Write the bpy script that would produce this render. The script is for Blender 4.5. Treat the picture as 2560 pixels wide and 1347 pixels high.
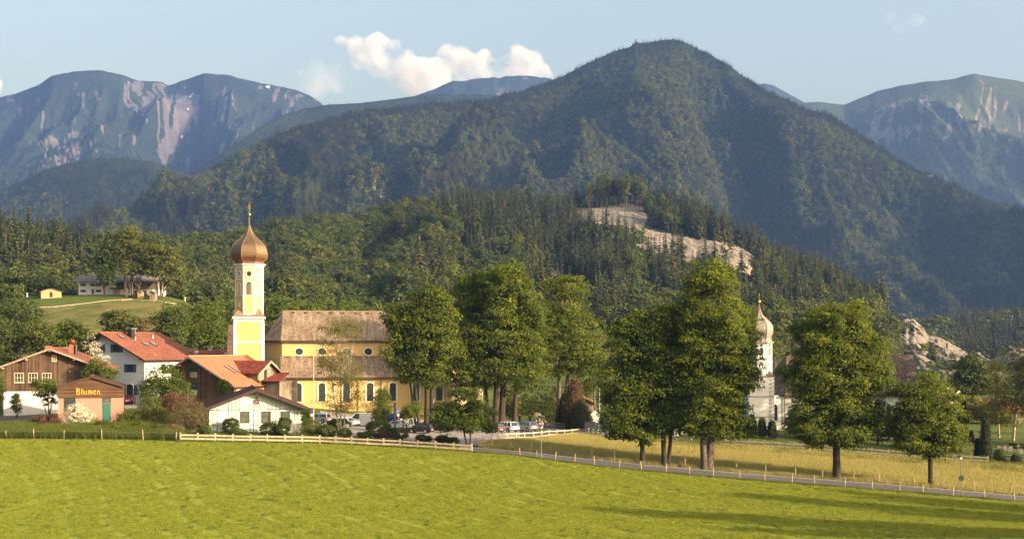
import bpy, math, random
import numpy as np
from mathutils import Vector, Matrix
for o in list(bpy.data.objects): bpy.data.objects.remove(o)
S = bpy.context.scene
COL = S.collection
F = 3300.0; HC = 14.0; YH = 860.0
R = math.radians
# ---------------------------------------------------------------- camera, sky, sun
cd = bpy.data.cameras.new('camera'); cam = bpy.data.objects.new('camera', cd); COL.objects.link(cam)
cam.location = (0, 0, HC); cam.rotation_euler = (R(90), 0, 0)
cd.sensor_width = 36; cd.lens = F / 2560 * 36; cd.shift_y = (YH - 673.5) / 2560
cd.clip_start = 1; cd.clip_end = 60000
S.camera = cam
SUN_AZ, SUN_EL = R(117), R(17)          # azimuth clockwise from +Y (view direction)
SUN_DIR = Vector((math.sin(SUN_AZ)*math.cos(SUN_EL), math.cos(SUN_AZ)*math.cos(SUN_EL), math.sin(SUN_EL)))
world = bpy.data.worlds.new('World'); S.world = world; world.use_nodes = True
wn = world.node_tree; wn.nodes.clear()
wo = wn.nodes.new('ShaderNodeOutputWorld'); wb = wn.nodes.new('ShaderNodeBackground')
sky = wn.nodes.new('ShaderNodeTexSky'); sky.sky_type = 'NISHITA'; sky.sun_disc = False
sky.sun_elevation = SUN_EL; sky.sun_rotation = SUN_AZ
sky.air_density = 1.5; sky.dust_density = 7.0; sky.ozone_density = 0.1
wb.inputs['Strength'].default_value = 0.145
wn.links.new(sky.outputs[0], wb.inputs[0]); wn.links.new(wb.outputs[0], wo.inputs[0])
sd = bpy.data.lights.new('sun', 'SUN'); sd.energy = 5.0; sd.angle = R(0.5); sd.color = (1.0, 0.77, 0.50)
sun = bpy.data.objects.new('sun', sd); COL.objects.link(sun)
sun.rotation_euler = SUN_DIR.to_track_quat('Z', 'Y').to_euler()
S.view_settings.view_transform = 'Standard'; S.view_settings.look = 'None'
S.view_settings.exposure = 1.33; S.view_settings.gamma = 1.0; S.view_settings.use_curve_mapping = False
S.render.engine = 'CYCLES'
S.cycles.use_denoising = True
try: S.cycles.denoiser = 'OPENIMAGEDENOISE'
except Exception: pass
S.cycles.max_bounces = 6; S.cycles.diffuse_bounces = 2; S.cycles.glossy_bounces = 2
S.cycles.transmission_bounces = 4; S.cycles.transparent_max_bounces = 8; S.cycles.volume_bounces = 1
S.cycles.caustics_reflective = False; S.cycles.caustics_refractive = False
S.cycles.sample_clamp_indirect = 4
rng = np.random.default_rng(7)

# ---------------------------------------------------------------- noise (numpy)
_perm = np.random.default_rng(3).random((256, 256))
def vnoise(x, y, seed=0):
    x = np.asarray(x, float) + seed*17.31; y = np.asarray(y, float) + seed*9.77
    xi = np.floor(x).astype(int); yi = np.floor(y).astype(int)
    fx = x-xi; fy = y-yi; fx = fx*fx*(3-2*fx); fy = fy*fy*(3-2*fy)
    a = _perm[xi & 255, yi & 255]; b = _perm[(xi+1) & 255, yi & 255]
    c = _perm[xi & 255, (yi+1) & 255]; d = _perm[(xi+1) & 255, (yi+1) & 255]
    return (a*(1-fx)+b*fx)*(1-fy)+(c*(1-fx)+d*fx)*fy
def fbm(x, y, o=4, seed=0):
    s = 0; a = .5; t = 0
    for i in range(o):
        s = s + a*vnoise(x*2**i, y*2**i, seed+i*3.3); t += a; a *= .5
    return s/t
def ridged(x, y, o=4, seed=0):
    s = 0; a = .5; t = 0
    for i in range(o):
        s = s + a*(1-np.abs(2*vnoise(x*2**i, y*2**i, seed+i*5.1)-1)); t += a; a *= .5
    return s/t
def sstep(a, b, x):
    t = np.clip((x-a)/(b-a), 0, 1); return t*t*(3-2*t)
def inpoly(px, py, poly):
    px = np.asarray(px, float); py = np.asarray(py, float); r = np.zeros(px.shape, bool)
    n = len(poly)
    for i in range(n):
        x1, y1 = poly[i]; x2, y2 = poly[(i+1) % n]
        if y1 == y2: continue
        c = ((y1 > py) != (y2 > py)) & (px < (x2-x1)*(py-y1)/(y2-y1)+x1)
        r ^= c
    return r

# ---------------------------------------------------------------- where a direction and a distance meet
def X(px, d): return (px-1280)/F*d
def Z(py, d): return HC-(py-YH)/F*d
def scr(x, y, z): return 1280+x/y*F, YH-(z-HC)/y*F

# ground control points: direction and distance
_C = [(-400,1347,96),(0,1347,96),(640,1347,95),(1280,1347,94),(1920,1347,93),(2560,1347,92),(2900,1347,92),
 (-300,1095,166),(0,1097,166),(450,1104,165),(800,1108,166),(1000,1119,163),(1180,1131,160),(1280,1138,158),(1480,1164,154),(1600,1177,152),(1900,1203,149),(2200,1226,146),(2560,1256,142),(2900,1280,139),
 (1280,1129,164),(1480,1151,161),(1600,1163,159),(1900,1189,156),(2200,1211,153),(2560,1243,149),(2900,1268,145),
 (1450,1086.5,214),(1520,1096,201),(1800,1113,192),(2100,1130,187),(2470,1157,181),(2800,1175,178),
 (850,1062,210),(1050,1090,188),(1335,1083,196),(1245,1102,179),(1325,1059,236),(1480,1072,240),(1345,1097,186),(1400,1093,197),(900,1024,235),(1130,1030,240),(1300,1040,250),
 (-250,1055,190),(0,1062,188),(0,1036,202),(230,1052,188),(150,1030,203),(310,1000,224),(600,1008,212),(640,1078,181),(520,1074,181),(420,1072,178),
 (1900,1070,213),(2200,1100,213),(2533,1100,216),(2480,1030,300),(2800,1130,200)]
_P = [(X(a,d), d, Z(b,d)) for a,b,d in _C]
for x in (-150,-60,0,60,150): _P += [(x,-20,12.0),(x,20,8.2),(x,50,3.4)]
for x,z in ((-260,9),(-150,8),(-60,5),(0,2),(80,0),(160,-1.5),(260,-2)): _P += [(x*1.2,380,z),(x*2,700,z)]
_P = np.array(_P)
_D = np.sqrt(((_P[:,None,:2]-_P[None,:,:2])**2).sum(-1))
_n = len(_P); _A = np.zeros((_n+3,_n+3)); _A[:_n,:_n] = _D + np.eye(_n)*0.0
_A[:_n,_n] = 1; _A[:_n,_n+1:] = _P[:,:2]/100; _A[_n,:_n] = 1; _A[_n+1:,:_n] = _P[:,:2].T/100
_w = np.linalg.solve(_A, np.concatenate([_P[:,2],[0,0,0]]))
def Gz(x, y):
    x = np.atleast_1d(np.asarray(x, float)); y = np.atleast_1d(np.asarray(y, float))
    sh = x.shape; x = x.ravel(); y = y.ravel(); out = np.empty(len(x))
    for i in range(0, len(x), 20000):
        a = x[i:i+20000]; b = y[i:i+20000]
        d = np.sqrt((a[:,None]-_P[None,:,0])**2+(b[:,None]-_P[None,:,1])**2)
        out[i:i+20000] = d@_w[:_n]+_w[_n]+_w[_n+1]*a/100+_w[_n+2]*b/100
    return out.reshape(sh)
def G(x, y): return float(Gz(x, y)[0])
def foot(px, d): x = X(px, d); return (x, d, G(x, d))
def dist_for(px, py, lo=95, hi=420):
    # distance at which the ground is met in a direction
    ds = np.arange(lo, hi, .5); ys = YH-(Gz(X(px, ds), ds)-HC)/ds*F
    k = np.argmin(np.abs(ys-py)); return float(ds[k])

# ---------------------------------------------------------------- object helpers
class MB:
    def __init__(s): s.v = []; s.f = []; s.m = []; s.mi = 0; s.sm = []; s.smooth = False
    def add(s, vs, fs):
        b = len(s.v); s.v += [tuple(v) for v in vs]
        for f in fs: s.f.append(tuple(b+i for i in f)); s.m.append(s.mi); s.sm.append(s.smooth)
        return s
    def box(s, x0, x1, y0, y1, z0, z1):
        return s.add([(x0,y0,z0),(x1,y0,z0),(x1,y1,z0),(x0,y1,z0),(x0,y0,z1),(x1,y0,z1),(x1,y1,z1),(x0,y1,z1)],
              [(0,3,2,1),(4,5,6,7),(0,1,5,4),(1,2,6,5),(2,3,7,6),(3,0,4,7)])
    def cbox(s, c, sz): return s.box(c[0]-sz[0]/2,c[0]+sz[0]/2,c[1]-sz[1]/2,c[1]+sz[1]/2,c[2]-sz[2]/2,c[2]+sz[2]/2)
    def bar(s, a, b, w, h, up=(0,0,1)):
        a = Vector(a); b = Vector(b); d = (b-a).normalized(); u = Vector(up)
        r = d.cross(u)
        if r.length < 1e-4: r = d.cross(Vector((1,0,0)))
        r.normalize(); u = r.cross(d).normalized()
        vs = [p+r*i*w/2+u*j*h/2 for p in (a,b) for i,j in ((-1,-1),(1,-1),(1,1),(-1,1))]
        return s.add(vs, [(0,3,2,1),(4,5,6,7),(0,1,5,4),(1,2,6,5),(2,3,7,6),(3,0,4,7)])
    def tube(s, pts, rad, n=8, cap=True):
        pts = [Vector(p) for p in pts]; rings = []; b = len(s.v)
        if not hasattr(rad, '__len__'): rad = [rad]*len(pts)
        al = (pts[-1]-pts[0]); al = al.normalized() if al.length > 1e-9 else Vector((0,0,1)); ref = Vector((0,1,0)) if abs(al.z) > .7 else Vector((0,0,1))
        for i, p in enumerate(pts):
            d = (pts[min(i+1,len(pts)-1)]-pts[max(i-1,0)])
            d = d.normalized() if d.length > 1e-9 else Vector((0,0,1))
            r = d.cross(ref)
            if r.length < .05: r = d.cross(Vector((1,0,0)))
            r.normalize(); u = r.cross(d)
            for k in range(n):
                a = 2*math.pi*k/n; s.v.append(tuple(p+(r*math.cos(a)+u*math.sin(a))*rad[i]))
        for i in range(len(pts)-1):
            for k in range(n):
                k2 = (k+1) % n
                s.f.append((b+i*n+k, b+i*n+k2, b+(i+1)*n+k2, b+(i+1)*n+k)); s.m.append(s.mi); s.sm.append(s.smooth)
        if cap:
            s.f.append(tuple(b+k for k in range(n-1,-1,-1))); s.m.append(s.mi); s.sm.append(False)
            s.f.append(tuple(b+(len(pts)-1)*n+k for k in range(n))); s.m.append(s.mi); s.sm.append(False)
        return s
    def lathe(s, prof, n=8, c=(0,0,0), rot=0, square=False):
        b = len(s.v)
        for (r, z) in prof:
            for k in range(n):
                a = rot+2*math.pi*k/n; s.v.append((c[0]+r*math.cos(a), c[1]+r*math.sin(a), c[2]+z))
        for i in range(len(prof)-1):
            for k in range(n):
                k2 = (k+1) % n
                s.f.append((b+i*n+k, b+i*n+k2, b+(i+1)*n+k2, b+(i+1)*n+k)); s.m.append(s.mi); s.sm.append(s.smooth)
        s.f.append(tuple(b+k for k in range(n-1,-1,-1))); s.m.append(s.mi); s.sm.append(False)
        s.f.append(tuple(b+(len(prof)-1)*n+k for k in range(n))); s.m.append(s.mi); s.sm.append(False)
        return s
    def prism(s, poly, axis, a, b):
        # poly in the plane normal to axis: 'y' -> (x,z); 'x' -> (y,z); 'z' -> (x,y)
        n = len(poly)
        def mk(p, t): return {'y': (p[0], t, p[1]), 'x': (t, p[0], p[1]), 'z': (p[0], p[1], t)}[axis]
        vs = [mk(p, a) for p in poly]+[mk(p, b) for p in poly]
        fs = [tuple(range(n)), tuple(range(2*n-1, n-1, -1))]+[(i, n+i, n+(i+1) % n, (i+1) % n) for i in range(n)]
        return s.add(vs, fs)
    def quad(s, a, b, c, d): return s.add([a,b,c,d], [(0,1,2,3)])
    def mesh(s, name, mats):
        me = bpy.data.meshes.new(name); me.from_pydata(s.v, [], s.f)
        for m in (mats if isinstance(mats, (list,tuple)) else [mats]): me.materials.append(m)
        if me.polygons:
            me.polygons.foreach_set('material_index', s.m); me.polygons.foreach_set('use_smooth', s.sm)
        me.update()
        import bmesh
        if len(s.v) < 20000:
            bm = bmesh.new(); bm.from_mesh(me); bmesh.ops.recalc_face_normals(bm, faces=bm.faces); bm.to_mesh(me); bm.free()
        return me
def link(name, me, parent=None, loc=None, rz=None):
    o = bpy.data.objects.new(name, me); COL.objects.link(o)
    if parent: o.parent = parent
    if loc is not None: o.location = loc
    if rz is not None: o.rotation_euler = (0,0,rz)
    return o
def part(name, mb, mat, parent, label=None, loc=None, rz=None, kind=None):
    o = link(name, mb.mesh(name, mat), parent, loc, rz)
    if label: o['label'] = label
    if kind: o['kind'] = kind
    return o
def tag(o, label, cat, group=None, kind=None):
    if label: o['label'] = label
    if cat: o['category'] = cat
    if group: o['group'] = group
    if kind: o['kind'] = kind
    return o
def thing(name, label, cat, loc=(0,0,0), rz=0, group=None):
    o = bpy.data.objects.new(name, None); COL.objects.link(o); o.empty_display_size = .3
    o.location = loc; o.rotation_euler = (0,0,rz)
    return tag(o, label, cat, group)
def dup(o, loc, rz=None, label=None, group=None, scale=None):
    def cp(a, par):
        c = a.copy(); COL.objects.link(c)
        if par is not None: c.parent = par
        for ch in a.children: cp(ch, c)
        return c
    c = cp(o, None); c.location = loc
    if rz is not None: c.rotation_euler = (0,0,rz)
    if label: c['label'] = label
    if group: c['group'] = group
    if scale is not None: c.scale = scale if hasattr(scale, '__len__') else (scale,)*3
    return c
def np_mesh(name, V, Fq, mat, smooth=False, attrs=None):
    me = bpy.data.meshes.new(name); V = np.asarray(V, np.float32); Fq = np.asarray(Fq, np.int32)
    k = Fq.shape[1]
    me.vertices.add(len(V)); me.vertices.foreach_set('co', V.ravel())
    me.loops.add(Fq.size); me.loops.foreach_set('vertex_index', Fq.ravel())
    me.polygons.add(len(Fq)); me.polygons.foreach_set('loop_start', np.arange(0, Fq.size, k, dtype=np.int32))
    me.polygons.foreach_set('loop_total', np.full(len(Fq), k, np.int32))
    me.polygons.foreach_set('use_smooth', np.full(len(Fq), smooth, bool))
    for m in (mat if isinstance(mat, (list,tuple)) else [mat]): me.materials.append(m)
    for an, (dom, arr) in (attrs or {}).items():
        at = me.attributes.new(an, 'FLOAT', dom); at.data.foreach_set('value', np.asarray(arr, np.float32))
    me.update(calc_edges=True)
    return me

# ---------------------------------------------------------------- materials
class NT:
    def __init__(s, name):
        s.m = bpy.data.materials.new(name); s.m.use_nodes = True; s.t = s.m.node_tree; s.t.nodes.clear()
        s.out = s.n('OutputMaterial')
    def n(s, typ, **kw):
        nd = s.t.nodes.new('ShaderNode'+typ)
        for k, v in kw.items():
            if k in nd.inputs.keys() if isinstance(k, str) else False: pass
            setattr(nd, k, v)
        return nd
    def l(s, a, b): s.t.links.new(a, b); return s
    def val(s, sock, v):
        if hasattr(v, 'is_output'): s.t.links.new(v, sock)
        elif v is not None: sock.default_value = v
    def coord(s, scale=1, rot=None, out='Object'):
        tc = s.n('TexCoord'); mp = s.n('Mapping'); s.l(tc.outputs[out], mp.inputs['Vector'])
        mp.inputs['Scale'].default_value = scale if hasattr(scale, '__len__') else (scale,)*3
        if rot: mp.inputs['Rotation'].default_value = rot
        return mp.outputs[0]
    def noise(s, vec, scale=1, detail=4, rough=.55, out=0):
        n = s.n('TexNoise'); s.l(vec, n.inputs['Vector']); n.inputs['Scale'].default_value = scale
        n.inputs['Detail'].default_value = detail; n.inputs['Roughness'].default_value = rough
        return n.outputs[out]
    def ramp(s, fac, stops):
        r = s.n('ValToRGB'); s.l(fac, r.inputs[0]); e = r.color_ramp.elements
        while len(e) < len(stops): e.new(.5)
        for i, (p, c) in enumerate(stops): e[i].position = p; e[i].color = tuple(c)+(1,) if hasattr(c, '__len__') else (c,c,c,1)
        return r.outputs[0]
    def mix(s, f, a, b, bt='MIX'):
        m = s.n('Mix', data_type='RGBA', blend_type=bt)
        s.val(m.inputs[0], f); s.val(m.inputs[6], tuple(a)+(1,) if isinstance(a, (tuple,list)) else a)
        s.val(m.inputs[7], tuple(b)+(1,) if isinstance(b, (tuple,list)) else b); return m.outputs[2]
    def math(s, op, a, b=None, c=None, clamp=False):
        m = s.n('Math', operation=op, use_clamp=clamp); s.val(m.inputs[0], a)
        if b is not None: s.val(m.inputs[1], b)
        if c is not None: s.val(m.inputs[2], c)
        return m.outputs[0]
    def attr(s, name, typ='GEOMETRY'):
        a = s.n('Attribute', attribute_name=name, attribute_type=typ); return a.outputs['Fac']
    def bump(s, h, strength=.3, dist=.05):
        b = s.n('Bump'); s.l(h, b.inputs['Height']); b.inputs['Strength'].default_value = strength
        b.inputs['Distance'].default_value = dist; return b.outputs[0]
    def pbr(s, col, rough=.8, metal=0, normal=None, spec=.3, coat=0):
        b = s.n('BsdfPrincipled')
        s.val(b.inputs['Base Color'], tuple(col)+(1,) if isinstance(col, (tuple,list)) else col)
        s.val(b.inputs['Roughness'], rough); b.inputs['Metallic'].default_value = metal
        b.inputs['Specular IOR Level'].default_value = spec; b.inputs['Coat Weight'].default_value = coat
        if normal is not None: s.l(normal, b.inputs['Normal'])
        s.l(b.outputs[0], s.out.inputs[0]); return s.m
def plain(name, col, rough=.7, metal=0, var=.12, scale=2.0, bump=.15, spec=.3, coat=0):
    t = NT(name); v = t.coord(1); n = t.noise(v, scale, 5, .6)
    c2 = tuple(c*(1-var*1.6) for c in col); c1 = tuple(min(1, c*(1+var)) for c in col)
    cc = t.ramp(n, [(.3, c2), (.7, c1)])
    return t.pbr(cc, rough, metal, t.bump(t.noise(v, scale*8, 3), bump, .02) if bump else None, spec, coat)
def plaster(name, col, dirt=.75):
    t = NT(name); v = t.coord(1); a = t.noise(v, .6, 5, .6); st = t.noise(t.coord((3,3,.35)), 1, 5, .65)
    c = t.ramp(a, [(.3, tuple(x*.9 for x in col)), (.7, col)])
    c = t.mix(t.ramp(st, [(.52, 0), (.72, .4)]), c, tuple(x*dirt for x in col))
    return t.pbr(c, .9, 0, t.bump(t.noise(v, 18, 3), .25, .02), .2)
def planks(name, c1, c2, w=.18, horiz=False, grey=None):
    # fine board joints and grain; boards here are narrower than can be told apart
    t = NT(name); tc = t.n('TexCoord'); sp = t.n('SeparateXYZ'); t.l(tc.outputs['Object'], sp.inputs[0])
    if horiz: s0 = sp.outputs[2]
    else: s0 = t.math('ADD', sp.outputs[0], sp.outputs[1])
    q = t.math('DIVIDE', s0, w); idx = t.math('FLOOR', q); fr = t.math('FRACT', q)
    wn_ = t.n('TexWhiteNoise', noise_dimensions='1D'); t.l(idx, wn_.inputs['W'])
    gr = t.noise(t.coord((14,14,1.2) if not horiz else (1.2,1.2,14)), 1.5, 6, .7)
    big = t.noise(t.coord(.5), 1, 4)
    f = t.math('ADD', t.math('MULTIPLY', wn_.outputs[0], .35), t.math('MULTIPLY', gr, .65))
    f = t.math('ADD', f, t.math('MULTIPLY', t.math('SUBTRACT', big, .5), .6))
    c = t.ramp(f, [(.25, c1), (.75, c2)])
    edge = t.math('LESS_THAN', fr, .09)
    c = t.mix(t.math('MULTIPLY', edge, .75), c, (.015,.011,.008))
    hgt = t.math('SUBTRACT', t.math('MULTIPLY', gr, .3), edge)
    return t.pbr(c, .85, 0, t.bump(hgt, .6, .02), .2)
def roof_mat(name, cols, tw=.24, th=.34, worn=None, streak=0, axis_sum=True):
    # tiles smaller than can be told apart at this distance; object x/y with height rows
    t = NT(name); uv = t.n('UVMap', uv_map='UVMap'); sp = t.n('SeparateXYZ'); t.l(uv.outputs[0], sp.inputs[0])
    row = t.math('FLOOR', t.math('DIVIDE', sp.outputs[1], th)); fr = t.math('FRACT', t.math('DIVIDE', sp.outputs[1], th))
    off = t.math('MULTIPLY', t.math('MODULO', row, 2), tw*.5)
    cx = t.math('DIVIDE', t.math('ADD', sp.outputs[0], off), tw); col = t.math('FLOOR', cx); fc = t.math('FRACT', cx)
    cmb = t.n('CombineXYZ'); t.l(col, cmb.inputs[0]); t.l(row, cmb.inputs[1])
    wn_ = t.n('TexWhiteNoise', noise_dimensions='2D'); t.l(cmb.outputs[0], wn_.inputs['Vector'])
    big = t.noise(t.coord(.25), 1, 5, .6)
    f = t.math('ADD', t.math('MULTIPLY', wn_.outputs[0], .5), t.math('MULTIPLY', big, .6))
    c = t.ramp(f, [(.2+.6*i/(len(cols)-1), cc) for i, cc in enumerate(cols)])
    if streak:
        cm = t.n('CombineXYZ'); t.l(t.math('MULTIPLY', sp.outputs[0], 1.6), cm.inputs[0]); t.l(t.math('MULTIPLY', sp.outputs[1], .16), cm.inputs[1])
        sn = t.noise(cm.outputs[0], 1, 5, .7)
        c = t.mix(t.ramp(sn, [(.47, 0), (.66, streak)]), c, worn)
    # each tile's shape: round across, stepped down
    wav = t.math('SINE', t.math('MULTIPLY', fc, math.pi)); step = t.math('SUBTRACT', 1, fr)
    gap = t.math('LESS_THAN', fr, .1)
    c = t.mix(t.math('MULTIPLY', gap, .35), c, (.02,.015,.012))
    hgt = t.math('ADD', t.math('MULTIPLY', wav, .6), step)
    return t.pbr(c, .85, 0, t.bump(hgt, .7, .03), .15)
def leaf_mat(name, c1, c2, c3=None, trans=.35, rand=.25, spec=.25):
    t = NT(name); a = t.attr('tint'); oi = t.n('ObjectInfo')
    f = t.math('ADD', t.math('MULTIPLY', a, 1-rand), t.math('MULTIPLY', oi.outputs['Random'], rand))
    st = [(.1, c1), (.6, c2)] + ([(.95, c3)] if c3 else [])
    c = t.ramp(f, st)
    d = t.n('BsdfPrincipled'); t.l(c, d.inputs['Base Color']); d.inputs['Roughness'].default_value = .65
    d.inputs['Specular IOR Level'].default_value = spec
    tr = t.n('BsdfTranslucent'); tc = t.mix(.75, c, (.30,.30,.015), 'MIX'); t.l(t.mix(.5, c, tc), tr.inputs[0])
    mx = t.n('MixShader'); mx.inputs[0].default_value = trans
    t.l(d.outputs[0], mx.inputs[1]); t.l(tr.outputs[0], mx.inputs[2]); t.l(mx.outputs[0], t.out.inputs[0]); return t.m
def glass_mat(name, col=(.02,.025,.03), rough=.08):
    t = NT(name); v = t.coord(1); n = t.noise(v, 1.5, 3)
    return t.pbr(t.ramp(n, [(.35, col), (.7, tuple(c*2.2 for c in col))]), rough, 0, None, .8)
def paint(name, col, rough=.4, metal=0, coat=0, spec=.5):
    t = NT(name); n = t.noise(t.coord(1), 3, 4)
    return t.pbr(t.ramp(n, [(.3, tuple(c*.9 for c in col)), (.7, col)]), rough, metal, None, spec, coat)
# ================================================================ land
def rock_nodes(t, scale):
    v = t.coord(1); n = t.noise(v, scale, 6, .7); n2 = t.noise(t.coord((1,1,.3)), scale*4, 5, .7)
    return n, n2
def mat_far_rock(name, veg1, veg2, r1, r2, sc):
    t = NT(name); n, n2 = rock_nodes(t, sc); rk = t.attr('rock')
    rock = t.ramp(n2, [(.25, r1), (.7, r2)]); veg = t.ramp(n, [(.35, veg1), (.65, veg2)])
    f = t.math('ADD', rk, t.math('MULTIPLY', t.math('SUBTRACT', n2, .5), .9))
    f = t.ramp(f, [(.44, 0), (.54, 1)])
    sn = t.attr('snow'); c = t.mix(f, veg, rock); c = t.mix(t.ramp(sn, [(.4, 0), (.6, 1)]), c, (.8,.82,.85))
    return t.pbr(c, .95, 0, t.bump(n2, .8, 12), .1)
M_FAR = mat_far_rock('far_mountain_rock', (.012,.02,.016), (.022,.034,.024), (.06,.055,.065), (.14,.122,.13), .004)
M_RIGHT = mat_far_rock('right_mountain_rock', (.03,.042,.02), (.055,.065,.034), (.09,.08,.07), (.19,.165,.14), .004)
M_MID = mat_far_rock('forest_floor_and_rock', (.016,.022,.009), (.028,.035,.014), (.2,.18,.15), (.38,.34,.29), .012)
M_NEAR = mat_far_rock('hill_floor_and_limestone', (.03,.04,.016), (.05,.06,.022), (.16,.14,.12), (.36,.315,.265), .05)

class Layer: pass
LAYERS = {}
def layer(name, mat, crest, base, nc=420, nr=110, amp=0, fx=1, fd=1, seed=1, pw=1.0, rockf=None, back=.7, jag=0, snowf=None, kind='structure', dpw=1.0, spurs=None):
    crest = sorted(crest); base = sorted(base)
    pxs = np.linspace(crest[0][0], crest[-1][0], nc)
    cy = np.interp(pxs, [c[0] for c in crest], [c[1] for c in crest]); cd_ = np.interp(pxs, [c[0] for c in crest], [c[2] for c in crest])
    if jag: cy = cy+(fbm(pxs/28, pxs*0+seed, 5, seed)-.5)*jag
    by = np.interp(pxs, [c[0] for c in base], [c[1] for c in base]); bd = np.interp(pxs, [c[0] for c in base], [c[2] for c in base])
    v = np.linspace(0, 1, nr)[:,None]
    py = cy+(by-cy)*v**pw; d = cd_+(bd-cd_)*v**dpw
    if spurs is not None: d = d+spurs(pxs[None,:]+v*0, v)*sstep(0,.2,v)*sstep(1,.8,v)
    x = (pxs-1280)/F*d; z = HC-(py-YH)/F*d
    env = sstep(.02,.28,v)*sstep(1.02,.85,v)
    if amp:
        q = ridged(x/fx+z/fx*.2, d/fd, 5, seed)-.62
        z = z+amp*env*q
    X3 = np.stack([x, d+x*0, z], -1)
    PY = YH-(z-HC)/d*F
    rk = rockf(pxs[None,:]+v*0, PY, v+pxs*0, x, d) if rockf else np.zeros_like(x)
    sn = snowf(pxs[None,:]+v*0, PY) if snowf else np.zeros_like(x)
    # far side of the ridge and skirt
    nb = 6; bk = []
    for i in range(nb, 0, -1):
        dd = cd_*.02*i*back+40*i*back; bk.append(np.stack([(pxs-1280)/F*(cd_+dd), cd_+dd, X3[0,:,2]-dd*.6-i*i*2], -1))
    sk = X3[-1:].copy(); sk[...,1] -= 12; sk[...,0] *= sk[...,1]/(sk[...,1]+12); sk[...,2] = np.minimum(sk[...,2], 0)-14
    A = np.concatenate([np.array(bk), X3, sk], 0)
    z0 = np.zeros((nb, nc)); z1 = np.zeros((1, nc)); rk2 = np.concatenate([z0, rk, z1]); sn2 = np.concatenate([z0, sn, z1])
    n1 = A.shape[0]; idx = np.arange(n1*nc).reshape(n1, nc)
    fq = np.stack([idx[:-1,:-1], idx[1:,:-1], idx[1:,1:], idx[:-1,1:]], -1).reshape(-1,4)
    me = np_mesh(name, A.reshape(-1,3), fq, mat, True, {'rock': ('POINT', rk2.ravel()), 'snow': ('POINT', sn2.ravel())})
    o = link(name, me); o['kind'] = kind
    L = Layer(); L.pxs = pxs; L.P = X3; L.rk = rk; L.nr = nr; L.nc = nc; L.o = o; LAYERS[name] = L
    return L
def on_layer(L, px, v):
    px = np.asarray(px, float); v = np.asarray(v, float)
    u = np.clip((px-L.pxs[0])/(L.pxs[-1]-L.pxs[0])*(L.nc-1), 0, L.nc-1.001); w = np.clip(v*(L.nr-1), 0, L.nr-1.001)
    i = u.astype(int); j = w.astype(int); fu = (u-i)[:,None]; fw = (w-j)[:,None]
    P = (L.P[j,i]*(1-fu)+L.P[j,i+1]*fu)*(1-fw)+(L.P[j+1,i]*(1-fu)+L.P[j+1,i+1]*fu)*fw
    return P, L.rk[j,i]

# rocky range at the far left, running on behind the wooded mountain
def rock_A(px, py, v, x, d):
    scree = inpoly(px, py, [(405,412),(425,410),(475,318),(500,235),(440,240),(430,320),(390,375)])*.9
    big = inpoly(px, py, [(318,200),(345,205),(420,210),(500,190),(560,195),(590,230),(575,290),(500,300),(470,330),(430,400),(400,400),(380,320),(300,255)])*.62
    b2 = inpoly(px, py, [(540,240),(660,230),(690,300),(640,350),(560,370),(520,330)])*.5
    b3 = inpoly(px, py, [(70,350),(200,330),(290,300),(380,360),(400,400),(250,395),(100,420)])*.5
    b4 = inpoly(px, py, [(620,205),(700,215),(800,255),(740,270),(650,250)])*.48+inpoly(px, py, [(0,240),(100,205),(150,195),(100,260),(0,330)])*.55
    b5 = inpoly(px, py, [(1230,200),(1380,190),(1380,230),(1250,260)])*.6
    st = fbm((px+(fbm(px/70,v*5,3,2)-.5)*60+(px-420)*v*.35)/8, v*7, 5, 4)
    base = np.maximum.reduce([scree, big, b2, b3, b4, b5])
    holes = sstep(.5,.62, fbm(x/260, d/420, 4, 8))
    return np.where(scree > 0, .80, base*.62+(st-.5)*1.9+.05-holes*.3)
def snow_A(px, py):
    s = inpoly(px, py, [(661,218),(668,214),(675,216),(672,221)])|inpoly(px, py, [(449,345),(457,334),(456,344)])|inpoly(px, py, [(472,243),(484,232),(476,244)])|inpoly(px, py, [(466,275),(475,265),(470,274)])
    return s*1.0
layer('rocky_mountain_range', M_FAR,
 [(-500,330,8200),(-250,290,8200),(-60,255,8200),(0,243,8000),(40,235,8000),(100,210,7900),(130,190,7800),(200,178,7800),(245,176,7800),(300,185,7800),(325,193,7850),(350,202,7900),(400,205,8000),(418,213,8100),(450,205,8100),(490,190,8100),(510,184,8000),(560,186,8000),(620,200,8000),(680,213,8000),(740,225,8000),(775,240,8000),(800,256,8000),(830,285,8100),(900,330,8200),(1000,320,8300),(1040,240,8300),(1080,225,8300),(1130,205,8300),(1200,197,8300),(1235,194,8300),(1248,198,8300),(1265,190,8300),(1330,191,8300),(1380,197,8300),(1440,230,8300),(1700,300,8300),(1860,240,8300),(1885,212,8300),(1912,208,8300),(1935,214,8300),(1965,232,8300),(2020,262,8300),(2200,300,8300)],
 [(-500,600,5500),(400,600,5500),(2200,600,5500)], nc=900, nr=170, amp=420, fx=330, fd=1000, seed=2, rockf=rock_A, jag=7, snowf=snow_A)
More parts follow.
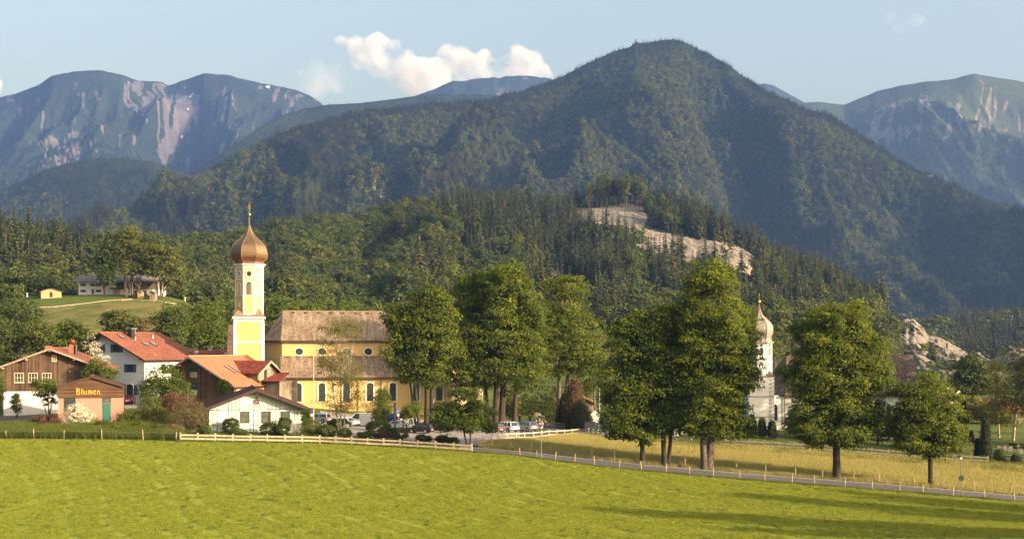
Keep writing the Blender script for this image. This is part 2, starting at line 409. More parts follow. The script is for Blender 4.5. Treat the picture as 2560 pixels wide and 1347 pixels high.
# ridge saddle with dark forest (left of centre)
layer('dark_forest_ridge', M_MID,
 [(200,560,5200),(330,520,5200),(400,480,5200),(480,430,5200),(560,380,5200),(640,325,5300),(700,290,5400),(760,272,5500),(820,262,5500),(900,258,5500),(1000,246,5500),(1040,240,5500),(1100,235,5500),(1300,240,5500)],
 [(200,700,4600),(1300,700,4600)], nc=240, nr=60, amp=60, fx=300, fd=300, seed=5)
layer('dark_forest_foothill', M_MID,
 [(-500,560,4800),(-200,520,4800),(0,478,4700),(60,450,4700),(110,425,4600),(170,408,4600),(230,398,4600),(300,396,4600),(380,404,4600),(430,420,4700),(500,445,4800),(560,500,4800),(640,560,4800)],
 [(-500,680,3200),(640,680,3200)], nc=240, nr=60, amp=90, fx=260, fd=400, seed=9)
# big mountain on the right
def rock_D(px, py, v, x, d):
    b = inpoly(px, py, [(2100,300),(2250,250),(2440,190),(2560,280),(2560,330),(2430,330),(2270,372),(2150,350)])*.38
    b2 = inpoly(px, py, [(2340,350),(2410,270),(2420,275),(2375,345)])|inpoly(px, py, [(2440,350),(2465,230),(2480,240),(2465,320)])|inpoly(px,py,[(2140,340),(2330,300),(2250,350)])
    st = fbm((px+(fbm(px/60,v*5,3,9)-.5)*50-(px-2430)*v*.5)/9, v*6, 5, 14)
    return b*.8+(st-.5)*1.7*np.where(b > 0, 1, .6)+b2*.3-.05
layer('right_mountain', M_RIGHT,
 [(1820,330,6500),(1900,285,6500),(2000,257,6500),(2050,256,6500),(2110,262,6500),(2150,245,6500),(2200,226,6500),(2260,212,6450),(2330,203,6400),(2390,197,6400),(2415,188,6400),(2432,184,6400),(2460,189,6400),(2500,196,6400),(2560,205,6400),(2650,230,6400),(2800,250,6400),(3100,300,6400)],
 [(1820,620,4600),(3100,620,4600)], nc=520, nr=120, amp=380, fx=380, fd=900, seed=21, rockf=rock_D, jag=5)
# main wooded mountain
def rock_C(px, py, v, x, d):
    n = fbm(x/60, d/120, 5, 31)
    b = inpoly(px, py, [(840,440),(1000,440),(1010,490),(900,500)])*.3+inpoly(px, py, [(2100,370),(2340,420),(2330,450),(2150,430)])*.3
    return (n-.62)*2.0*.5+b+.1
def spur_C(px, v):
    # long spurs running down towards the valley
    r = 0
    for (x0, x1, w, a) in ((1640,1180,120,-650),(1960,2350,150,-300),(1300,900,100,-350),(1780,1900,110,420),(1480,1330,90,380),(2150,2500,90,120),(1650,1650,80,-350),(1050,760,70,-200)):
        c = x0+(x1-x0)*v; r = r+a*np.exp(-((px-c)/w)**2)*v**.5
    return r
layer('wooded_mountain', M_MID,
 [(60,640,3000),(200,615,3000),(300,575,3050),(350,545,3100),(400,510,3100),(450,470,3150),(520,430,3200),(600,385,3300),(700,332,3400),(780,308,3450),(850,288,3500),(920,274,3550),(1000,268,3600),(1100,258,3650),(1200,250,3700),(1300,228,3750),(1380,203,3800),(1420,185,3820),(1480,157,3850),(1540,128,3900),(1572,117,3900),(1590,106,3900),(1615,109,3900),(1650,106,3900),(1682,98,3900),(1705,104,3900),(1745,124,3900),(1790,145,3850),(1830,168,3800),(1870,195,3800),(1900,218,3750),(1950,245,3700),(2000,262,3650),(2080,292,3550),(2150,335,3450),(2220,382,3350),(2300,428,3250),(2380,462,3150),(2450,495,3100),(2560,535,3000),(2700,590,2900),(3000,680,2900)],
 [(60,720,2500),(600,690,2400),(1200,760,2300),(2000,850,2300),(2560,870,2300),(3000,870,2300)], nc=560, nr=170, amp=390, fx=300, fd=520, seed=12, rockf=rock_C, jag=13, spurs=spur_C)
# low dark wooded ridge at the right and rock outcrops
layer('low_wooded_ridge', M_MID, [(2180,860,1350),(2260,840,1350),(2320,822,1350),(2400,808,1350),(2500,795,1350),(2600,785,1350),(2800,770,1350),(3100,770,1350)],
 [(2180,905,1050),(3100,905,1050)], nc=120, nr=30, amp=12, fx=80, fd=80, seed=15)
# near forested hill
ROCKP = [[(1435,520),(1500,519),(1560,509),(1602,512),(1620,545),(1612,562),(1600,575),(1620,574),(1700,588),(1790,603),(1850,618),(1888,640),(1892,680),(1865,690),(1840,670),(1780,660),(1700,648),(1640,636),(1590,612),(1575,580),(1540,560),(1490,560),(1435,548)],
 [(2195,800),(2225,770),(2238,790),(2228,850),(2205,870)],[(1320,650),(1400,680),(1450,735),(1480,800),(1400,740),(1330,700)]]
def rock_E(px, py, v, x, d):
    r = np.zeros_like(px)
    for i, p in enumerate(ROCKP): r = np.maximum(r, inpoly(px, py, p)*(1.0 if i < 2 else .75))
    return r+(fbm(x/9, d/9, 4, 3)-.5)*.3
def spur_E(px, v):
    r = 0
    for (x0, x1, w, a) in ((1530,1330,90,-110),(1850,1950,90,-80),(1180,1050,100,-100),(1400,1480,60,90),(800,700,90,-90),(950,900,60,70)):
        c = x0+(x1-x0)*v; r = r+a*np.exp(-((px-c)/w)**2)*v**.5
    return r
hillE = layer('forested_hill', M_NEAR,
 [(330,640,1000),(400,632,1000),(480,628,1020),(560,622,1050),(650,600,1100),(720,580,1120),(800,572,1150),(900,562,1180),(1000,530,1200),(1100,518,1220),(1190,520,1230),(1260,508,1230),(1320,512,1230),(1400,528,1230),(1440,516,1230),(1480,505,1230),(1520,502,1230),(1580,503,1220),(1640,512,1210),(1700,525,1200),(1760,545,1180),(1820,580,1150),(1900,632,1120),(1960,668,1100),(2050,705,1060),(2120,742,1030),(2190,768,1000),(2225,782,980),(2242,835,960),(2260,880,930)],
 [(330,840,560),(1000,850,560),(1600,862,560),(2260,890,640)], nc=420, nr=140, amp=42, fx=80, fd=90, seed=33, rockf=rock_E, jag=3, spurs=spur_E)
# left forest slope
layer('forested_slope', M_NEAR,
 [(-500,600,720),(-200,590,720),(0,600,720),(60,605,720),(120,610,720),(180,622,720),(240,636,730),(300,640,740),(400,645,760),(480,660,780),(560,690,800),(620,730,800)],
 [(-500,790,520),(200,790,520),(620,830,520)], nc=160, nr=50, amp=6, fx=50, fd=60, seed=41)
# outcrops
def rock_all(px, py, v, x, d): return .60+(fbm(x/9, d/14, 5, 3)-.5)*1.5-.35*sstep(.5,.95,v)
layer('limestone_outcrop', M_NEAR,
 [(2215,850,760),(2235,818,760),(2262,798,760),(2285,799,760),(2300,812,760),(2320,838,760),(2345,842,755),(2370,852,750),(2400,868,745),(2430,888,745),(2445,880,745),(2475,900,745),(2500,885,745),(2525,862,745),(2560,870,745),(2650,885,745),(2800,900,745)],
 [(2215,930,640),(2800,930,640)], nc=420, nr=80, amp=11, fx=13, fd=30, seed=51, rockf=rock_all, jag=14)
# farm hill
t = NT('hill_meadow'); v_ = t.coord(1); g = t.attr('rock')
_n1 = t.noise(t.coord((1,.35,1)), .12, 6, .7); _n2 = t.noise(v_, .8, 5, .7)
gr = t.ramp(_n2, [(.3,(.06,.09,.012)), (.7,(.10,.13,.02))]); dry = t.ramp(_n1, [(.38,(.07,.09,.018)), (.52,(.13,.125,.035)), (.68,(.18,.15,.055))])
M_HILL = t.pbr(t.mix(t.ramp(g, [(.45,0),(.55,1)]), gr, dry), .95, 0, t.bump(_n2, 1, .5), .1)
def dry_f(px, py, v, x, d):
    line = np.interp(px, [-300,0,50,150,300,360,430,470], [790,782,771,766,750,750,757,762])
    return (py > line)*1.0
farmhill = layer('farm_hill', M_HILL,
 [(-500,745,520),(-100,748,520),(0,750,515),(20,746,510),(60,741,505),(100,739,500),(190,737,500),(300,736,500),(395,738,500),(430,743,500),(462,752,500),(480,762,500),(520,790,510),(580,810,520)],
 [(-500,905,300),(0,905,300),(300,905,300),(580,880,330)], nc=200, nr=60, amp=1.5, fx=30, fd=30, seed=61, rockf=dry_f, back=.25)

# ---------------------------------------------------------------- ground sheet (out to the mountains' feet)
def grid_sheet(name, pxa, da, mat, dz=0, attrs=None):
    PX, DD = np.meshgrid(pxa, da); x = X(PX, DD); z = Gz(x, DD)+dz
    idx = np.arange(PX.size).reshape(PX.shape)
    fq = np.stack([idx[:-1,:-1], idx[:-1,1:], idx[1:,1:], idx[1:,:-1]], -1).reshape(-1,4)
    return np_mesh(name, np.stack([x, DD, z], -1).reshape(-1,3), fq, mat, True, attrs)
def grass_mat(name, a, b, c, stripes=False, sc=1.0):
    t = NT(name); v = t.coord(1)
    n1 = t.noise(v, .09*sc, 5, .6); n2 = t.noise(v, 1.9*sc, 6, .8); n3 = t.noise(t.coord((1,.6,1)), 7, 4, .7)
    f = t.math('ADD', t.math('MULTIPLY', n1, .3), t.math('ADD', t.math('MULTIPLY', n2, .35), t.math('MULTIPLY', n3, .35)))
    col = t.ramp(f, [(.40, a), (.5, b), (.58, c)])
    if stripes:
        # mowing lanes, wheel marks wandering slightly
        ww = t.noise(v, .05, 2); m = t.coord(1, (0,0,R(24))); sp = t.n('SeparateXYZ'); t.l(m, sp.inputs[0])
        s1 = t.math('SINE', t.math('MULTIPLY', t.math('ADD', sp.outputs[0], t.math('MULTIPLY', ww, 9)), 2*math.pi/3.1))
        br = t.noise(v, .22, 4, .7); k = t.math('MULTIPLY', t.ramp(s1, [(.55,0),(.95,1)]), t.ramp(br, [(.42,0),(.56,.8)]))
        col = t.mix(k, col, tuple(x*.55 for x in a))
    return t.pbr(col, .9, 0, t.bump(t.math('ADD', n3, t.math('MULTIPLY', n2, 1.5)), .9, .12), .15)
M_GROUND = grass_mat('village_grass', (.05,.08,.012), (.08,.105,.016), (.12,.13,.025))
M_FIELD = grass_mat('mown_meadow', (.10,.145,.012), (.19,.225,.020), (.27,.29,.034), True)
M_HAY = grass_mat('tall_grass_meadow', (.20,.18,.05), (.32,.28,.09), (.44,.38,.15))
dd_ = np.concatenate([np.arange(-60,90,6), np.arange(90,260,1.5), np.arange(260,700,12), np.geomspace(700,9000,30)])
def ground_mesh():
    xs = np.linspace(-1,1,260); wid = np.interp(dd_, [-60,90,260,9000],[120,140,220,6500])
    Xg = xs[None,:]*wid[:,None]; Yg = dd_[:,None]+Xg*0
    far = np.clip((Yg-700)/1500,0,1); zg = Gz(Xg, np.minimum(Yg,700))*(1-far)+far*(-4)
    idx = np.arange(Xg.size).reshape(Xg.shape); fq = np.stack([idx[:-1,:-1], idx[:-1,1:], idx[1:,1:], idx[1:,:-1]], -1).reshape(-1,4)
    return np_mesh('ground', np.stack([Xg,Yg,zg],-1).reshape(-1,3), fq, M_GROUND, True)
o = link('ground', ground_mesh()); o['kind'] = 'structure'
EDGE = [(-400,1095),(0,1097),(450,1104),(800,1108),(1000,1119),(1180,1131),(1280,1138),(1480,1164),(1600,1177),(1900,1203),(2200,1226),(2560,1256),(2900,1280)]
E_PX = np.array([e[0] for e in EDGE]); E_D = np.array([166,166,165,166,163,160,158,154,152,149,146,142,139.])
RF_PX = np.array([1180,1280,1480,1600,1900,2200,2560,2900]); RF_D = np.array([166,164,161,159,156,153,149,145.])
def poly_sheet(name, mat, px0, px1, near, far, dz, nx=300, ny=60):
    pxa = np.linspace(px0, px1, nx); a = near(pxa); b = far(pxa); v = np.linspace(0,1,ny)[:,None]
    DD = a+(b-a)*v; PX = pxa+v*0; x = X(PX, DD); z = Gz(x, DD)+dz
    idx = np.arange(PX.size).reshape(PX.shape); fq = np.stack([idx[:-1,:-1], idx[:-1,1:], idx[1:,1:], idx[1:,:-1]], -1).reshape(-1,4)
    o = link(name, np_mesh(name, np.stack([x, DD, z], -1).reshape(-1,3), fq, mat, True)); o['kind'] = 'structure'; return o
poly_sheet('mown_meadow', M_FIELD, -700, 3000, lambda p: p*0+30., lambda p: np.interp(p, E_PX, E_D)-.3, .03, 400, 160)
def far_fence_d(p): return np.interp(p, [1180,1245,1345,1400,1450,1520,1800,2100,2470,2900], [168,179,186,197,214,201,191,186,180,176.])
poly_sheet('tall_grass_field', M_HAY, 1200, 2900, lambda p: np.interp(p, RF_PX, RF_D)+.5, lambda p: far_fence_d(p)-1, .03, 240, 60)
# asphalt
t = NT('asphalt'); v_ = t.coord(1); a_ = t.noise(v_, .4, 5); b_ = t.noise(v_, 14, 4)
M_ASPH = t.pbr(t.mix(.35, t.ramp(a_, [(.3,(.055,.055,.058)),(.7,(.085,.083,.082))]), t.ramp(b_, [(.3,(.035,.035,.035)),(.7,(.13,.13,.13))])), .85, 0, t.bump(b_, .4, .02), .3)
M_KERB = plain('kerb_concrete', (.20,.185,.165), .9, 0, .2, 3)
M_PAVE = plain('pale_paving', (.26,.235,.21), .9, 0, .2, .7)
poly_sheet('country_road', M_ASPH, 1150, 2960, lambda p: np.interp(p, E_PX, E_D)+.35, lambda p: np.interp(p, RF_PX, RF_D)-.75, .05, 200, 8)
kb = MB()
for i in range(200):
    a, b = 1150+i*9.05, 1150+(i+1)*9.05-.15
    pts = []
    for p in (a, b):
        for off in (-.75, .1):
            d = float(np.interp(p, RF_PX, RF_D))+off; x = X(p, d); pts.append((x, d, G(x, d)))
    (a0, a1, b0, b1) = pts
    top = .16
    kb.add([(q[0],q[1],q[2]-.1) for q in (a0,b0,b1,a1)]+[(q[0],q[1],q[2]+top) for q in (a0,b0,b1,a1)], [(0,3,2,1),(4,5,6,7),(0,1,5,4),(1,2,6,5),(2,3,7,6),(3,0,4,7)])
o = link('kerb', kb.mesh('kerb', M_KERB)); o['kind'] = 'structure'
# car park and lanes
poly_sheet('car_park', M_PAVE, 800, 1300, lambda p: np.interp(p, [800,880,1060,1190,1300],[184,181,174,169.5,183.5]), lambda p: np.interp(p,[800,1300],[224,224]), .04, 60, 20)
poly_sheet('car_park_lane', M_ASPH, 1301, 1492, lambda p: np.interp(p,[1300,1345,1400,1450,1492],[183,187,198,215,208]), lambda p: p*0+242, .045, 40, 12)
poly_sheet('churchyard_path', M_PAVE, 1120, 1300, lambda p: p*0+224.4, lambda p: p*0+240, .04, 20, 8)
poly_sheet('village_lane', M_ASPH, -400, 92, lambda p: p*0+183.5, lambda p: p*0+199.5, .045, 30, 8)
poly_sheet('lane_kerb', M_KERB, -400, 90, lambda p: p*0+186.6, lambda p: p*0+188.4, .10, 30, 3)
poly_sheet('yard_paving', M_PAVE, 290, 420, lambda p: p*0+206, lambda p: p*0+222, .04, 12, 6)

# ---------------------------------------------------------------- haze
t = NT('haze_air'); pv = t.n('VolumePrincipled'); pv.inputs['Color'].default_value = (.25,.45,1.0,1)
pv.inputs['Density'].default_value = 5.6e-5; pv.inputs['Anisotropy'].default_value = .2
t.l(pv.outputs[0], t.out.inputs['Volume'])
hb = MB(); hb.box(-6500, 6500, -300, 9500, -60, 2300)
hz = link('haze', hb.mesh('haze', t.m)); hz['kind'] = 'stuff'; hz['label'] = 'pale blue air between the meadow and the mountains'
# ================================================================ trees
M_BARK = plain('bark_grey', (.11,.088,.068), .95, 0, .4, 4, 1.0)
M_BARKD = plain('bark_dark', (.045,.035,.027), .95, 0, .4, 4, 1.0)
M_BIRCHB = plain('bark_birch', (.34,.30,.24), .8, 0, .5, 3, .4)
M_MAPLE = leaf_mat('leaves_maple', (.02,.045,.006), (.085,.125,.011), (.22,.24,.020), .40, .08)
M_MAPLED = leaf_mat('leaves_maple_deep', (.015,.036,.005), (.058,.09,.009), (.16,.18,.016), .32, .08)
M_ASH = leaf_mat('leaves_ash', (.04,.055,.012), (.085,.10,.02), (.14,.145,.03), .38, .1)
M_BIRCH = leaf_mat('leaves_birch', (.07,.075,.015), (.13,.125,.03), (.19,.165,.05), .4, .1)
M_BEECH = leaf_mat('leaves_beech_forest', (.022,.042,.010), (.06,.085,.016), (.135,.14,.026), .28, .6)
M_SPRUCE = leaf_mat('needles_spruce', (.014,.026,.012), (.04,.052,.02), (.10,.085,.038), .1, .55)
M_LIGHTG = leaf_mat('leaves_bright', (.035,.06,.008), (.075,.11,.012), (.12,.15,.018), .38, .3)
M_HEDGE = leaf_mat('leaves_hedge', (.022,.042,.007), (.05,.075,.012), (.09,.115,.018), .25, .2)
M_COPPER = leaf_mat('leaves_copper', (.06,.028,.02), (.115,.055,.035), (.16,.085,.05), .3, .1)
M_DRY = leaf_mat('leaves_dry_bush', (.075,.055,.03), (.14,.10,.055), (.19,.145,.075), .35, .15)
M_BLOSSOM = leaf_mat('white_blossom', (.42,.38,.28), (.62,.58,.46), (.75,.72,.60), .25, .05)
M_THUJA = leaf_mat('thuja_green', (.010,.02,.007), (.022,.036,.011), (.04,.056,.016), .1, .2)
M_THUJAB = leaf_mat('thuja_brown', (.035,.032,.014), (.10,.062,.03), (.16,.09,.045), .2, .2)

def leaf_quads(C, N, s, r, asp=.62, tint=None):
    n = len(C); N = N/np.maximum(np.linalg.norm(N, axis=1, keepdims=True), 1e-6)
    a = r.normal(size=(n,3)); a -= (a*N).sum(1, keepdims=True)*N; a /= np.maximum(np.linalg.norm(a, axis=1, keepdims=True), 1e-6)
    b = np.cross(N, a); s = (np.ones(n)*s)[:,None]*(0.6+.8*r.random((n,1)))
    V = np.stack([C-a*s*.5, C+b*s*asp*.5+N*s*.12, C+a*s*.5, C-b*s*asp*.5+N*s*.12], 1).reshape(-1,3)
    Fq = np.arange(4*n).reshape(n,4)
    return V, Fq, np.repeat(tint if tint is not None else r.random(n), 4)
def crown_points(blobs, nc, per, cr, r, shell=.55, flat=.75):
    vol = np.array([b[3]*b[4]*b[5] for b in blobs])**.72; pr = vol/vol.sum()
    k = r.choice(len(blobs), nc, p=pr); B = np.array(blobs)[k]
    u = r.normal(size=(nc,3)); u /= np.linalg.norm(u, axis=1, keepdims=True)
    rad = shell+(1-shell)*r.random((nc,1))**.7
    cc = B[:,:3]+u*rad*B[:,3:6]
    crs = cr*(.55+.9*r.random(nc)); ct = r.random(nc)
    i = np.repeat(np.arange(nc), per); m = len(i)
    w = r.normal(size=(m,3)); w /= np.linalg.norm(w, axis=1, keepdims=True)
    w[:,2] = np.where(w[:,2] < -.35, -w[:,2]*.6, w[:,2])
    q = (.45+.6*r.random((m,1))**.6)
    off = w*q*crs[i][:,None]; off[:,2] *= flat
    P = cc[i]+off; N = w*.8+u[i]*.5+r.normal(size=(m,3))*.55+np.array([0,0,.25])
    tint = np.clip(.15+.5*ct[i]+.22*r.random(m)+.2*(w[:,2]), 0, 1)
    return P, N, tint, cc
def limbs(mb, base, top, rad, targets, r, n=7):
    base = Vector(base); top = Vector(top)
    for tg in targets:
        t = Vector(tg); s = r.uniform(.15, .85); st = base.lerp(top, s)
        if t.z < st.z+.4: t.z = st.z+.8
        mid = st.lerp(t, .5)+Vector((r.normal()*.25, r.normal()*.25, .35+(t-st).length*.08))
        rr = rad*(1-s*.75)*.55
        mb.tube([st, mid, t], [rr, rr*.62, rr*.2], n, False)
def trunk_tube(mb, base, top, rad, r, n=10, flare=1.5, wob=.05):
    base = Vector(base); top = Vector(top); pts = []; rs = []
    for i in range(8):
        s = i/7; p = base.lerp(top, s)+Vector((r.normal(), r.normal(), 0))*wob*(0 if i == 0 else 1)*rad*2
        pts.append(p); rs.append(rad*((flare if i == 0 else 1)*(1-.72*s)))
    pts.insert(1, pts[0].lerp(pts[1], .25)); rs.insert(1, rad*1.08)
    mb.tube(pts, rs, n, False)
def make_tree(name, label, cat, loc, blobs, stems, leafmat, barkmat, nc, per, cr, ls, seed, nl=14, shell=.55, group=None, parts=True, flat=.75, asp=.62, barktwigs=0, tint_shift=0):
    r = np.random.default_rng(seed)
    if nc > 300:
        q = []
        for b in blobs:
            for _ in range(4):
                a = r.random()*6.28; e = (r.random()-.35)*1.6; ce = math.cos(e); s = r.uniform(.2,.36)
                q.append((b[0]+b[3]*ce*math.cos(a)*.98, b[1]+b[4]*ce*math.sin(a)*.98, b[2]+b[5]*math.sin(e)*.95, b[3]*s, b[4]*s, min(b[5],b[3]*1.2)*s))
        blobs = list(blobs)+q
        nc, per, cr, ls = int(nc*.86), int(per*1.9), cr*1.15, ls*.82
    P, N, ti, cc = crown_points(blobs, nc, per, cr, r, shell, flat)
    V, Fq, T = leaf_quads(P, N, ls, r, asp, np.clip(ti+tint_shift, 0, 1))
    root = thing(name, label, cat, loc, 0, group)
    tm = MB(); tm.smooth = True
    for (b, tp, rad) in stems: trunk_tube(tm, b, tp, rad, r)
    if nl:
        for si, (b, tp, rad) in enumerate(stems):
            k = r.choice(len(cc), min(nl, len(cc)), replace=False)
            ordd = sorted(k, key=lambda q: abs(cc[q][0]-tp[0])+abs(cc[q][1]-tp[1]))[:max(4, nl)]
            limbs(tm, Vector(b).lerp(Vector(tp), .35), tp, rad, [cc[q] for q in ordd], r)
    part('trunk', tm, barkmat, root)
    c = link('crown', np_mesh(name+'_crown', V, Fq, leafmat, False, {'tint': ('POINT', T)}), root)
    return root
# ---- compact trees for forests (one mesh: stem and foliage)
def compact(name, V, Fq, T, stem, mats):
    sv = np.array(stem.v, np.float32); sf = [f for f in stem.f if len(f) == 4]
    Va = np.concatenate([V, sv]); Fa = np.concatenate([Fq, np.array(sf)+len(V)])
    me = np_mesh(name, Va, Fa, mats, False, {'tint': ('POINT', np.concatenate([T, np.zeros(len(sv))+.3]))})
    mi = np.concatenate([np.zeros(len(Fq), np.int32), np.ones(len(sf), np.int32)]); me.polygons.foreach_set('material_index', mi); return me
def spruce_mesh(seed, h=24, rad=3.6, tiers=17, bare=.1, lean=0, sparse=1.0, mat=None, br=9, sub=3):
    r = np.random.default_rng(seed); Vs = []; Fs = []; Ts = []; nv = 0
    for i in range(tiers):
        s = (i+.2)/tiers; z = h*(bare+(1-bare)*s); R_ = rad*(1-s)**.78*(.75+.5*r.random())+.18
        nb = max(4, int(br*(1-s*.45)*sparse)); a0 = r.random()*6.28
        for k in range(nb):
            a = a0+6.283*k/nb+r.normal()*.18; L = R_*(.7+.5*r.random()); dx, dy = math.cos(a), math.sin(a)
            tn = r.random()
            for q in range(sub):
                f0 = q/sub; f1 = (q+1.35)/sub; w = L*.34*(1-f0*.55)*(.8+.5*r.random())+.12
                z0 = z-L*.28*f0**1.2+r.normal()*.1; z1 = z-L*.36*f1**1.2+r.normal()*.1
                c0 = np.array([dx*L*f0, dy*L*f0, z0]); c1 = np.array([dx*L*f1, dy*L*f1, z1]); sd = np.array([-dy, dx, 0])*w
                Vs += [c0-sd*.6, c0+sd*.6+[0,0,-.12*w], c1+sd*.75+[0,0,-.35*w], c1-sd*.75+[0,0,-.35*w]]
                Fs.append([nv, nv+1, nv+2, nv+3]); nv += 4; Ts += [.15+.5*tn+.3*f0]*4
    for k in range(3):
        a = k*2.1; Vs += [(.25*math.cos(a), .25*math.sin(a), h*.95), (.25*math.cos(a+2), .25*math.sin(a+2), h*.95), (0,0,h*1.05), (0,0,h*1.05)]
        Fs.append([nv, nv+1, nv+2, nv+3]); nv += 4; Ts += [.5]*4
    st = MB(); st.tube([(0,0,-1.5),(0,0,h*.5),(0,0,h*.98)], [h*.014, h*.009, .04], 6, False)
    return compact('spruce_foliage', np.array(Vs), np.array(Fs), np.array(Ts), st, [mat or M_SPRUCE, M_BARKD])
def beech_mesh(seed, h=18, w=9, nc=46, per=13, ls=.95, mat=None, low=.25, nb=6):
    r = np.random.default_rng(seed); blobs = [(0,0,h*.58,w*.36,w*.36,h*.36)]
    for k in range(nb):
        a = r.random()*6.28; rr = w*.26*r.random()**.5; z = h*(low+.15+(.85-low)*r.random()*.8)
        blobs.append((rr*math.cos(a), rr*math.sin(a), z, w*.22, w*.22, h*.15))
    P, N, ti, cc = crown_points(blobs, nc, per, w*.15, r, .6)
    V, Fq, T = leaf_quads(P, N, ls, r, .8, ti)
    st = MB(); st.tube([(0,0,-1.5),(0,0,h*.4),(r.normal()*.4,r.normal()*.4,h*.8)], [h*.017, h*.012, .05], 6, False)
    for k in range(4): st.tube([(0,0,h*.35+k*.06*h), tuple(cc[k*3])], [h*.007, .04], 5, False)
    return compact('broadleaf_foliage', V, Fq, T, st, [mat or M_BEECH, M_BARK])

SPR = [spruce_mesh(s, 25, 3.7+.5*(s%3), 16, .08+.05*(s%2)) for s in (1,2,3,4)]
TALLB = [beech_mesh(s, 25, 9, 34, 13, 1.0, None, .5, 5) for s in (31,32,33)]
TALLS = [spruce_mesh(s, 25, 3.0, 13, .5, 0, .8) for s in (11,12)]       # bare long stems
BEE = [beech_mesh(s, 18, 9.5+s%3) for s in (5,6,7,8)]
M_FSPR = leaf_mat('needles_far_spruce', (.008,.016,.008), (.034,.043,.016), (.13,.10,.04), .1, .75)
M_FBEE = leaf_mat('leaves_far_beech', (.025,.042,.010), (.065,.088,.016), (.17,.155,.028), .25, .7)
FAR_SPR = [spruce_mesh(s, 24, 4.4, 9, .05, 0, .7, M_FSPR, 7, 2) for s in (21,22,23)]
FAR_BEE = [beech_mesh(s, 17, 12, 22, 9, 1.7, M_FBEE) for s in (25,26)]

def gn_forest(name, pts, sc, sz, rot, idx, sources, label, cat, kind='stuff'):
    me = bpy.data.meshes.new(name); n = len(pts); me.vertices.add(n); me.vertices.foreach_set('co', np.asarray(pts, np.float32).ravel())
    for an, ar, ty in (('sc', sc, 'FLOAT'), ('sz', sz, 'FLOAT'), ('rz', rot, 'FLOAT'), ('ix', idx, 'INT')):
        a = me.attributes.new(an, ty, 'POINT'); a.data.foreach_set('value', np.asarray(ar, np.int32 if ty == 'INT' else np.float32))
    ob = link(name, me); ob['kind'] = kind; ob['label'] = label
    if kind != 'structure' and cat: ob['category'] = cat
    g = bpy.data.node_groups.new(name+'_nodes', 'GeometryNodeTree')
    g.interface.new_socket('Geometry', in_out='INPUT', socket_type='NodeSocketGeometry'); g.interface.new_socket('Geometry', in_out='OUTPUT', socket_type='NodeSocketGeometry')
    gi = g.nodes.new('NodeGroupInput'); go = g.nodes.new('NodeGroupOutput'); jn = g.nodes.new('GeometryNodeJoinGeometry')
    def at(nm, dt):
        a = g.nodes.new('GeometryNodeInputNamedAttribute'); a.data_type = dt; a.inputs[0].default_value = nm
        return [o for o in a.outputs if o.enabled and o.name == 'Attribute'][0]
    A_ix = at('ix', 'INT'); A_sc = at('sc', 'FLOAT'); A_sz = at('sz', 'FLOAT'); A_rz = at('rz', 'FLOAT')
    cx = g.nodes.new('ShaderNodeCombineXYZ'); g.links.new(A_sc, cx.inputs[0]); g.links.new(A_sc, cx.inputs[1]); g.links.new(A_sz, cx.inputs[2])
    cr_ = g.nodes.new('ShaderNodeCombineXYZ'); g.links.new(A_rz, cr_.inputs[2])
    for k, src in enumerate(sources):
        oi = g.nodes.new('GeometryNodeObjectInfo'); oi.inputs['Object'].default_value = src; oi.transform_space = 'ORIGINAL'
        cm = g.nodes.new('FunctionNodeCompare'); cm.data_type = 'INT'; cm.operation = 'EQUAL'
        ii = [s for s in cm.inputs if s.enabled]; g.links.new(A_ix, ii[0]); ii[1].default_value = k
        ip = g.nodes.new('GeometryNodeInstanceOnPoints')
        g.links.new(gi.outputs[0], ip.inputs['Points']); g.links.new(cm.outputs[0], ip.inputs['Selection'])
        g.links.new(oi.outputs['Geometry'], ip.inputs['Instance']); g.links.new(cx.outputs[0], ip.inputs['Scale']); g.links.new(cr_.outputs[0], ip.inputs['Rotation'])
        g.links.new(ip.outputs[0], jn.inputs[0])
    g.links.new(jn.outputs[0], go.inputs[0])
    md = ob.modifiers.new('scatter', 'NODES'); md.node_group = g
    return ob
def scatter(L, n, px0, px1, v0, v1, seed, avoid=None, vpow=1.0, rockmax=.5):
    r = np.random.default_rng(seed); px = r.uniform(px0, px1, n); v = v0+(v1-v0)*r.random(n)**vpow
    P, rk = on_layer(L, px, v); sx, sy = scr(P[:,0], P[:,1], P[:,2])
    ok = rk < rockmax
    if avoid is not None: ok &= ~avoid(sx, sy)
    return P[ok], sx[ok], sy[ok], v[ok]
# near hill: individuals nearest the viewer, the rest as one wood
def nearwood():
    av = lambda sx, sy: inpoly(sx, sy, ROCKP[0])
    P, sx, sy, v = scatter(hillE, 5600, 340, 2235, 0.0, 1, 77, av, 1.15)
    # strip just above and below the quarry scar stays bare
    band = np.zeros(len(P), bool)
    for dy in (8, 18, 28, 38, 48, 56): band |= inpoly(sx, sy-dy, ROCKP[0])
    cl = inpoly(sx, sy-10, ROCKP[1]); cl2 = inpoly(sx, sy-20, ROCKP[2]); band |= cl; q2 = np.random.default_rng(3).random(len(P)); band |= cl2 & (q2 < .55)
    keep = ~(band & (np.random.default_rng(2).random(len(P)) < .9)); P, sx, sy, v = P[keep], sx[keep], sy[keep], v[keep]
    r = np.random.default_rng(5); n = len(P)
    # kind by patches: broadleaf at left and along the foot, conifer in the middle
    pm = fbm(sx/110, sy/90, 3, 2)+.16*(sx < 1000)-.14*((sx > 1150) & (sx < 1950))+.1*(v > .8)
    bro = pm+r.normal(size=n)*.08 > .475
    tall = (sx > 1455) & (sx < 1600) & (sy < 535) & (v < .12)
    h = np.where(bro, r.uniform(13,20,n), r.uniform(17,29,n)); h = np.where(v < .05, h*.85, h); h = np.where(tall, r.uniform(22,27,n), h)
    h = np.where((sx > 2120) & (v < .1), h*.6, h)
    return P, sx, sy, v, bro, tall, h
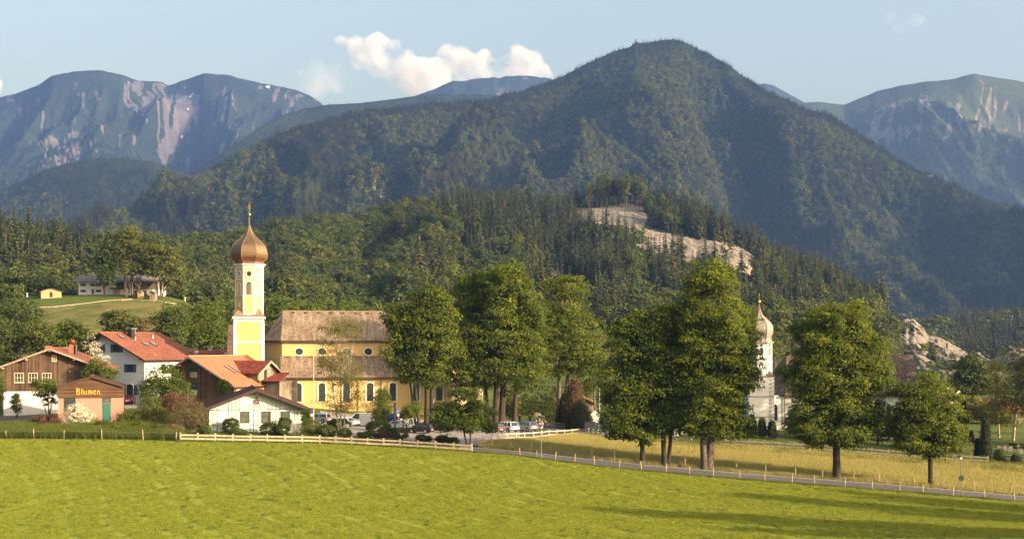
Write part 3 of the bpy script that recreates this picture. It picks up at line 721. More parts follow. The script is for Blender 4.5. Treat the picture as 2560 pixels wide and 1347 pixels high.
P, sx, sy, v, bro, tall, h = nearwood()
r_ = np.random.default_rng(9); N_ = len(P)
size = h/P[:,1]; order = np.argsort(-size*(1+.0*sx))
hidden = (sy > 905)
ind_s = [i for i in order if not bro[i] and not hidden[i]][:215]; ind_b = [i for i in order if bro[i] and not hidden[i]][:215]
SRC = {}
def plant(me, i, name, label, cat, group, base_h):
    o = link(name, me, None, tuple(P[i]-np.array([0,0,.3])), r_.random()*6.28)
    s = h[i]/base_h; o.scale = (s*r_.uniform(.85,1.15),)*2+(s,); tag(o, label, cat, group); return o
for q, i in enumerate(ind_s): SRC.setdefault('s%d' % (q % 4), plant(SPR[q % 4], i, 'spruce_tree', 'dark green spruce standing in the mixed wood of the near hill', 'tree', 'spruces of the near hill wood', 25))
for q, i in enumerate(ind_b): SRC.setdefault('b%d' % (q % 4), plant(BEE[q % 4], i, 'beech_tree', 'round leafy broadleaf tree standing in the mixed wood of the near hill', 'tree', 'broadleaf trees of the near hill wood', 18))
# the row of long bare stems on the summit
tl = [i for i in range(N_) if tall[i]]
rr = np.random.default_rng(3)
for q in range(46):
    px = 1462+q*3.3+rr.uniform(-3,3); pp, _ = on_layer(hillE, [px], [rr.uniform(.0,.05)]); pp = pp[0]; lf = rr.random() < .62
    o = link('spruce_tree' if not lf else 'beech_tree', TALLB[q % 3] if lf else TALLS[q % 2], None, tuple(pp-np.array([0,0,.3])), rr.random()*6); s = rr.uniform(.72,1.08)*(.8+.25*min(1,q/12)); o.scale = (s*1.2,s*1.2,s)
    tag(o, 'long bare stemmed %s in the row on the summit above the quarry scar' % ('broadleaf tree' if lf else 'spruce'), 'tree', 'bare stemmed %s on the summit' % ('broadleaf trees' if lf else 'spruces'))
for q in range(7):
    px = 1145+q*6; pp, _ = on_layer(hillE, [px], [.01]); pp = pp[0]
    o = link('spruce_tree', TALLS[q % 2], None, tuple(pp), rr.random()*6); s = rr.uniform(.8,1.0); o.scale = (s*.8,s*.8,s)
    tag(o, 'thin bare stemmed spruce in the open clump on the left crest', 'tree', 'bare stemmed spruces on the left crest')
iset = set(ind_s)|set(ind_b)|set(tl)
rest = np.array([i for i in range(N_) if i not in iset])
srcs = [SRC['s0'],SRC['s1'],SRC['s2'],SRC['s3'],SRC['b0'],SRC['b1'],SRC['b2'],SRC['b3']]
ix = np.where(bro[rest], 4+r_.integers(0,4,len(rest)), r_.integers(0,4,len(rest)))
hh = h[rest]/np.where(bro[rest], 18, 25)
gn_forest('hill_forest', P[rest]-np.array([0,0,.3]), hh*r_.uniform(.85,1.2,len(rest)), hh, r_.random(len(rest))*6.28, ix, srcs, 'mixed green wood covering the near hill behind the church', 'forest')
# left slope: dark spruces
LS = LAYERS['forested_slope']
Pl, sxl, syl, vl = scatter(LS, 520, -60, 600, 0, 1, 81, None, 1.0)
Pl_ord = np.argsort(Pl[:,1]); cnt = 0; restl = []
for i in Pl_ord:
    con = (sxl[i] < 235 and vl[i] < .75 and r_.random() < .7) or r_.random() < .15
    hgt = (r_.uniform(17,26) if con else r_.uniform(13,19))*(1.0 if vl[i] > .1 else .85)
    if con and cnt < 75:
        o = link('spruce_tree', SPR[cnt % 4], None, tuple(Pl[i]-np.array([0,0,.3])), r_.random()*6); s = hgt/25; o.scale = (s*1.1,s*1.1,s)
        tag(o, 'tall dark spruce on the wooded slope at the left edge behind the farm', 'tree', 'spruces on the left slope'); cnt += 1
    elif not con and r_.random() < .3:
        o = link('beech_tree', BEE[int(i) % 4], None, tuple(Pl[i]-np.array([0,0,.3])), r_.random()*6); s = hgt/18; o.scale = (s*1.1,s*1.1,s)
        tag(o, 'leafy broadleaf tree on the wooded slope behind the hilltop farm', 'tree', 'broadleaf trees on the left slope')
    else: restl.append((i, con, hgt))
ri = np.array([a[0] for a in restl]); rc = np.array([a[1] for a in restl]); rh = np.array([a[2] for a in restl])
gn_forest('slope_forest', Pl[ri], rh/np.where(rc,25,18), rh/np.where(rc,25,18), r_.random(len(ri))*6, np.where(rc, r_.integers(0,4,len(ri)), 4+r_.integers(0,4,len(ri))), srcs, 'dark mixed wood on the slope at the left edge', 'forest')
# distant woods
def far_sources():
    out = []
    Lm = LAYERS['low_wooded_ridge']
    for k, me in enumerate(FAR_SPR+FAR_BEE):
        pp, _ = on_layer(Lm, [2330+k*40.], [.2]); o = link('spruce_tree' if k < 3 else 'beech_tree', me, None, tuple(pp[0])); 
        tag(o, 'tree standing out at the top of the low dark ridge on the right', 'tree', 'trees on the low dark ridge'); out.append(o)
    return out
FS = far_sources()
def farwood(name, L, n, px0, px1, v0, v1, seed, hmin, hmax, pb, label, vpow=1.0, rockmax=.62, patch=120, fat=1.0):
    P, sx, sy, v = scatter(L, n, px0, px1, v0, v1, seed, None, vpow, rockmax); r = np.random.default_rng(seed+1); n = len(P)
    pm = fbm(sx/patch, sy/patch*.8, 4, seed); gap = fbm(sx/40, sy/30, 3, seed+5)
    keep = r.random(n) < np.clip(1.5-gap*1.1, 0, 1); P, sx, sy, v, pm = P[keep], sx[keep], sy[keep], v[keep], pm[keep]; n = len(P)
    b = (pm+r.normal(size=n)*.07 > pb) & (v > .05); hh = r.uniform(hmin, hmax, n)*np.where(b, .85, 1)*(.58+.42*sstep(0,.16,v))
    s = hh/np.where(b, 17, 24)
    return gn_forest(name, P-np.array([0,0,.5]), s*r.uniform(.9,1.3,n)*fat, s, r.random(n)*6.28, np.where(b, 3+r.integers(0,2,n), r.integers(0,3,n)), FS, label, 'forest')
farwood('mountain_forest', LAYERS['wooded_mountain'], 62000, 60, 2700, 0, .97, 101, 14, 27, .51, 'dense mixed forest on the big mountain in the middle', 1.2)
farwood('foothill_forest', LAYERS['dark_forest_foothill'], 7000, -100, 640, 0, .9, 111, 15, 24, .62, 'dark bluish forest on the foothill at the far left')
farwood('ridge_forest', LAYERS['dark_forest_ridge'], 7000, 200, 1300, 0, .8, 121, 16, 26, .7, 'dark blue forest on the shaded ridge left of the summit')
farwood('low_ridge_forest', LAYERS['low_wooded_ridge'], 1500, 2190, 2700, 0, 1, 131, 14, 24, .62, 'dark spruce wood on the low ridge at the right')
farwood('outcrop_shrubs', LAYERS['limestone_outcrop'], 170, 2215, 2700, .2, 1, 141, 3, 8, .42, 'shrubs and small trees growing on the limestone outcrop', 1.0, .45)
farwood('high_forest', LAYERS['right_mountain'], 5000, 1900, 2700, .38, .9, 151, 14, 22, .6, 'forest on the lower flank of the right mountain')
farwood('range_forest', LAYERS['rocky_mountain_range'], 3500, -100, 500, .5, .9, 161, 14, 22, .7, 'sparse forest under the rocky range at the left')

# ================================================================ clouds, far behind the mountains
t = NT('cloud_vapour'); pv = t.n('VolumePrincipled'); pv.inputs['Color'].default_value = (1,.985,.97,1); pv.inputs['Anisotropy'].default_value = -.25
nz = t.noise(t.coord(1), .0042, 6, .62); nz2 = t.noise(t.coord(1), .0016, 3, .5)
den = t.math('MULTIPLY', t.ramp(t.math('ADD', t.math('MULTIPLY', nz, .6), t.math('MULTIPLY', nz2, .4)), [(.41, 0), (.66, 1)]), .009)
t.l(den, pv.inputs['Density']); t.l(pv.outputs[0], t.out.inputs['Volume']); t.m.cycles.volume_step_rate = .35 if hasattr(t.m.cycles, 'volume_step_rate') else 1
M_CLOUD = t.m
t = NT('thin_cloud_vapour'); pv = t.n('VolumePrincipled'); pv.inputs['Color'].default_value = (1,.98,.97,1)
den = t.math('MULTIPLY', t.ramp(t.noise(t.coord(1), .0035, 5, .6), [(.42, 0), (.68, 1)]), .0016); t.l(den, pv.inputs['Density']); t.l(pv.outputs[0], t.out.inputs['Volume']); M_CLOUD2 = t.m
import bmesh
def cloud(label, sph, d, mat, seed):
    r = np.random.default_rng(seed); k = d/F; bm = bmesh.new(); cx = X(sph[0][0], d)
    for (px, py, rad) in sph:
        rad *= 1.22
        for q in range(4):
            rr = rad*k*(1 if q == 0 else r.uniform(.35,.6)); off = np.zeros(3) if q == 0 else (r.normal(size=3)*rad*k*.55)
            mt = Matrix.Translation((X(px,d)-cx+off[0], off[1]*1.3, Z(py,d)+off[2]*.8))
            bmesh.ops.create_icosphere(bm, subdivisions=2, radius=rr, matrix=mt)
    me = bpy.data.meshes.new('cloud'); bm.to_mesh(me); bm.free(); o = link('tmp_cloud', me)
    md = o.modifiers.new('r', 'REMESH'); md.mode = 'VOXEL'; md.voxel_size = 28
    tx = bpy.data.textures.new('lumps', 'CLOUDS'); tx.noise_scale = 150; dm = o.modifiers.new('d', 'DISPLACE'); dm.texture = tx; dm.strength = 110; dm.mid_level = .5
    dg = bpy.context.evaluated_depsgraph_get(); m2 = bpy.data.meshes.new_from_object(o.evaluated_get(dg)); bpy.data.objects.remove(o); m2.materials.clear(); m2.materials.append(mat)
    c = link('cloud', m2, None, (cx, d, 0)); tag(c, label, 'cloud'); return c
cloud('larger white cloud rising left of centre over the saddle of the mountains', [(855,100,14),(890,118,26),(940,118,30),(955,145,42),(905,150,24),(1005,170,40),(1045,185,36),(1080,195,42),(1050,222,26),(1095,215,28),(1110,160,14),(1000,198,22),(1022,212,24),(1112,190,22)], 13000, M_CLOUD, 1)
cloud('white cloud bank above the middle ridge, right of the larger cloud', [(1120,132,22),(1150,145,28),(1060,165,20),(1185,172,30),(1230,172,28),(1265,165,26),(1300,150,30),(1325,165,34),(1350,185,26),(1285,195,30),(1220,200,26),(1165,195,24),(1365,200,16),(1212,148,18),(1245,195,26),(1130,170,24)], 13600, M_CLOUD, 2)
cloud('faint grey cloud at the left of the larger white cloud', [(765,190,24),(800,180,28),(830,200,30),(780,215,28),(850,175,22)], 12600, M_CLOUD2, 3)
cloud('tiny white cloud at the left picture edge', [(-14,212,16),(-6,225,12)], 12800, M_CLOUD, 4)
cloud('pale wisp high on the right side of the sky', [(2230,45,14),(2260,40,18),(2290,52,16),(2255,62,14)], 15000, M_CLOUD2, 5)
# ================================================================ buildings
M_YELLOW = plaster('yellow_plaster', (.50,.37,.16), .88)
M_WHITEP = plaster('white_plaster', (.60,.61,.62), .8)
M_TRIM = plaster('white_trim', (.60,.59,.57), .85)
M_CREAM = plaster('cream_plaster', (.52,.43,.29), .85)
M_PINK = plaster('salmon_plaster', (.42,.20,.16), .9)
M_MINT = plaster('pale_mint_plaster', (.52,.57,.56), .9)
M_GREYP = plaster('grey_render', (.32,.31,.30), .8)
M_WOODD = planks('weathered_dark_boards', (.035,.022,.016), (.15,.10,.07), .2)
M_WOODB = planks('brown_boards', (.055,.028,.017), (.17,.095,.055), .22)
M_WOODG = planks('grey_silver_boards', (.10,.08,.06), (.30,.25,.19), .2)
M_WOODF = planks('fascia_boards', (.05,.026,.017), (.13,.075,.045), .22, True)
M_WOODL = planks('light_new_boards', (.28,.19,.10), (.50,.37,.21), .2)
M_BEAM = plain('verge_timber', (.30,.25,.20), .85, 0, .25, 4)
M_BEAMD = plain('dark_timber', (.06,.04,.03), .85, 0, .3, 4)
M_TILER = roof_mat('red_clay_tiles', [(.11,.038,.028),(.18,.065,.043),(.25,.105,.068)], .26, .36, (.16,.06,.04), .6)
M_TILEO = roof_mat('orange_clay_tiles', [(.25,.095,.055),(.32,.125,.07),(.37,.16,.095)], .26, .36, (.34,.13,.08), .3)
M_TILED = roof_mat('dark_red_tiles', [(.11,.025,.02),(.19,.045,.032),(.26,.07,.045)], .30, .38)
M_TILEB = roof_mat('brown_red_tiles', [(.04,.02,.019),(.065,.03,.027),(.09,.04,.035)], .30, .38)
M_SHING = roof_mat('wood_shingles', [(.085,.06,.042),(.15,.108,.075),(.22,.165,.12)], .32, .30, (.36,.30,.24), .6)
M_SHINGD = roof_mat('dark_wood_shingles', [(.045,.032,.028),(.085,.06,.05),(.13,.095,.08)], .32, .30, (.15,.12,.10), .5)
M_SHINGG = roof_mat('grey_shingles', [(.12,.10,.09),(.17,.145,.13),(.24,.21,.19)], .3, .3)
M_GLASS = glass_mat('window_glass'); M_GLASSG = glass_mat('window_glass_curtain', (.05,.056,.048), .25)
M_FRAMEW = paint('window_frame_cream', (.50,.42,.32)); M_FRAMEWW = paint('window_frame_white', (.75,.73,.70)); M_FRAMED = paint('window_frame_dark', (.035,.045,.045))
M_SHUT = paint('shutter_blue', (.045,.075,.11), .7); M_DOORG = paint('door_green', (.02,.12,.085), .5)
M_GUTTER = paint('gutter_brown', (.07,.045,.035), .5, .3); M_ZINC = paint('sheet_metal', (.42,.43,.44), .4, .7)
M_GOLD = paint('gilding', (.85,.55,.16), .25, 1); M_BRICK = plain('chimney_brick', (.30,.11,.075), .9, 0, .3, 5, .4)
M_BLACK = paint('black_paint', (.012,.012,.013), .5); M_REDP = paint('red_lacquer', (.26,.02,.02), .5)
M_SIGNY = paint('sign_yellow', (.50,.31,.05), .5); M_SIGNR = paint('sign_red', (.10,.008,.014), .5); M_SIGNGR = paint('sign_letter_grey', (.27,.27,.27), .5)
M_GREENISH = plaster('pale_green_yellow_plaster', (.42,.45,.16), .85)

def slab(name, pts, mat, parent, th=.16, label=None):
    # pts: polygon on the roof plane; first edge runs along the ridge
    p = [Vector(q) for q in pts]; n = (p[1]-p[0]).cross(p[2]-p[0]).normalized()
    if n.z < 0: n = -n
    e = (p[1]-p[0]).normalized(); s = n.cross(e).normalized()
    if s.z > 0: s = -s
    k = len(p); V = [q for q in p]+[q-n*th for q in p]
    Fs = [tuple(range(k)), tuple(range(2*k-1, k-1, -1))]+[(i, (i+1) % k, k+(i+1) % k, k+i) for i in range(k)]
    me = bpy.data.meshes.new(name); me.from_pydata([tuple(v) for v in V], [], Fs); me.materials.append(mat)
    uv = me.uv_layers.new(name='UVMap'); off = parent.get('_uvo', 0.0) if parent else 0
    for lp in me.loops:
        q = V[lp.vertex_index]-p[0]; uv.data[lp.index].uv = (q.dot(e)+20, q.dot(s)+20)
    import bmesh
    bm = bmesh.new(); bm.from_mesh(me); bmesh.ops.recalc_face_normals(bm, faces=bm.faces); bm.to_mesh(me); bm.free()
    o = link(name, me, parent)
    if label: o['label'] = label
    return o
class House:
    def __init__(s, name, label, cat, px, py, d, rz=0, group=None):
        s.x0, s.y0 = X(px, d), d; s.z0 = Z(py, d); s.c, s.s = math.cos(R(rz)), math.sin(R(rz))
        s.r = thing(name, label, cat, (s.x0, s.y0, s.z0), R(rz), group)
    def fx(s, px, t=0):      # local x of a direction on the front plane (local y = t)
        k = (px-1280)/F; X0 = s.x0-s.s*t; Y0 = s.y0+s.c*t; return (k*Y0-X0)/(s.c-k*s.s)
    def fz(s, px, py, t=0): a = s.fx(px, t); return Z(py, s.y0+s.s*a+s.c*t)-s.z0
    def sy(s, px, a):        # local y of a direction on the side plane (local x = a)
        k = (px-1280)/F; X0 = s.x0+s.c*a; Y0 = s.y0+s.s*a; return (X0-k*Y0)/(k*s.c+s.s)
    def sz(s, px, py, a): t = s.sy(px, a); return Z(py, s.y0+s.s*a+s.c*t)-s.z0
def wall(H, poly, L, mat, name='wall', y0=0, label=None):
    return part(name, MB().prism(poly, 'y', y0, y0+L), mat, H.r, label)
def rect_window(H, x, z, w, h, fm, gm, y=0, rz=0, a=None, bars=(1,1), fw=.09, shut=None, name='window', sill=False, proud=.07):
    # x,z: centre on the front plane; for the right side wall rz=90 and a = wall x, x = local y
    m = MB(); W, H2 = w/2, h/2
    for (x0, x1, z0, z1) in ((-W,-W+fw,-H2,H2),(W-fw,W,-H2,H2),(-W+fw,W-fw,H2-fw,H2),(-W+fw,W-fw,-H2,-H2+fw)): m.box(x0, x1, -proud, .02, z0, z1)
    for i in range(bars[0]): c = -W+(i+1)*w/(bars[0]+1); m.box(c-fw*.35, c+fw*.35, -proud*.8, .01, -H2+fw, H2-fw)
    for i in range(bars[1]): c = -H2+(i+1)*h/(bars[1]+1); m.box(-W+fw, W-fw, -proud*.7, .012, c-fw*.3, c+fw*.3)
    if sill: m.box(-W-.08, W+.08, -proud-.08, .02, -H2-.08, -H2-.002)
    loc = (x, y, z) if rz == 0 else (a, x, z)
    o = part(name, m, fm, H.r, None, loc, R(rz))
    part('pane', MB().box(-W+fw, W-fw, -proud*.35, .005, -H2+fw, H2-fw), gm, o)
    if shut:
        sw = w*.5
        for sg in (-1, 1):
            q = MB().box(-sw/2, sw/2, -.06, -.004, -H2-.02, H2+.02)
            for k in range(6): zz = -H2+.1+(h-.2)*k/5; q.box(-sw/2+.06, sw/2-.06, -.075, -.0605, zz-.035, zz+.035)
            dx = sg*(W+sw/2+.03)
            l2 = (x+dx, y, z) if rz == 0 else (a, x+dx, z)
            part('shutter', q, shut, H.r, None, l2, R(rz))
    return o
def arch_pts(w, h, n=10, ell=1.0):
    # outline of an arched opening, base at z=0
    r = w/2; hs = h-r*ell; p = [(-r,0),(r,0)]
    for i in range(n+1): a = math.pi*i/n; p.append((r*math.cos(a), hs+r*ell*math.sin(a)))
    return p
def ring(m, inner, outer, y0, y1):
    n = len(inner); b = []
    for i in range(n):
        j = (i+1) % n
        q = [inner[i], inner[j], outer[j], outer[i]]; m.prism(q, 'y', y0, y1)
def arch_window(H, x, z, w, h, sm, gm, y=0, rz=0, a=None, sw=.25, ell=1.0, name='arched_window', lattice=True, slats=0):
    inner = arch_pts(w, h, 10, ell); outer = arch_pts(w+2*sw, h+sw, 10, ell); outer = [(p[0], p[1]-(sw*.5 if i < 2 else 0)) for i, p in enumerate(outer)]
    m = MB(); ring(m, inner, outer, -.09, .02)
    loc = (x, y, z) if rz == 0 else (a, x, z)
    o = part(name, m, sm, H.r, None, loc, R(rz))
    part('pane', MB().prism(arch_pts(w+.02, h+.01, 10, ell), 'y', -.03, .01), gm, o)
    if lattice:
        q = MB(); 
        for i in (1, 2): c = -w/2+w*i/3; q.box(c-.02, c+.02, -.05, -.031, 0, h*.9)
        for i in range(1, 6): c = h*i/6; q.box(-w/2, w/2, -.048, -.033, c-.015, c+.015)
        part('glazing_bars', q, M_FRAMED, o)
    for i in range(slats):
        zz = h*(i+.5)/slats; ww = w if zz < h-w/2 else w*.8
        part('louver_slat', MB().add([(-ww/2,-.16,zz-.12),(ww/2,-.16,zz-.12),(ww/2,-.035,zz+.06),(-ww/2,-.035,zz+.06),(-ww/2,-.16,zz-.085),(ww/2,-.16,zz-.085),(ww/2,-.035,zz+.095),(-ww/2,-.035,zz+.095)], [(0,3,2,1),(4,5,6,7),(0,1,5,4),(1,2,6,5),(2,3,7,6),(3,0,4,7)]), M_WOODG, o)
    return o
def oval(rx, rz_, n=16): return [(rx*math.cos(2*math.pi*i/n), rz_*math.sin(2*math.pi*i/n)) for i in range(n)]
def oval_window(H, x, z, rx, rzz, sm, gm, y=0, rot=0, loc=None, sw=.16, parent=None, name='oval_window'):
    m = MB(); ring(m, oval(rx, rzz), oval(rx+sw, rzz+sw), -.09, .02)
    o = part(name, m, sm, parent or H.r, None, loc or (x, y, z), rot)
    part('pane', MB().prism(oval(rx+.01, rzz+.01), 'y', -.03, .01), gm, o); return o
def gable_roof(H, wl, wr, L, hl, hr_, ht, mat, of=.9, ob=.6, os=.8, th=.2, verge=None, purl=3, y0=0, name='roof', gut=True, vw=.24):
    sl = (ht-hl)/wl; sr = (ht-hr_)/wr
    a = y0-of; b = y0+L+ob
    T = Vector((0,0,ht+th))
    slab(name, [(0,a,ht+th),(0,b,ht+th),(-wl-os,b,ht+th-sl*(wl+os)),(-wl-os,a,ht+th-sl*(wl+os))], mat, H.r, th)
    slab(name, [(0.003,a,ht+th),(0.003,b,ht+th),(wr+os,b,ht+th-sr*(wr+os)),(wr+os,a,ht+th-sr*(wr+os))], mat, H.r, th)
    part('ridge_tiles', MB().tube([(0,a,ht+th+.02),(0,b,ht+th+.02)], .11, 8), mat if False else M_RIDGE.get(mat.name, mat), H.r)
    vm = verge or M_BEAM
    for (w, s_, sg) in ((wl, sl, -1), (wr, sr, 1)):
        m = MB(); m.bar((0,a-.03,ht+th-.16),(sg*(w+os),a-.03,ht+th-.16-s_*(w+os)), .05, vw, (0,0,1)); part('verge_board', m, vm, H.r)
    for (w, s_, sg) in ((wl, sl, -1), (wr, sr, 1)):
        n = purl
        for i in range(n):
            if i == 0 and sg == 1 and n > 1: continue
            xx = sg*w*(i/(n-1) if n > 1 else 1); zz = ht-.12-s_*abs(xx)-.12
            part('purlin', MB().box(xx-.1, xx+.1, a+.05, y0+.05, zz-.12, zz+.1), vm, H.r)
        if gut: part('gutter', MB().tube([(sg*(w+os+.06), a, ht+th-s_*(w+os)-.1),(sg*(w+os+.06), b, ht+th-s_*(w+os)-.1)], .08, 8), M_GUTTER, H.r)
M_RIDGE = {}
for nm, c in (('red_clay_tiles',(.26,.09,.055)),('orange_clay_tiles',(.55,.2,.10)),('dark_red_tiles',(.22,.06,.045)),('brown_red_tiles',(.11,.045,.04)),('wood_shingles',(.2,.15,.11)),('dark_wood_shingles',(.09,.065,.055)),('grey_shingles',(.2,.18,.16))):
    M_RIDGE[nm] = plain('ridge_'+nm, c, .85, 0, .2, 6)
def gable_poly(wl, wr, z0, hl, hr_, ht): return [(-wl,z0),(wr,z0),(wr,hr_),(0,ht),(-wl,hl)]

# ---------------------------------------------------------------- yellow church
H = House('yellow_church', 'large yellow baroque church with white trim and brown shingled roofs beside its onion domed tower', 'church', 900, 1024, 235, 10)
H.r['label'] = 'large yellow church with brown shingle roofs and a tall onion domed tower'
CPX = 622
fx = lambda px, d: H.fx(px, d-235.0)
fz = lambda py, d: H.fz(CPX, py, d-235.0)
dy = lambda d: d-235.0
def box_w(name, px0, px1, py0, py1, d0, d1, mat, zlo=None):
    z0 = fz(py1, d0) if zlo is None else zlo
    return part(name, MB().box(fx(px0, d0), fx(px1, d0), dy(d0), dy(d1), z0, fz(py0, d0)), mat, H.r)
# tower shaft
tx = fx(622, 229); hw = 2.5; zt = fz(795, 229)
part('tower_shaft', MB().box(tx-hw, tx+hw, dy(229), dy(234), -2, zt), M_YELLOW, H.r)
for sx in (-1, 1):
    part('corner_pilaster', MB().box(tx+sx*(hw-.22)-.27, tx+sx*(hw-.22)+.27, dy(229)-.06, dy(229)+.6, -2, zt-.6), M_TRIM, H.r)
    part('corner_pilaster', MB().box(tx+sx*(hw+.03)-.05, tx+sx*(hw+.03)+.05, dy(233.4), dy(234)+.05, -2, zt-.6), M_TRIM, H.r)
zb = fz(855, 229); part('string_course', MB().box(tx-hw+.051, tx+hw-.051, dy(229)-.05, dy(229)+.1, zb-.17, zb+.17), M_TRIM, H.r)
part('tower_cornice', MB().box(tx-hw-.03, tx+hw+.03, dy(229)-.08, dy(234)+.08, zt-.62, zt-.1).box(tx-hw-.28, tx+hw+.28, dy(229)-.33, dy(234)+.33, zt-.1, zt+.22), M_TRIM, H.r)
# skirt with small corner roofs
cx_, cy_ = tx+.03, dy(231.5); ap = 2.36; zo = fz(787, 231.5)
sk = MB()
rr_ = 1.0/math.cos(math.pi/8)
oc = [(cx_+ap*rr_*math.cos(R(22.5+45*k)), cy_+ap*rr_*math.sin(R(22.5+45*k))) for k in range(8)]
sqb = hw+.3; base = [(tx-sqb,dy(231.5)-sqb),(tx+sqb,dy(231.5)-sqb),(tx+sqb,dy(231.5)+sqb),(tx-sqb,dy(231.5)+sqb)]
for sx in (-1, 1):
    for sy_ in (-1, 1):
        c = (tx+sx*sqb, cy_+sy_*sqb, zt+.22); q = ap*math.tan(math.pi/8)
        p1 = (cx_+sx*ap, cy_+sy_*q*.2, zt+.25); p2 = (cx_+sx*q*.2, cy_+sy_*ap, zt+.25)
        m1 = (cx_+sx*(ap+q)/2*.97, cy_+sy_*(ap+q)/2*.97, zt+1.75)
        e1 = (tx+sx*sqb, cy_, zt+.22); e2 = (cx_, cy_+sy_*sqb, zt+.22)
        sk.add([c, e1, m1], [(0,1,2)]); sk.add([c, m1, e2], [(0,1,2)]); sk.add([e1, (cx_+sx*ap*.95, cy_+sy_*q, zt+.9), m1], [(0,1,2)]); sk.add([e2, m1, (cx_+sx*q, cy_+sy_*ap*.95, zt+.9)], [(0,1,2)])
M_COPR = plain('aged_roof_sheet', (.20,.14,.10), .7, 0, .3, 4)
part('skirt_roof', sk, M_COPR, H.r)
for sx in (-1, 1): part('finial', MB().lathe([(.06,0),(.06,.35),(.16,.4),(.16,.5),(.08,.55),(.15,.7),(.05,.95)], 8, (cx_+sx*1.68, cy_-1.68, zt+1.75)), M_TRIM, H.r)
# octagon
ztop = fz(664, 231.5); zn = fz(790, 229)
part('tower_octagon', MB().lathe([(ap*rr_, zn-.4), (ap*rr_, ztop)], 8, (cx_, cy_, 0), R(22.5)), M_YELLOW, H.r)
for k in range(8):
    (ax, ay) = oc[k]; m = MB(); m.lathe([(.24, zn-.4), (.24, ztop-.2)], 8, (ax-(ax-cx_)*.075, ay-(ay-cy_)*.075, 0), R(22.5)); part('corner_pilaster', m, M_TRIM, H.r)
for py, t_ in ((697.5, .1), (739, .1), (786, .14)):
    z = fz(py, 229.2); part('string_course', MB().lathe([(ap*rr_+.10, z-t_), (ap*rr_+.10, z+t_)], 8, (cx_, cy_, 0), R(22.5)), M_TRIM, H.r)
part('upper_cornice', MB().lathe([(ap*rr_+.05, ztop-.5), (ap*rr_+.12, ztop-.15), (ap*rr_+.42, ztop), (ap*rr_+.42, ztop+.2)], 8, (cx_, cy_, 0), R(22.5)), M_TRIM, H.r)
for k, ang in enumerate((-90, -45, 0, 45, 90, 135, 180, -135)):
    nx, ny = math.cos(R(ang)), math.sin(R(ang)); bx, by = cx_+nx*ap, cy_+ny*ap; rot = R(ang+90)
    z = fz(684, 229.2); dark = ang in (-90, 90)
    oval_window(H, 0, 0, .42, .46 if True else .4, M_TRIM, M_BLACK if dark else M_GREYP, rot=rot, loc=(bx+nx*.005, by+ny*.005, z), sw=.15, name='round_window')
    zl = fz(737, 229.2); w_, h_ = (.92, 2.15) if dark else (.6, 1.95)
    inner = arch_pts(w_, h_, 8); outer = arch_pts(w_+.36, h_+.18, 8); m = MB(); ring(m, inner, outer, -.07, .02)
    o = part('belfry_window' if dark else 'blind_window', m, M_TRIM, H.r, None, (bx, by, zl+.1), rot)
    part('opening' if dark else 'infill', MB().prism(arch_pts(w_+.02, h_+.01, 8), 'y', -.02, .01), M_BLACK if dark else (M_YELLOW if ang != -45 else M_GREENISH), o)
    if dark:
        for i in range(7):
            zz = .12+i*.26; part('louver_slat', MB().add([(-.45,-.14,zz-.08),(.45,-.14,zz-.08),(.45,-.03,zz+.06),(-.45,-.03,zz+.06),(-.45,-.14,zz-.03),(.45,-.14,zz-.03),(.45,-.03,zz+.11),(-.45,-.03,zz+.11)], [(0,3,2,1),(4,5,6,7),(0,1,5,4),(1,2,6,5),(2,3,7,6),(3,0,4,7)]), M_WOODG, o)
# onion dome: eight curved faces of copper shingles
t = NT('dome_copper_shingles'); uvn = t.n('TexCoord'); sp_ = t.n('SeparateXYZ'); t.l(uvn.outputs['Object'], sp_.inputs[0])
rowf = t.math('FRACT', t.math('MULTIPLY', sp_.outputs[2], 4.5)); vor = t.n('TexVoronoi'); t.l(t.coord((4.5,4.5,5)), vor.inputs['Vector'])
nn = t.noise(t.coord((3,3,5)), 1.5, 5, .7); zc = t.ramp(t.math('DIVIDE', t.math('ADD', sp_.outputs[2], 0), 6.5), [(0,(.22,.065,.02)),(.17,(.17,.065,.025)),(.22,(.13,.085,.045)),(1,(.14,.09,.045))])
cc_ = t.mix(t.ramp(nn, [(.35,0),(.7,.65)]), zc, (.26,.18,.10)); cc_ = t.mix(t.math('MULTIPLY', t.math('LESS_THAN', rowf, .14), .4), cc_, (.05,.03,.02))
M_DOME = t.pbr(cc_, .42, .6, t.bump(t.math('ADD', vor.outputs['Distance'], rowf), .5, .04), .5)
def dome(H, prof, c, mat, k, name='onion_dome'):
    # prof: (half width across flats, z)
    zz = np.array([p[1] for p in prof]); ww = np.array([p[0] for p in prof]); zi = np.linspace(zz[0], zz[-1], 34)
    # smooth (Catmull-like) through numpy interpolation and light filtering
    wi = np.interp(zi, zz, ww); w2 = wi.copy(); w2[1:-1] = (wi[:-2]+2*wi[1:-1]+wi[2:])/4
    m = MB(); m.lathe([(w*rr_*k, z-zi[0]) for w, z in zip(w2, zi)], 8, (0,0,0), R(22.5))
    o = part(name, m, mat, H.r, None, (c[0], c[1], zi[0]+c[2]))
    for q in range(8):
        a = R(22.5+45*q); pts = [(w*rr_*k*math.cos(a), w*rr_*k*math.sin(a), z-zi[0]) for w, z in zip(w2, zi)]
        part('hip_seam', MB().tube(pts, .05, 5), M_COPR, o)
    return o
u = .01562
prof = [(150*u, 0), (146*u, 8*u), (150*u, 22*u), (178*u, 45*u), (191*u, 65*u), (199*u, 95*u), (199*u, 120*u), (190*u, 155*u), (176*u, 195*u), (140*u, 235*u), (102*u, 268*u), (70*u, 300*u), (48*u, 330*u), (30*u, 365*u), (16*u, 400*u), (7*u, 430*u)]
dome(H, prof, (cx_, cy_, ztop+.35), M_DOME, 1.0)
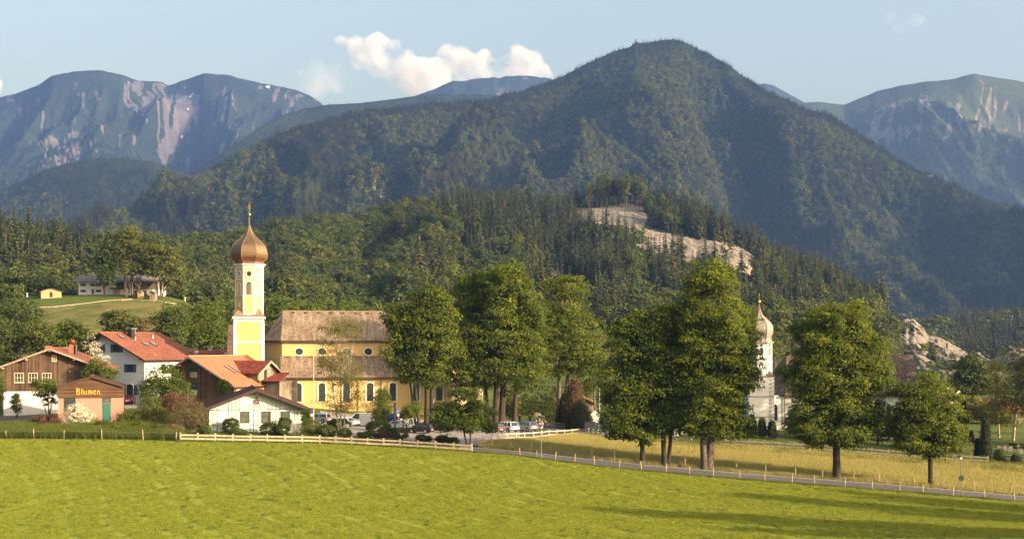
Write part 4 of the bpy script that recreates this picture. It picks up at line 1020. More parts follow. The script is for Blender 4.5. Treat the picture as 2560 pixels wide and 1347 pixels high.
part('dome_base', MB().lathe([(ap*rr_-.05, ztop+.2), (ap*rr_-.1, ztop+.4)], 8, (cx_, cy_, 0), R(22.5)), M_COPR, H.r)
zs = ztop+.35+430*u
part('spire_rod', MB().tube([(cx_,cy_,zs-.3),(cx_,cy_,zs+3.75)], [.11,.035], 6), M_GOLD, H.r)
gb = MB(); gb.smooth = True; gb.lathe([(.05,-.32),(.2,-.25),(.31,-.1),(.33,0),(.31,.12),(.2,.26),(.05,.33)], 14, (cx_, cy_, zs+1.72)); part('gilded_ball', gb, M_GOLD, H.r)
part('cross', MB().box(cx_-.05, cx_+.05, cy_-.04, cy_+.04, zs+2.3, zs+3.8).box(cx_-.26, cx_+.26, cy_-.035, cy_+.035, zs+3.2, zs+3.3).box(cx_-.36, cx_+.36, cy_-.035, cy_+.035, zs+2.8, zs+2.9), M_GOLD, H.r)
# nave: clerestory, aisle and choir
CPX = 800
ze = fz(853, 236.5); zr = fz(777, 245.5)
plan = [(fx(705,237),dy(237)),(fx(662,241),dy(241)),(fx(662,241),dy(250)),(fx(705,237),dy(254)),(fx(1140,237),dy(254)),(fx(1140,237),dy(237))]
part('nave_wall', MB().prism(plan, 'z', -2, ze-.02), M_YELLOW, H.r)
EV = [(fx(705,237)-.2,dy(237)-.6,ze),(fx(662,241)-.6,dy(241)-.3,ze),(fx(662,241)-.6,dy(250)+.3,ze),(fx(705,237)-.2,dy(254)+.6,ze),(fx(1140,237)+.5,dy(254)+.6,ze),(fx(1140,237)+.5,dy(237)-.6,ze)]
RA = (fx(707,245.5),dy(245.5),zr); RB = (fx(1118,245.5),dy(245.5),zr-.1)
slab('nave_roof', [RA,RB,EV[5],EV[0]], M_SHING, H.r, .14); slab('nave_roof', [RB,RA,EV[3],EV[4]], M_SHING, H.r, .14)
slab('hip_roof', [EV[0],EV[1],RA], M_SHING, H.r, .13); slab('hip_roof', [EV[1],EV[2],RA], M_SHING, H.r, .12); slab('hip_roof', [EV[2],EV[3],RA], M_SHING, H.r, .13); slab('hip_roof', [EV[4],EV[5],RB], M_SHING, H.r, .13)
part('ridge_cap', MB().bar(RA, RB, .35, .2), M_RIDGE['wood_shingles'], H.r)
for i in range(13):
    f = (i+.9)/13.5; p = Vector(RA).lerp(Vector(RB), f); q = Vector(EV[0]).lerp(Vector(EV[5]), f); pp = p.lerp(q, .075)
    part('roof_vent', MB().cbox((pp.x, pp.y-.12, pp.z+.12), (.26,.4,.24)), M_BLACK, H.r)
part('eaves_board', MB().bar(EV[0], EV[5], .2, .34).bar(EV[1], EV[0], .2, .34), M_BEAMD, H.r)
part('string_course', MB().box(plan[0][0], plan[5][0], dy(237)-.06, dy(237)+.05, ze-.55, ze-.25), M_CREAM, H.r)
for px in (748, 805, 867, 921, 985, 1045, 1100):
    oval_window(H, fx(px,237), fz(878.5,237), .70, .62, M_TRIM, M_GLASS, y=dy(237), sw=.17)
ax0, ax1 = fx(706,231), fx(1128,231); ztp = fz(889.5,236.9); zle = fz(943,230.5)
part('aisle_wall', MB().prism([(dy(231),-2),(dy(236.98),-2),(dy(236.98),ztp-.15),(dy(231),zle-.1)], 'x', ax0, ax1), M_YELLOW, H.r)
slab('aisle_roof', [(ax0-.3,dy(236.95),ztp+.02),(ax1+.3,dy(236.95),ztp+.02),(ax1+.3,dy(230.3),zle),(ax0-.3,dy(230.3),zle)], M_SHING, H.r, .14)
part('eaves_board', MB().bar((ax0-.3,dy(230.3),zle-.12),(ax1+.3,dy(230.3),zle-.12), .12, .22), M_BEAMD, H.r)
for i in range(14): x_ = ax0+1.0+i*2.0; part('roof_vent', MB().cbox((x_, dy(236.3), ztp-.1), (.2,.3,.2)), M_BLACK, H.r)
part('corner_pilaster', MB().box(ax0-.03, ax0+1.15, dy(231)-.07, dy(231)+.3, -2, zle-.3), M_TRIM, H.r)
part('lower_wing_wall', MB().box(fx(700,232.5), ax0-.04, dy(232.5), dy(236.9), -2, zle-.35), M_TRIM, H.r)
for px in (746, 805, 866, 925, 982, 1040, 1098):
    arch_window(H, fx(px,231), fz(1003,231), 1.14, fz(957,231)-fz(1003,231), M_TRIM, M_GLASS, y=dy(231), sw=.24, ell=.8)
for px in (835, 952): part('blind_pilaster', MB().box(fx(px,231)-.3, fx(px,231)+.3, dy(231)-.05, dy(231)+.05, -1, zle-.5), M_CREAM, H.r)
for px in (707, 895, 953): part('downpipe', MB().tube([(fx(px,231), dy(231)-.15, 0),(fx(px,231), dy(231)-.15, zle-.3)], .06, 6), M_GUTTER, H.r)
part('downpipe', MB().tube([(fx(704,237), dy(237)-.15, zle),(fx(704,237), dy(237)-.15, ze-.2)], .06, 6), M_GUTTER, H.r)
# choir window on the canted wall
v1 = Vector(plan[0]); v2 = Vector(plan[1]); vm_ = v2.lerp(v1, .64); ang_ = math.atan2((v1-v2).y, (v1-v2).x)
im = MB(); ring(im, arch_pts(1.1,2.2), arch_pts(1.6,2.45), -.1, .02); o = part('arched_window', im, M_TRIM, H.r, None, (vm_.x, vm_.y, fz(943,238)), ang_)
part('pane', MB().prism(arch_pts(1.12,2.21), 'y', -.03, .01), M_GLASS, o)
m = MB(); z_ = fz(897,239); m.bar((plan[1][0],plan[1][1]-.03,z_),(plan[0][0],plan[0][1]-.03,z_), .08, .1); part('string_course', m, M_BEAM, H.r)
# old wing behind the tower
wz = fz(812,252); wb = fz(890,243)
part('wing_wall', MB().box(fx(572,246), fx(690,246), dy(245), dy(258), -2, wb+.5), M_CREAM, H.r)
slab('wing_roof', [(fx(571,251),dy(251),wz),(fx(692,251),dy(251),wz),(fx(692,251),dy(243),wb),(fx(571,251),dy(243),wb)], M_SHINGD, H.r, .15)
slab('wing_roof', [(fx(571,251),dy(251),wz),(fx(692,251),dy(251),wz),(fx(692,251),dy(259),wb),(fx(571,251),dy(259),wb)], M_SHINGD, H.r, .15)
# gable wing at the west end seen between the trunks
part('porch_wall', MB().box(ax1+.02, ax1+6, dy(233), dy(250), -2, zle-1.5), M_CREAM, H.r)
slab('porch_roof', [(ax1,dy(241),zle+2),(ax1+6.5,dy(241),zle+2),(ax1+6.5,dy(232.5),zle-1.6),(ax1,dy(232.5),zle-1.6)], M_SHING, H.r, .14)

# ---------------------------------------------------------------- white church on the right
H = House('white_church', 'white church with dark shingle roof, painted corner stones and grey onion domed tower', 'church', 1950, 1078, 216)
fx, fz = lambda px, d: X(px, d)-H.x0, lambda py, d: Z(py, d)-H.z0
dy = lambda d: d-216.0
M_WLINE = paint('grey_painted_lines', (.20,.20,.22), .8)
tx = fx(1899,212); hw = 2.02; y0 = dy(210.3); zt = fz(940,211)
part('tower_shaft', MB().box(tx-hw, tx+hw, y0, y0+2*hw, -3, zt), M_WHITEP, H.r)
for py in (941, 991, 1042, 1066):
    z = fz(py,210.3); part('painted_band', MB().box(tx-hw-.03, tx+hw+.03, y0-.04, y0+2*hw+.03, z-.08, z+.08), M_WLINE, H.r)
for k in range(13):
    z = zt-.6-k*.62
    if z < -1: break
    qx = tx+hw-.42; s_ = .17
    m = MB(); m.prism([(qx-s_-.2,z-.2),(qx-.2,z),(qx-s_-.2,z+.2)], 'y', y0-.03, y0); m.prism([(qx+s_-.2,z-.2),(qx-.2,z),(qx+s_-.2,z+.2)], 'y', y0-.03, y0); m.prism([(qx+.1,z+.1),(qx+.3,z+.3),(qx+.35,z+.1)], 'y', y0-.03, y0)
    part('painted_quoin', m, M_WLINE, H.r)
cx_, cy_, ap = tx, y0+hw, 1.93; zn = zt; ztop = fz(856,211)
part('tower_octagon', MB().lathe([(ap*rr_, zn-.2),(ap*rr_, ztop)], 8, (cx_,cy_,0), R(22.5)), M_WHITEP, H.r)
for py in (897, 921): z = fz(py,210.5); part('painted_band', MB().lathe([(ap*rr_+.06, z-.09),(ap*rr_+.06, z+.09)], 8, (cx_,cy_,0), R(22.5)), M_WLINE, H.r)
part('upper_cornice', MB().lathe([(ap*rr_+.05, ztop-.25),(ap*rr_+.3, ztop),(ap*rr_+.3, ztop+.12)], 8, (cx_,cy_,0), R(22.5)), M_BEAM, H.r)
for k in range(8):
    a = R(22.5+45*k); part('corner_line', MB().tube([(cx_+ap*rr_*math.cos(a), cy_+ap*rr_*math.sin(a), zn),(cx_+ap*rr_*math.cos(a), cy_+ap*rr_*math.sin(a), ztop-.2)], .05, 5), M_WLINE, H.r)
for ang in (-90, -45, -135, 0, 90):
    nx, ny = math.cos(R(ang)), math.sin(R(ang)); bx, by = cx_+nx*ap, cy_+ny*ap; rot = R(ang+90)
    oval_window(H, 0, 0, .27, .62, M_WLINE, M_BLACK if ang != -45 else M_COPR, rot=rot, loc=(bx,by,fz(878,210.5)), sw=.07)
    oval_window(H, 0, 0, .2, .15, M_WLINE, M_BLACK, rot=rot, loc=(bx,by,fz(863,210.5)), sw=.05)
    oval_window(H, 0, 0, .30 if ang == -90 else .1, .15, M_WLINE, M_GREYP, rot=rot, loc=(bx,by,fz(910,210.5)), sw=.05)
for sx in (-1, 1):
    p = (tx+sx*hw, y0, zt); part('corner_roof', MB().add([(tx+sx*(hw+.1),y0-.1,zt+.08),(tx+sx*.7,y0-.1,zt+.08),(tx+sx*(hw+.1),y0+1.25,zt+.08),(tx+sx*1.35,y0+.62,zt+1.0)], [(0,1,3),(0,3,2),(0,2,1),(1,2,3)]), M_COPR, H.r)
t = NT('dome_grey_shingles'); nn = t.noise(t.coord((3,3,4)), 2, 5, .7); vor = t.n('TexVoronoi'); t.l(t.coord((5,5,6)), vor.inputs['Vector'])
M_DOME2 = t.pbr(t.ramp(nn, [(.3,(.13,.125,.12)),(.7,(.29,.275,.25))]), .6, .2, t.bump(vor.outputs['Distance'], .5, .03), .4)
u = .01733
prof = [(112*u,0),(104*u,18*u),(102*u,35*u),(110*u,58*u),(118*u,85*u),(121*u,112*u),(119*u,140*u),(108*u,168*u),(88*u,195*u),(60*u,220*u),(36*u,245*u),(20*u,270*u),(11*u,300*u),(5*u,330*u)]
dome(H, prof, (cx_,cy_,ztop+.1), M_DOME2, 1.0)
zs = ztop+.1+330*u
part('spire_rod', MB().tube([(cx_,cy_,zs-1.2),(cx_,cy_,zs+2.2)], [.12,.03], 6), M_GOLD, H.r)
gb = MB(); gb.smooth = True; gb.lathe([(.05,-.3),(.18,-.22),(.27,-.1),(.29,0),(.27,.1),(.18,.22),(.05,.3)], 12, (cx_,cy_,zs+.75)); part('gilded_ball', gb, M_GOLD, H.r)
part('cross', MB().box(cx_-.03,cx_+.03,cy_-.03,cy_+.03,zs+1.2,zs+2.2).box(cx_-.2,cx_+.2,cy_-.02,cy_+.02,zs+1.8,zs+1.86), M_GOLD, H.r)
ze = fz(988,215.5); zr = fz(887,223)
plan = [(fx(1932,216),dy(216)),(fx(1924,218),dy(218)),(fx(1924,218),dy(229)),(fx(1932,216),dy(231)),(fx(2292,216),dy(231)),(fx(2292,216),dy(216))]
part('nave_wall', MB().prism(plan, 'z', -4, ze), M_WHITEP, H.r)
E0, E1, E2, E3 = (fx(1960,216),dy(215.4),ze),(fx(1921,218),dy(217.5),ze),(fx(1921,218),dy(229.5),ze),(fx(1960,216),dy(231.6),ze)
E4, E5 = (fx(2296,216),dy(231.6),ze),(fx(2296,216),dy(215.4),ze); RA, RB = (fx(1968,223),dy(223.5),zr),(fx(2286,223),dy(223.5),zr)
slab('nave_roof', [RA,RB,E5,E0], M_SHINGD, H.r, .14); slab('nave_roof', [RA,RB,E4,E3], M_SHINGD, H.r, .14)
for q in ((E0,E1,RA),(E1,E2,RA),(E2,E3,RA)): slab('hip_roof', list(q), M_SHINGD, H.r, .12)
part('gable_wall', MB().prism([(dy(216),ze),(dy(231),ze),(dy(223.5),zr-.2)], 'x', fx(2291,216)-.3, fx(2291,216)), M_WHITEP, H.r)
part('ridge_cap', MB().bar(RA, RB, .3, .18), M_RIDGE['dark_wood_shingles'], H.r)
part('eaves_board', MB().bar(E0, E5, .2, .3).bar(E1, E0, .2, .3), M_BEAMD, H.r)
for px in (1936, 1985, 2040, 2100, 2160, 2220, 2270):
    arch_window(H, fx(px,216)+.1, fz(1051,216), .8, fz(1010,216)-fz(1051,216), M_TRIM, M_GLASS, y=dy(216), sw=.18)
for px in (1955, 1961): part('painted_band', MB().box(fx(px,216)-.09, fx(px,216)+.09, dy(216)-.03, dy(216)+.01, -2, ze-.3), M_WLINE, H.r)

# ---------------------------------------------------------------- brown wooden barn at the left
H = House('wooden_barn_house', 'brown boarded barn house with white ground floor and red ball on its chimney', 'house', 127, 1033, 201, 9)
wl, wr = -H.fx(9), H.fx(247); ht = H.fz(127,873); hl = ht-(H.fz(127,873)-H.fz(10,916)); hr_ = ht-(ht-hl)*wr/wl
zs_ = H.fz(127,977)
wall(H, [(-wl,-1),(wr,-1),(wr,zs_),(-wl,zs_)], 15, M_WHITEP, 'plaster_wall', label='white plastered ground floor wall')
wall(H, [(-wl,zs_),(wr,zs_),(wr,hr_),(0,ht),(-wl,hl)], 15, M_WOODD, 'board_wall', y0=-.05, label='brown boarded upper wall')
gable_roof(H, wl, wr, 15, hl, hr_, ht, M_TILER, 1.1, .6, 1.3, .2)
for px in (48, 83, 117): rect_window(H, H.fx(px), H.fz(px,943.5), 1.38, 1.5, M_FRAMEW, M_GLASS, y=-.06, bars=(2,1), fw=.11, sill=True)
rect_window(H, H.fx(136), H.fz(136,896), .72, .95, M_FRAMEW, M_GLASS, y=-.06, bars=(1,1), fw=.14)
rect_window(H, H.fx(175), H.fz(175,928), .14, .14, M_FRAMEWW, M_TRIM, y=-.06, bars=(0,0), fw=.03, name='vent_cover')
part('brick_chimney', MB().box(H.fx(157),H.fx(157)+.95,5.2,6.1,ht-1.6,H.fz(160,861,5.4)), M_BRICK, H.r)
rb = MB(); rb.smooth = True; rb.lathe([(.1,-.36),(.3,-.26),(.40,-.1),(.42,0),(.40,.12),(.3,.27),(.1,.36)], 14); part('chimney_ball', rb, M_REDP, H.r, 'red round cowl on the brick chimney', (H.fx(157)+.47, 5.6, H.fz(160,855,5.4)+.1))
part('metal_flue', MB().tube([(H.fx(174),5.3,ht-1.6),(H.fx(174),5.3,H.fz(174,862,5.3))], .26, 10), M_BLACK, H.r)
part('low_chimney', MB().box(H.fx(112,8),H.fx(112,8)+.95,8,8.8,ht-1.5,H.fz(120,864,8)), M_BRICK, H.r)
part('roof_window', MB().bar((3.2,4.5,ht+.25-.42*3.2),(3.9,4.5,ht+.25-.42*3.9), 1.0, .08), M_GLASS, H.r)
part('downpipe', MB().tube([(-wl-.1,-.25,-.5),(-wl-.1,-.25,hl-.4)], .06, 6), M_GUTTER, H.r)
# solar panel strip on the far left slope
part('solar_panel', MB().bar((-2.0,11,ht-.1),(-6.5,11,ht-1.9), 4.0, .08), paint('solar_panel_frame', (.10,.10,.11), .3, .3), H.r)
part('balcony_deck', MB().box(wr,wr+2.2,-.2,1.6,H.fz(240,930),H.fz(240,930)+.18), M_ZINC, H.r)

# ---------------------------------------------------------------- flower kiosk
H = House('flower_kiosk', 'small salmon pink kiosk with dark brown gable and the word Blumen in yellow', 'kiosk', 228, 1054, 186.5, 15)
wl, wr = -H.fx(143), H.fx(311); zf = H.fz(228,993); ze_ = H.fz(150,967); ht = H.fz(228,941)
wall(H, [(-wl+.15,-.8),(wr-.15,-.8),(wr-.15,zf),(-wl+.15,zf)], 7, M_PINK, 'wall')
wall(H, [(-wl,zf),(wr,zf),(wr,ze_),(0,ht),(-wl,ze_)], .35, M_WOODF, 'gable_boards', y0=-.22)
wall(H, [(-wl+.1,zf+.01),(wr-.1,zf+.01),(wr-.1,ze_-.05),(0,ht-.05),(-wl+.1,ze_-.05)], 6.8, M_WOODF, 'attic_wall', y0=.14)
gable_roof(H, wl, wr, 6.9, ze_, ze_, ht, M_TILEB, .5, .3, .05, .12, M_BEAMD, 0, gut=False, vw=.2)
dx = H.fx(267); dz = H.fz(267,1053)
rect_window(H, dx, (zf+H.fz(267,1006))/2, 1.1, zf-H.fz(267,1006)-.05, M_FRAMED, M_GLASSG, y=-.02, bars=(0,0), fw=.07, name='transom_window')
dr = part('door', MB().box(dx-.55,dx+.55,-.06,.02,dz,H.fz(267,1007)).box(dx-.42,dx+.42,-.075,-.06,dz+.2,H.fz(267,1007)-.2), M_DOORG, H.r)
part('handle', MB().tube([(dx-.42,-.12,dz+1.05),(dx-.30,-.12,dz+1.05)], .02, 6), M_ZINC, dr)
rect_window(H, H.fx(175), H.fz(175,1011), 1.5, zf-H.fz(175,1030), M_FRAMED, M_GLASS, y=-.02, bars=(0,1), fw=.07)
# lettering in angular strokes
def strokes(H, letters, x, z, hgt, mat, y, th=.13, dep=.06):
    out = []
    for (name_, w, st) in letters:
        m = MB()
        for (a, b) in st: m.bar((a[0]*hgt,0,a[1]*hgt),(b[0]*hgt,0,b[1]*hgt), dep, th) if abs(a[0]-b[0]) > abs(a[1]-b[1])*.2 else m.box(min(a[0],b[0])*hgt-th/2,max(a[0],b[0])*hgt+th/2,-dep/2,dep/2,min(a[1],b[1])*hgt,max(a[1],b[1])*hgt)
        part('letter', m, mat, H.r, 'letter '+name_+' of the sign', (x, y, z)); x += w*hgt
LET = {'B': (.86,[((.1,0),(.1,1)),((-.02,1),(.45,1)),((.45,.95),(.58,.78)),((.58,.78),(.4,.55)),((.1,.55),(.4,.55)),((.4,.55),(.62,.32)),((.62,.32),(.5,.04)),((-.05,.02),(.5,.04))]),
 'l': (.36,[((.1,.08),(.1,1)),((.1,.1),(.24,.0)),((.0,1),(.14,.94))]), 'u': (.78,[((.08,.1),(.08,.68)),((.08,.1),(.3,.0)),((.3,.0),(.48,.1)),((.5,0),(.5,.68)),((.5,.08),(.62,.0)),((-.02,.7),(.12,.62))]),
 'm': (.93,[((.08,0),(.08,.68)),((.08,.6),(.25,.7)),((.36,0),(.36,.66)),((.38,.6),(.55,.7)),((.66,0),(.66,.66)),((.66,.06),(.8,.0)),((0,.7),(.12,.62))]),
 'e': (.62,[((.08,.1),(.08,.6)),((.08,.6),(.26,.7)),((.26,.7),(.42,.58)),((.42,.58),(.08,.34)),((.08,.1),(.26,.0)),((.26,.0),(.45,.12))]),
 'n': (.7,[((.08,0),(.08,.68)),((.08,.6),(.28,.7)),((.42,0),(.42,.64)),((.42,.06),(.56,.0)),((0,.7),(.12,.62))])}
strokes(H, [(c,)+LET[c] for c in 'Blumen'], H.fx(191), H.fz(191,985), .78, M_SIGNY, -.27, .13)

# ---------------------------------------------------------------- white farmhouse with red roof
H = House('white_farmhouse', 'white rendered house with blue shutters and a broad red tiled roof', 'house', 262, 1002, 224, -27)
wr = H.fx(361); wl = -H.fx(233); ht = H.fz(262,834); hr_ = ht-.50*wr*.92; sl_ = (ht-hr_)/wr; hl = ht-sl_*wl; L_ = 13
wall(H, gable_poly(wl, wr, -1, hl, hr_, ht), L_, M_WHITEP)
gable_roof(H, wl, wr, L_, hl, hr_, ht, M_TILER, 1.2, .9, 1.1, .2, M_BEAMD, 3)
for px, py, w, h in ((248,870,1.35,1.35),(292,870,1.35,1.35),(326,920,1.3,1.3),(262,920,1.3,1.3)):
    rect_window(H, H.fx(px), H.fz(px,py), w, h, M_FRAMED, M_GLASS, bars=(1,1), fw=.07, shut=M_SHUT)
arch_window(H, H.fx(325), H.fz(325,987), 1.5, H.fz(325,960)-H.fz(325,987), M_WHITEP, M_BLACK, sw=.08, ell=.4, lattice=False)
for sg in (-1, 1): part('shutter', MB().box(-.4,.4,-.06,-.004,0,1.7), M_SHUT, H.r, None, (H.fx(325)+sg*1.2, 0, H.fz(325,987)))
for px in (408, 427): rect_window(H, H.sy(px, wr), H.sz(px,916,wr), .9, .9, M_FRAMED, M_GLASS, rz=90, a=wr, fw=.06, shut=None)
part('chimney', MB().box(1.2,2.1,4.1,5.0,ht-1,H.fz(312,822,4.5)), M_BLACK, H.r)
part('chimney_cap', MB().box(1.0,2.3,3.9,5.2,H.fz(312,822,4.5),H.fz(312,822,4.5)+.12), M_ZINC, H.r)
part('vent_cowl', MB().tube([(.5,6.5,ht),(.5,6.5,ht+.9)], .22, 8).box(.1,.9,6.1,6.9,ht+.9,ht+1.0), M_ZINC, H.r)
def skylight(H, x, y, w, l, slope, ht, sg=1):
    z = ht+.28-slope*x; dz_ = slope*l
    q = MB().bar((sg*x,y,z),(sg*(x+l),y,z-dz_), w, .1); o = part('skylight', q, M_FRAMED, H.r)
    part('pane', MB().bar((sg*(x+.1),y,z+.055-slope*.1),(sg*(x+l-.1),y,z+.055-slope*(l-.1)), w-.18, .02), M_ZINC, o)
for x, y in ((1.0,2.3),(3.6,5.2),(3.6,7.2)): skylight(H, x, y, .8, 1.3, sl_, ht)
for x, y in ((2.8,4.3),(2.0,9.5)): part('roof_vent', MB().tube([(x,y,ht-sl_*x+.1),(x,y,ht-sl_*x+.75)], .1, 6), M_ZINC, H.r)
part('downpipe', MB().tube([(wr+1.1,.2,hr_-.5),(wr+.12,.3,hr_-1.3),(wr+.12,.3,-.5)], .06, 6), M_GUTTER, H.r)

# ---------------------------------------------------------------- boarded house with orange roof
H = House('boarded_house', 'brown boarded house with bright orange tiled roof and a cross gable', 'house', 480, 1012, 206, -25)
wr = H.fx(585); wl = -H.fx(428); ht = H.fz(480,893); hr_ = ht-.52*wr; sl_ = .52; hl = ht-sl_*wl; L_ = 14
wall(H, gable_poly(wl, wr, -1, hl, hr_, ht), L_, M_WOODB)
part('cream_wall', MB().box(wr-.2,wr+.03,.6,L_-.1,hr_-1.5,hr_-.1), M_CREAM, H.r)
gable_roof(H, wl, wr, L_, hl, hr_, ht, M_TILEO, .9, .5, .9, .2, M_BEAM, 3)
for (x0, x1, y0_, y1_, nm) in ((473,497,909,944,'upper'),(473,496,955,988,'lower')):
    a, b = H.fx(x0), H.fx(x1); z1, z0 = H.fz(485,y0_), H.fz(485,y1_)
    rect_window(H, (a+b)/2, (z0+z1)/2, b-a, z1-z0, M_FRAMED, M_GLASS, bars=(0,0), fw=.12, name='balcony_door')
    part('balcony_panel', MB().box(a+.25,b-.15,-.14,-.09,z0+.05,z0+(z1-z0)*.42), M_WOODL if nm == 'upper' else M_CREAM, H.r)
part('board_strip', MB().box(H.fx(466),H.fx(469),-.05,0,-.5,H.fz(466,905)).box(H.fx(501),H.fx(504),-.05,0,-.5,H.fz(503,905)), M_BEAMD, H.r)
skylight(H, 3.0, 4.2, .55, 2.2, sl_, ht); skylight(H, 3.0, 5.4, .55, 2.2, sl_, ht)
# cross gable towards the church
gy = 8.6; gw = 3.2; gz = H.fz(620,903,9); gx1 = wr+.5; gsl = .62
part('wing_wall', MB().prism([(gy-gw+.6,-1),(gy+gw-.6,-1),(gy+gw-.6,hr_+.6),(gy-gw+.6,hr_+.6)], 'x', wr+.04, gx1-.05), M_WOODG, H.r)
slab('wing_roof', [(.2,gy,gz+.15),(gx1+.3,gy,gz+.15),(gx1+.3,gy-gw,gz+.15-gsl*gw),(.2,gy-gw,gz+.15-gsl*gw)], M_TILED, H.r, .15)
slab('wing_roof', [(.2,gy+.003,gz+.15),(gx1+.3,gy+.003,gz+.15),(gx1+.3,gy+gw,gz+.15-gsl*gw),(.2,gy+gw,gz+.15-gsl*gw)], M_TILED, H.r, .15)
part('dormer_wall', MB().prism([(gy-gw+.6,hr_),(gy+gw-.6,hr_),(gy+gw-.6,gz-gsl*gw+.35),(gy,gz-.12),(gy-gw+.6,gz-gsl*gw+.35)], 'x', 2.6, gx1-.4), M_WOODG, H.r)
for sg in (-1, 1): part('verge_board', MB().bar((gx1+.33,gy,gz),(gx1+.33,gy+sg*gw,gz-gsl*gw), .05, .24), M_CREAM, H.r)
part('wing_window', MB().box(gx1-.38,gx1-.34,gy-1.0,gy-.3,hr_+.7,gz-1.2), M_GLASS, H.r)
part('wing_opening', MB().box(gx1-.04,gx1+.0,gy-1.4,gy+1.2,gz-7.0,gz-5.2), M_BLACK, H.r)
# low annex to the right
ax = gx1+.01; part('annex_wall', MB().box(ax,ax+2.9,gy-1.5,gy+3.5,-1,H.fz(690,952,9)), M_WOODG, H.r)
za = H.fz(690,930,12); zb_ = H.fz(690,951,8)
slab('annex_roof', [(ax-.1,gy+2.6,za),(ax+2.0,gy+2.6,za),(ax+3.6,gy-2.3,zb_),(ax-.1,gy-2.3,zb_)], M_TILED, H.r, .14)
part('annex_gutter', MB().tube([(ax-.1,gy-2.4,zb_-.1),(ax+3.7,gy-2.4,zb_-.1)], .08, 6), M_GUTTER, H.r)

# ---------------------------------------------------------------- savings bank
H = House('bank_branch', 'low white bank building with black battens, red letter emblem and brown gable roof', 'bank', 641, 1080, 180.5, 14)
wl, wr = -H.fx(523), H.fx(758); ht = H.fz(641,974); hl = H.fz(523,1018); hr_ = H.fz(758,1019); z0 = -1
hl = hr_ = (hl+hr_)/2
wall(H, gable_poly(wl, wr, z0, hl, hr_, ht), 13, M_MINT)
gable_roof(H, wl, wr, 13, hl, hr_, ht, M_TILEB, 1.3, .5, .9, .2, M_TILEB and plain('brown_fascia', (.05,.028,.027), .6, 0, .15, 3), 2, vw=.42)
zr1, zr2 = H.fz(641,1023), H.fz(641,1061.5)
def bat(x0, x1, za, zb_): part('batten', MB().box(x0, x1, -.035, .01, za, zb_), M_BLACK, H.r)
bat(-wl+.15, wr-.1, zr1-.035, zr1+.035); bat(-wl+.25, H.fx(598), zr2-.03, zr2+.03); bat(H.fx(625), wr-.1, zr2-.03, zr2+.03)
sl_b = (ht-hl)/wl
for px in (533,543,571,580,590,598,680,690,700,726,736,745):
    x = H.fx(px); top = ht-abs(x)*sl_b-.35; bot = H.fz(px,1080 if px < 600 else 1075); bot = bot if not (598 < px < 680) else zr1
    bat(x-.03, x+.03, bot, min(top, zr1-.04)); 
    if top > zr1+.1: bat(x-.03, x+.03, zr1+.04, top)
for px in (625,634,643): bat(H.fx(px)-.03, H.fx(px)+.03, zr2+.031, zr1-.036); bat(H.fx(px)-.03, H.fx(px)+.03, -.1, zr2-.031)
for px0, px1, py0, py1 in ((600,624,1028,1057),(653,677,1028,1057),(701,725,1028,1048)):
    a, b = H.fx(px0), H.fx(px1); z1, zz = H.fz(px0,py0), H.fz(px0,py1)
    rect_window(H, (a+b)/2, (z1+zz)/2, b-a, z1-zz, M_FRAMED, M_GLASSG, bars=(0,1), fw=.09, y=-.01)
    part('window_surround', MB().box(a-.1,a-.005,-.06,0,zz-.12,z1+.08).box(b+.005,b+.1,-.06,0,zz-.12,z1+.08).box(a-.005,b+.005,-.06,0,z1+.005,z1+.08), M_TRIM, H.r)
ex = H.fx(641); em = 4.0/3.96/3300*180*1.0
def eb(x0, x1, y0_, y1_): # emblem pieces from picture units (region scale 3.96)
    return (H.fx(400+x0/3.963), H.fx(400+x1/3.963), H.fz(641, 780+y1_/3.963), H.fz(641, 780+y0_/3.963))
m = MB()
for (x0, x1, y0_, y1_) in ((927,984,868,880),(927,941,880,893),(927,984,886,893),(970,984,893,905),(927,984,899,911)):
    a, b, z0_, z1_ = eb(x0, x1, y0_, y1_); m.box(a, b, -.09, -.01, z0_, z1_)
part('emblem', m, M_SIGNR, H.r, 'dark red emblem in the form of a squared letter S')
a, b, z0_, z1_ = eb(947,967,839,858)
part('emblem_dot', MB().prism([((a+b)/2+(b-a)/2*math.cos(q*math.pi/8), (z0_+z1_)/2+(b-a)/2*math.sin(q*math.pi/8)) for q in range(16)], 'y', -.09, -.01), M_SIGNR, H.r, 'round dark red dot above the emblem')
part('floodlight', MB().cbox((H.fx(643),-.3,H.fz(643,984)), (.42,.4,.2)).tube([(H.fx(643),-.1,H.fz(643,981)),(H.fx(643),-.1,H.fz(643,978))], .05, 6), M_ZINC, H.r)
def word(H, txt, x0, x1, z, size, mat, y, parent=None, sp=1.25):
    cu = bpy.data.curves.new('lettering', 'FONT'); cu.body = txt; cu.size = size; cu.extrude = .015; cu.space_character = sp; cu.align_x = 'CENTER'; cu.resolution_u = 2
    tmp = bpy.data.objects.new('tmp', cu); COL.objects.link(tmp); dg = bpy.context.evaluated_depsgraph_get(); dg.update()
    me = bpy.data.meshes.new_from_object(tmp.evaluated_get(dg)); bpy.data.objects.remove(tmp)
    xs = [v.co.x for v in me.vertices]; k = (x1-x0)/(max(xs)-min(xs)); me.transform(Matrix.Diagonal((k, 1, 1, 1)))
    me.materials.clear(); me.materials.append(mat)
    o = link('lettering', me, parent or H.r, ((x0+x1)/2, y, z)); o.rotation_euler = (R(90), 0, 0); return o
word(H, 'SPARKASSE', H.fx(616), H.fx(664), H.fz(640,1018.5), .52, M_SIGNGR, -.04)['label'] = 'lettering SPARKASSE'

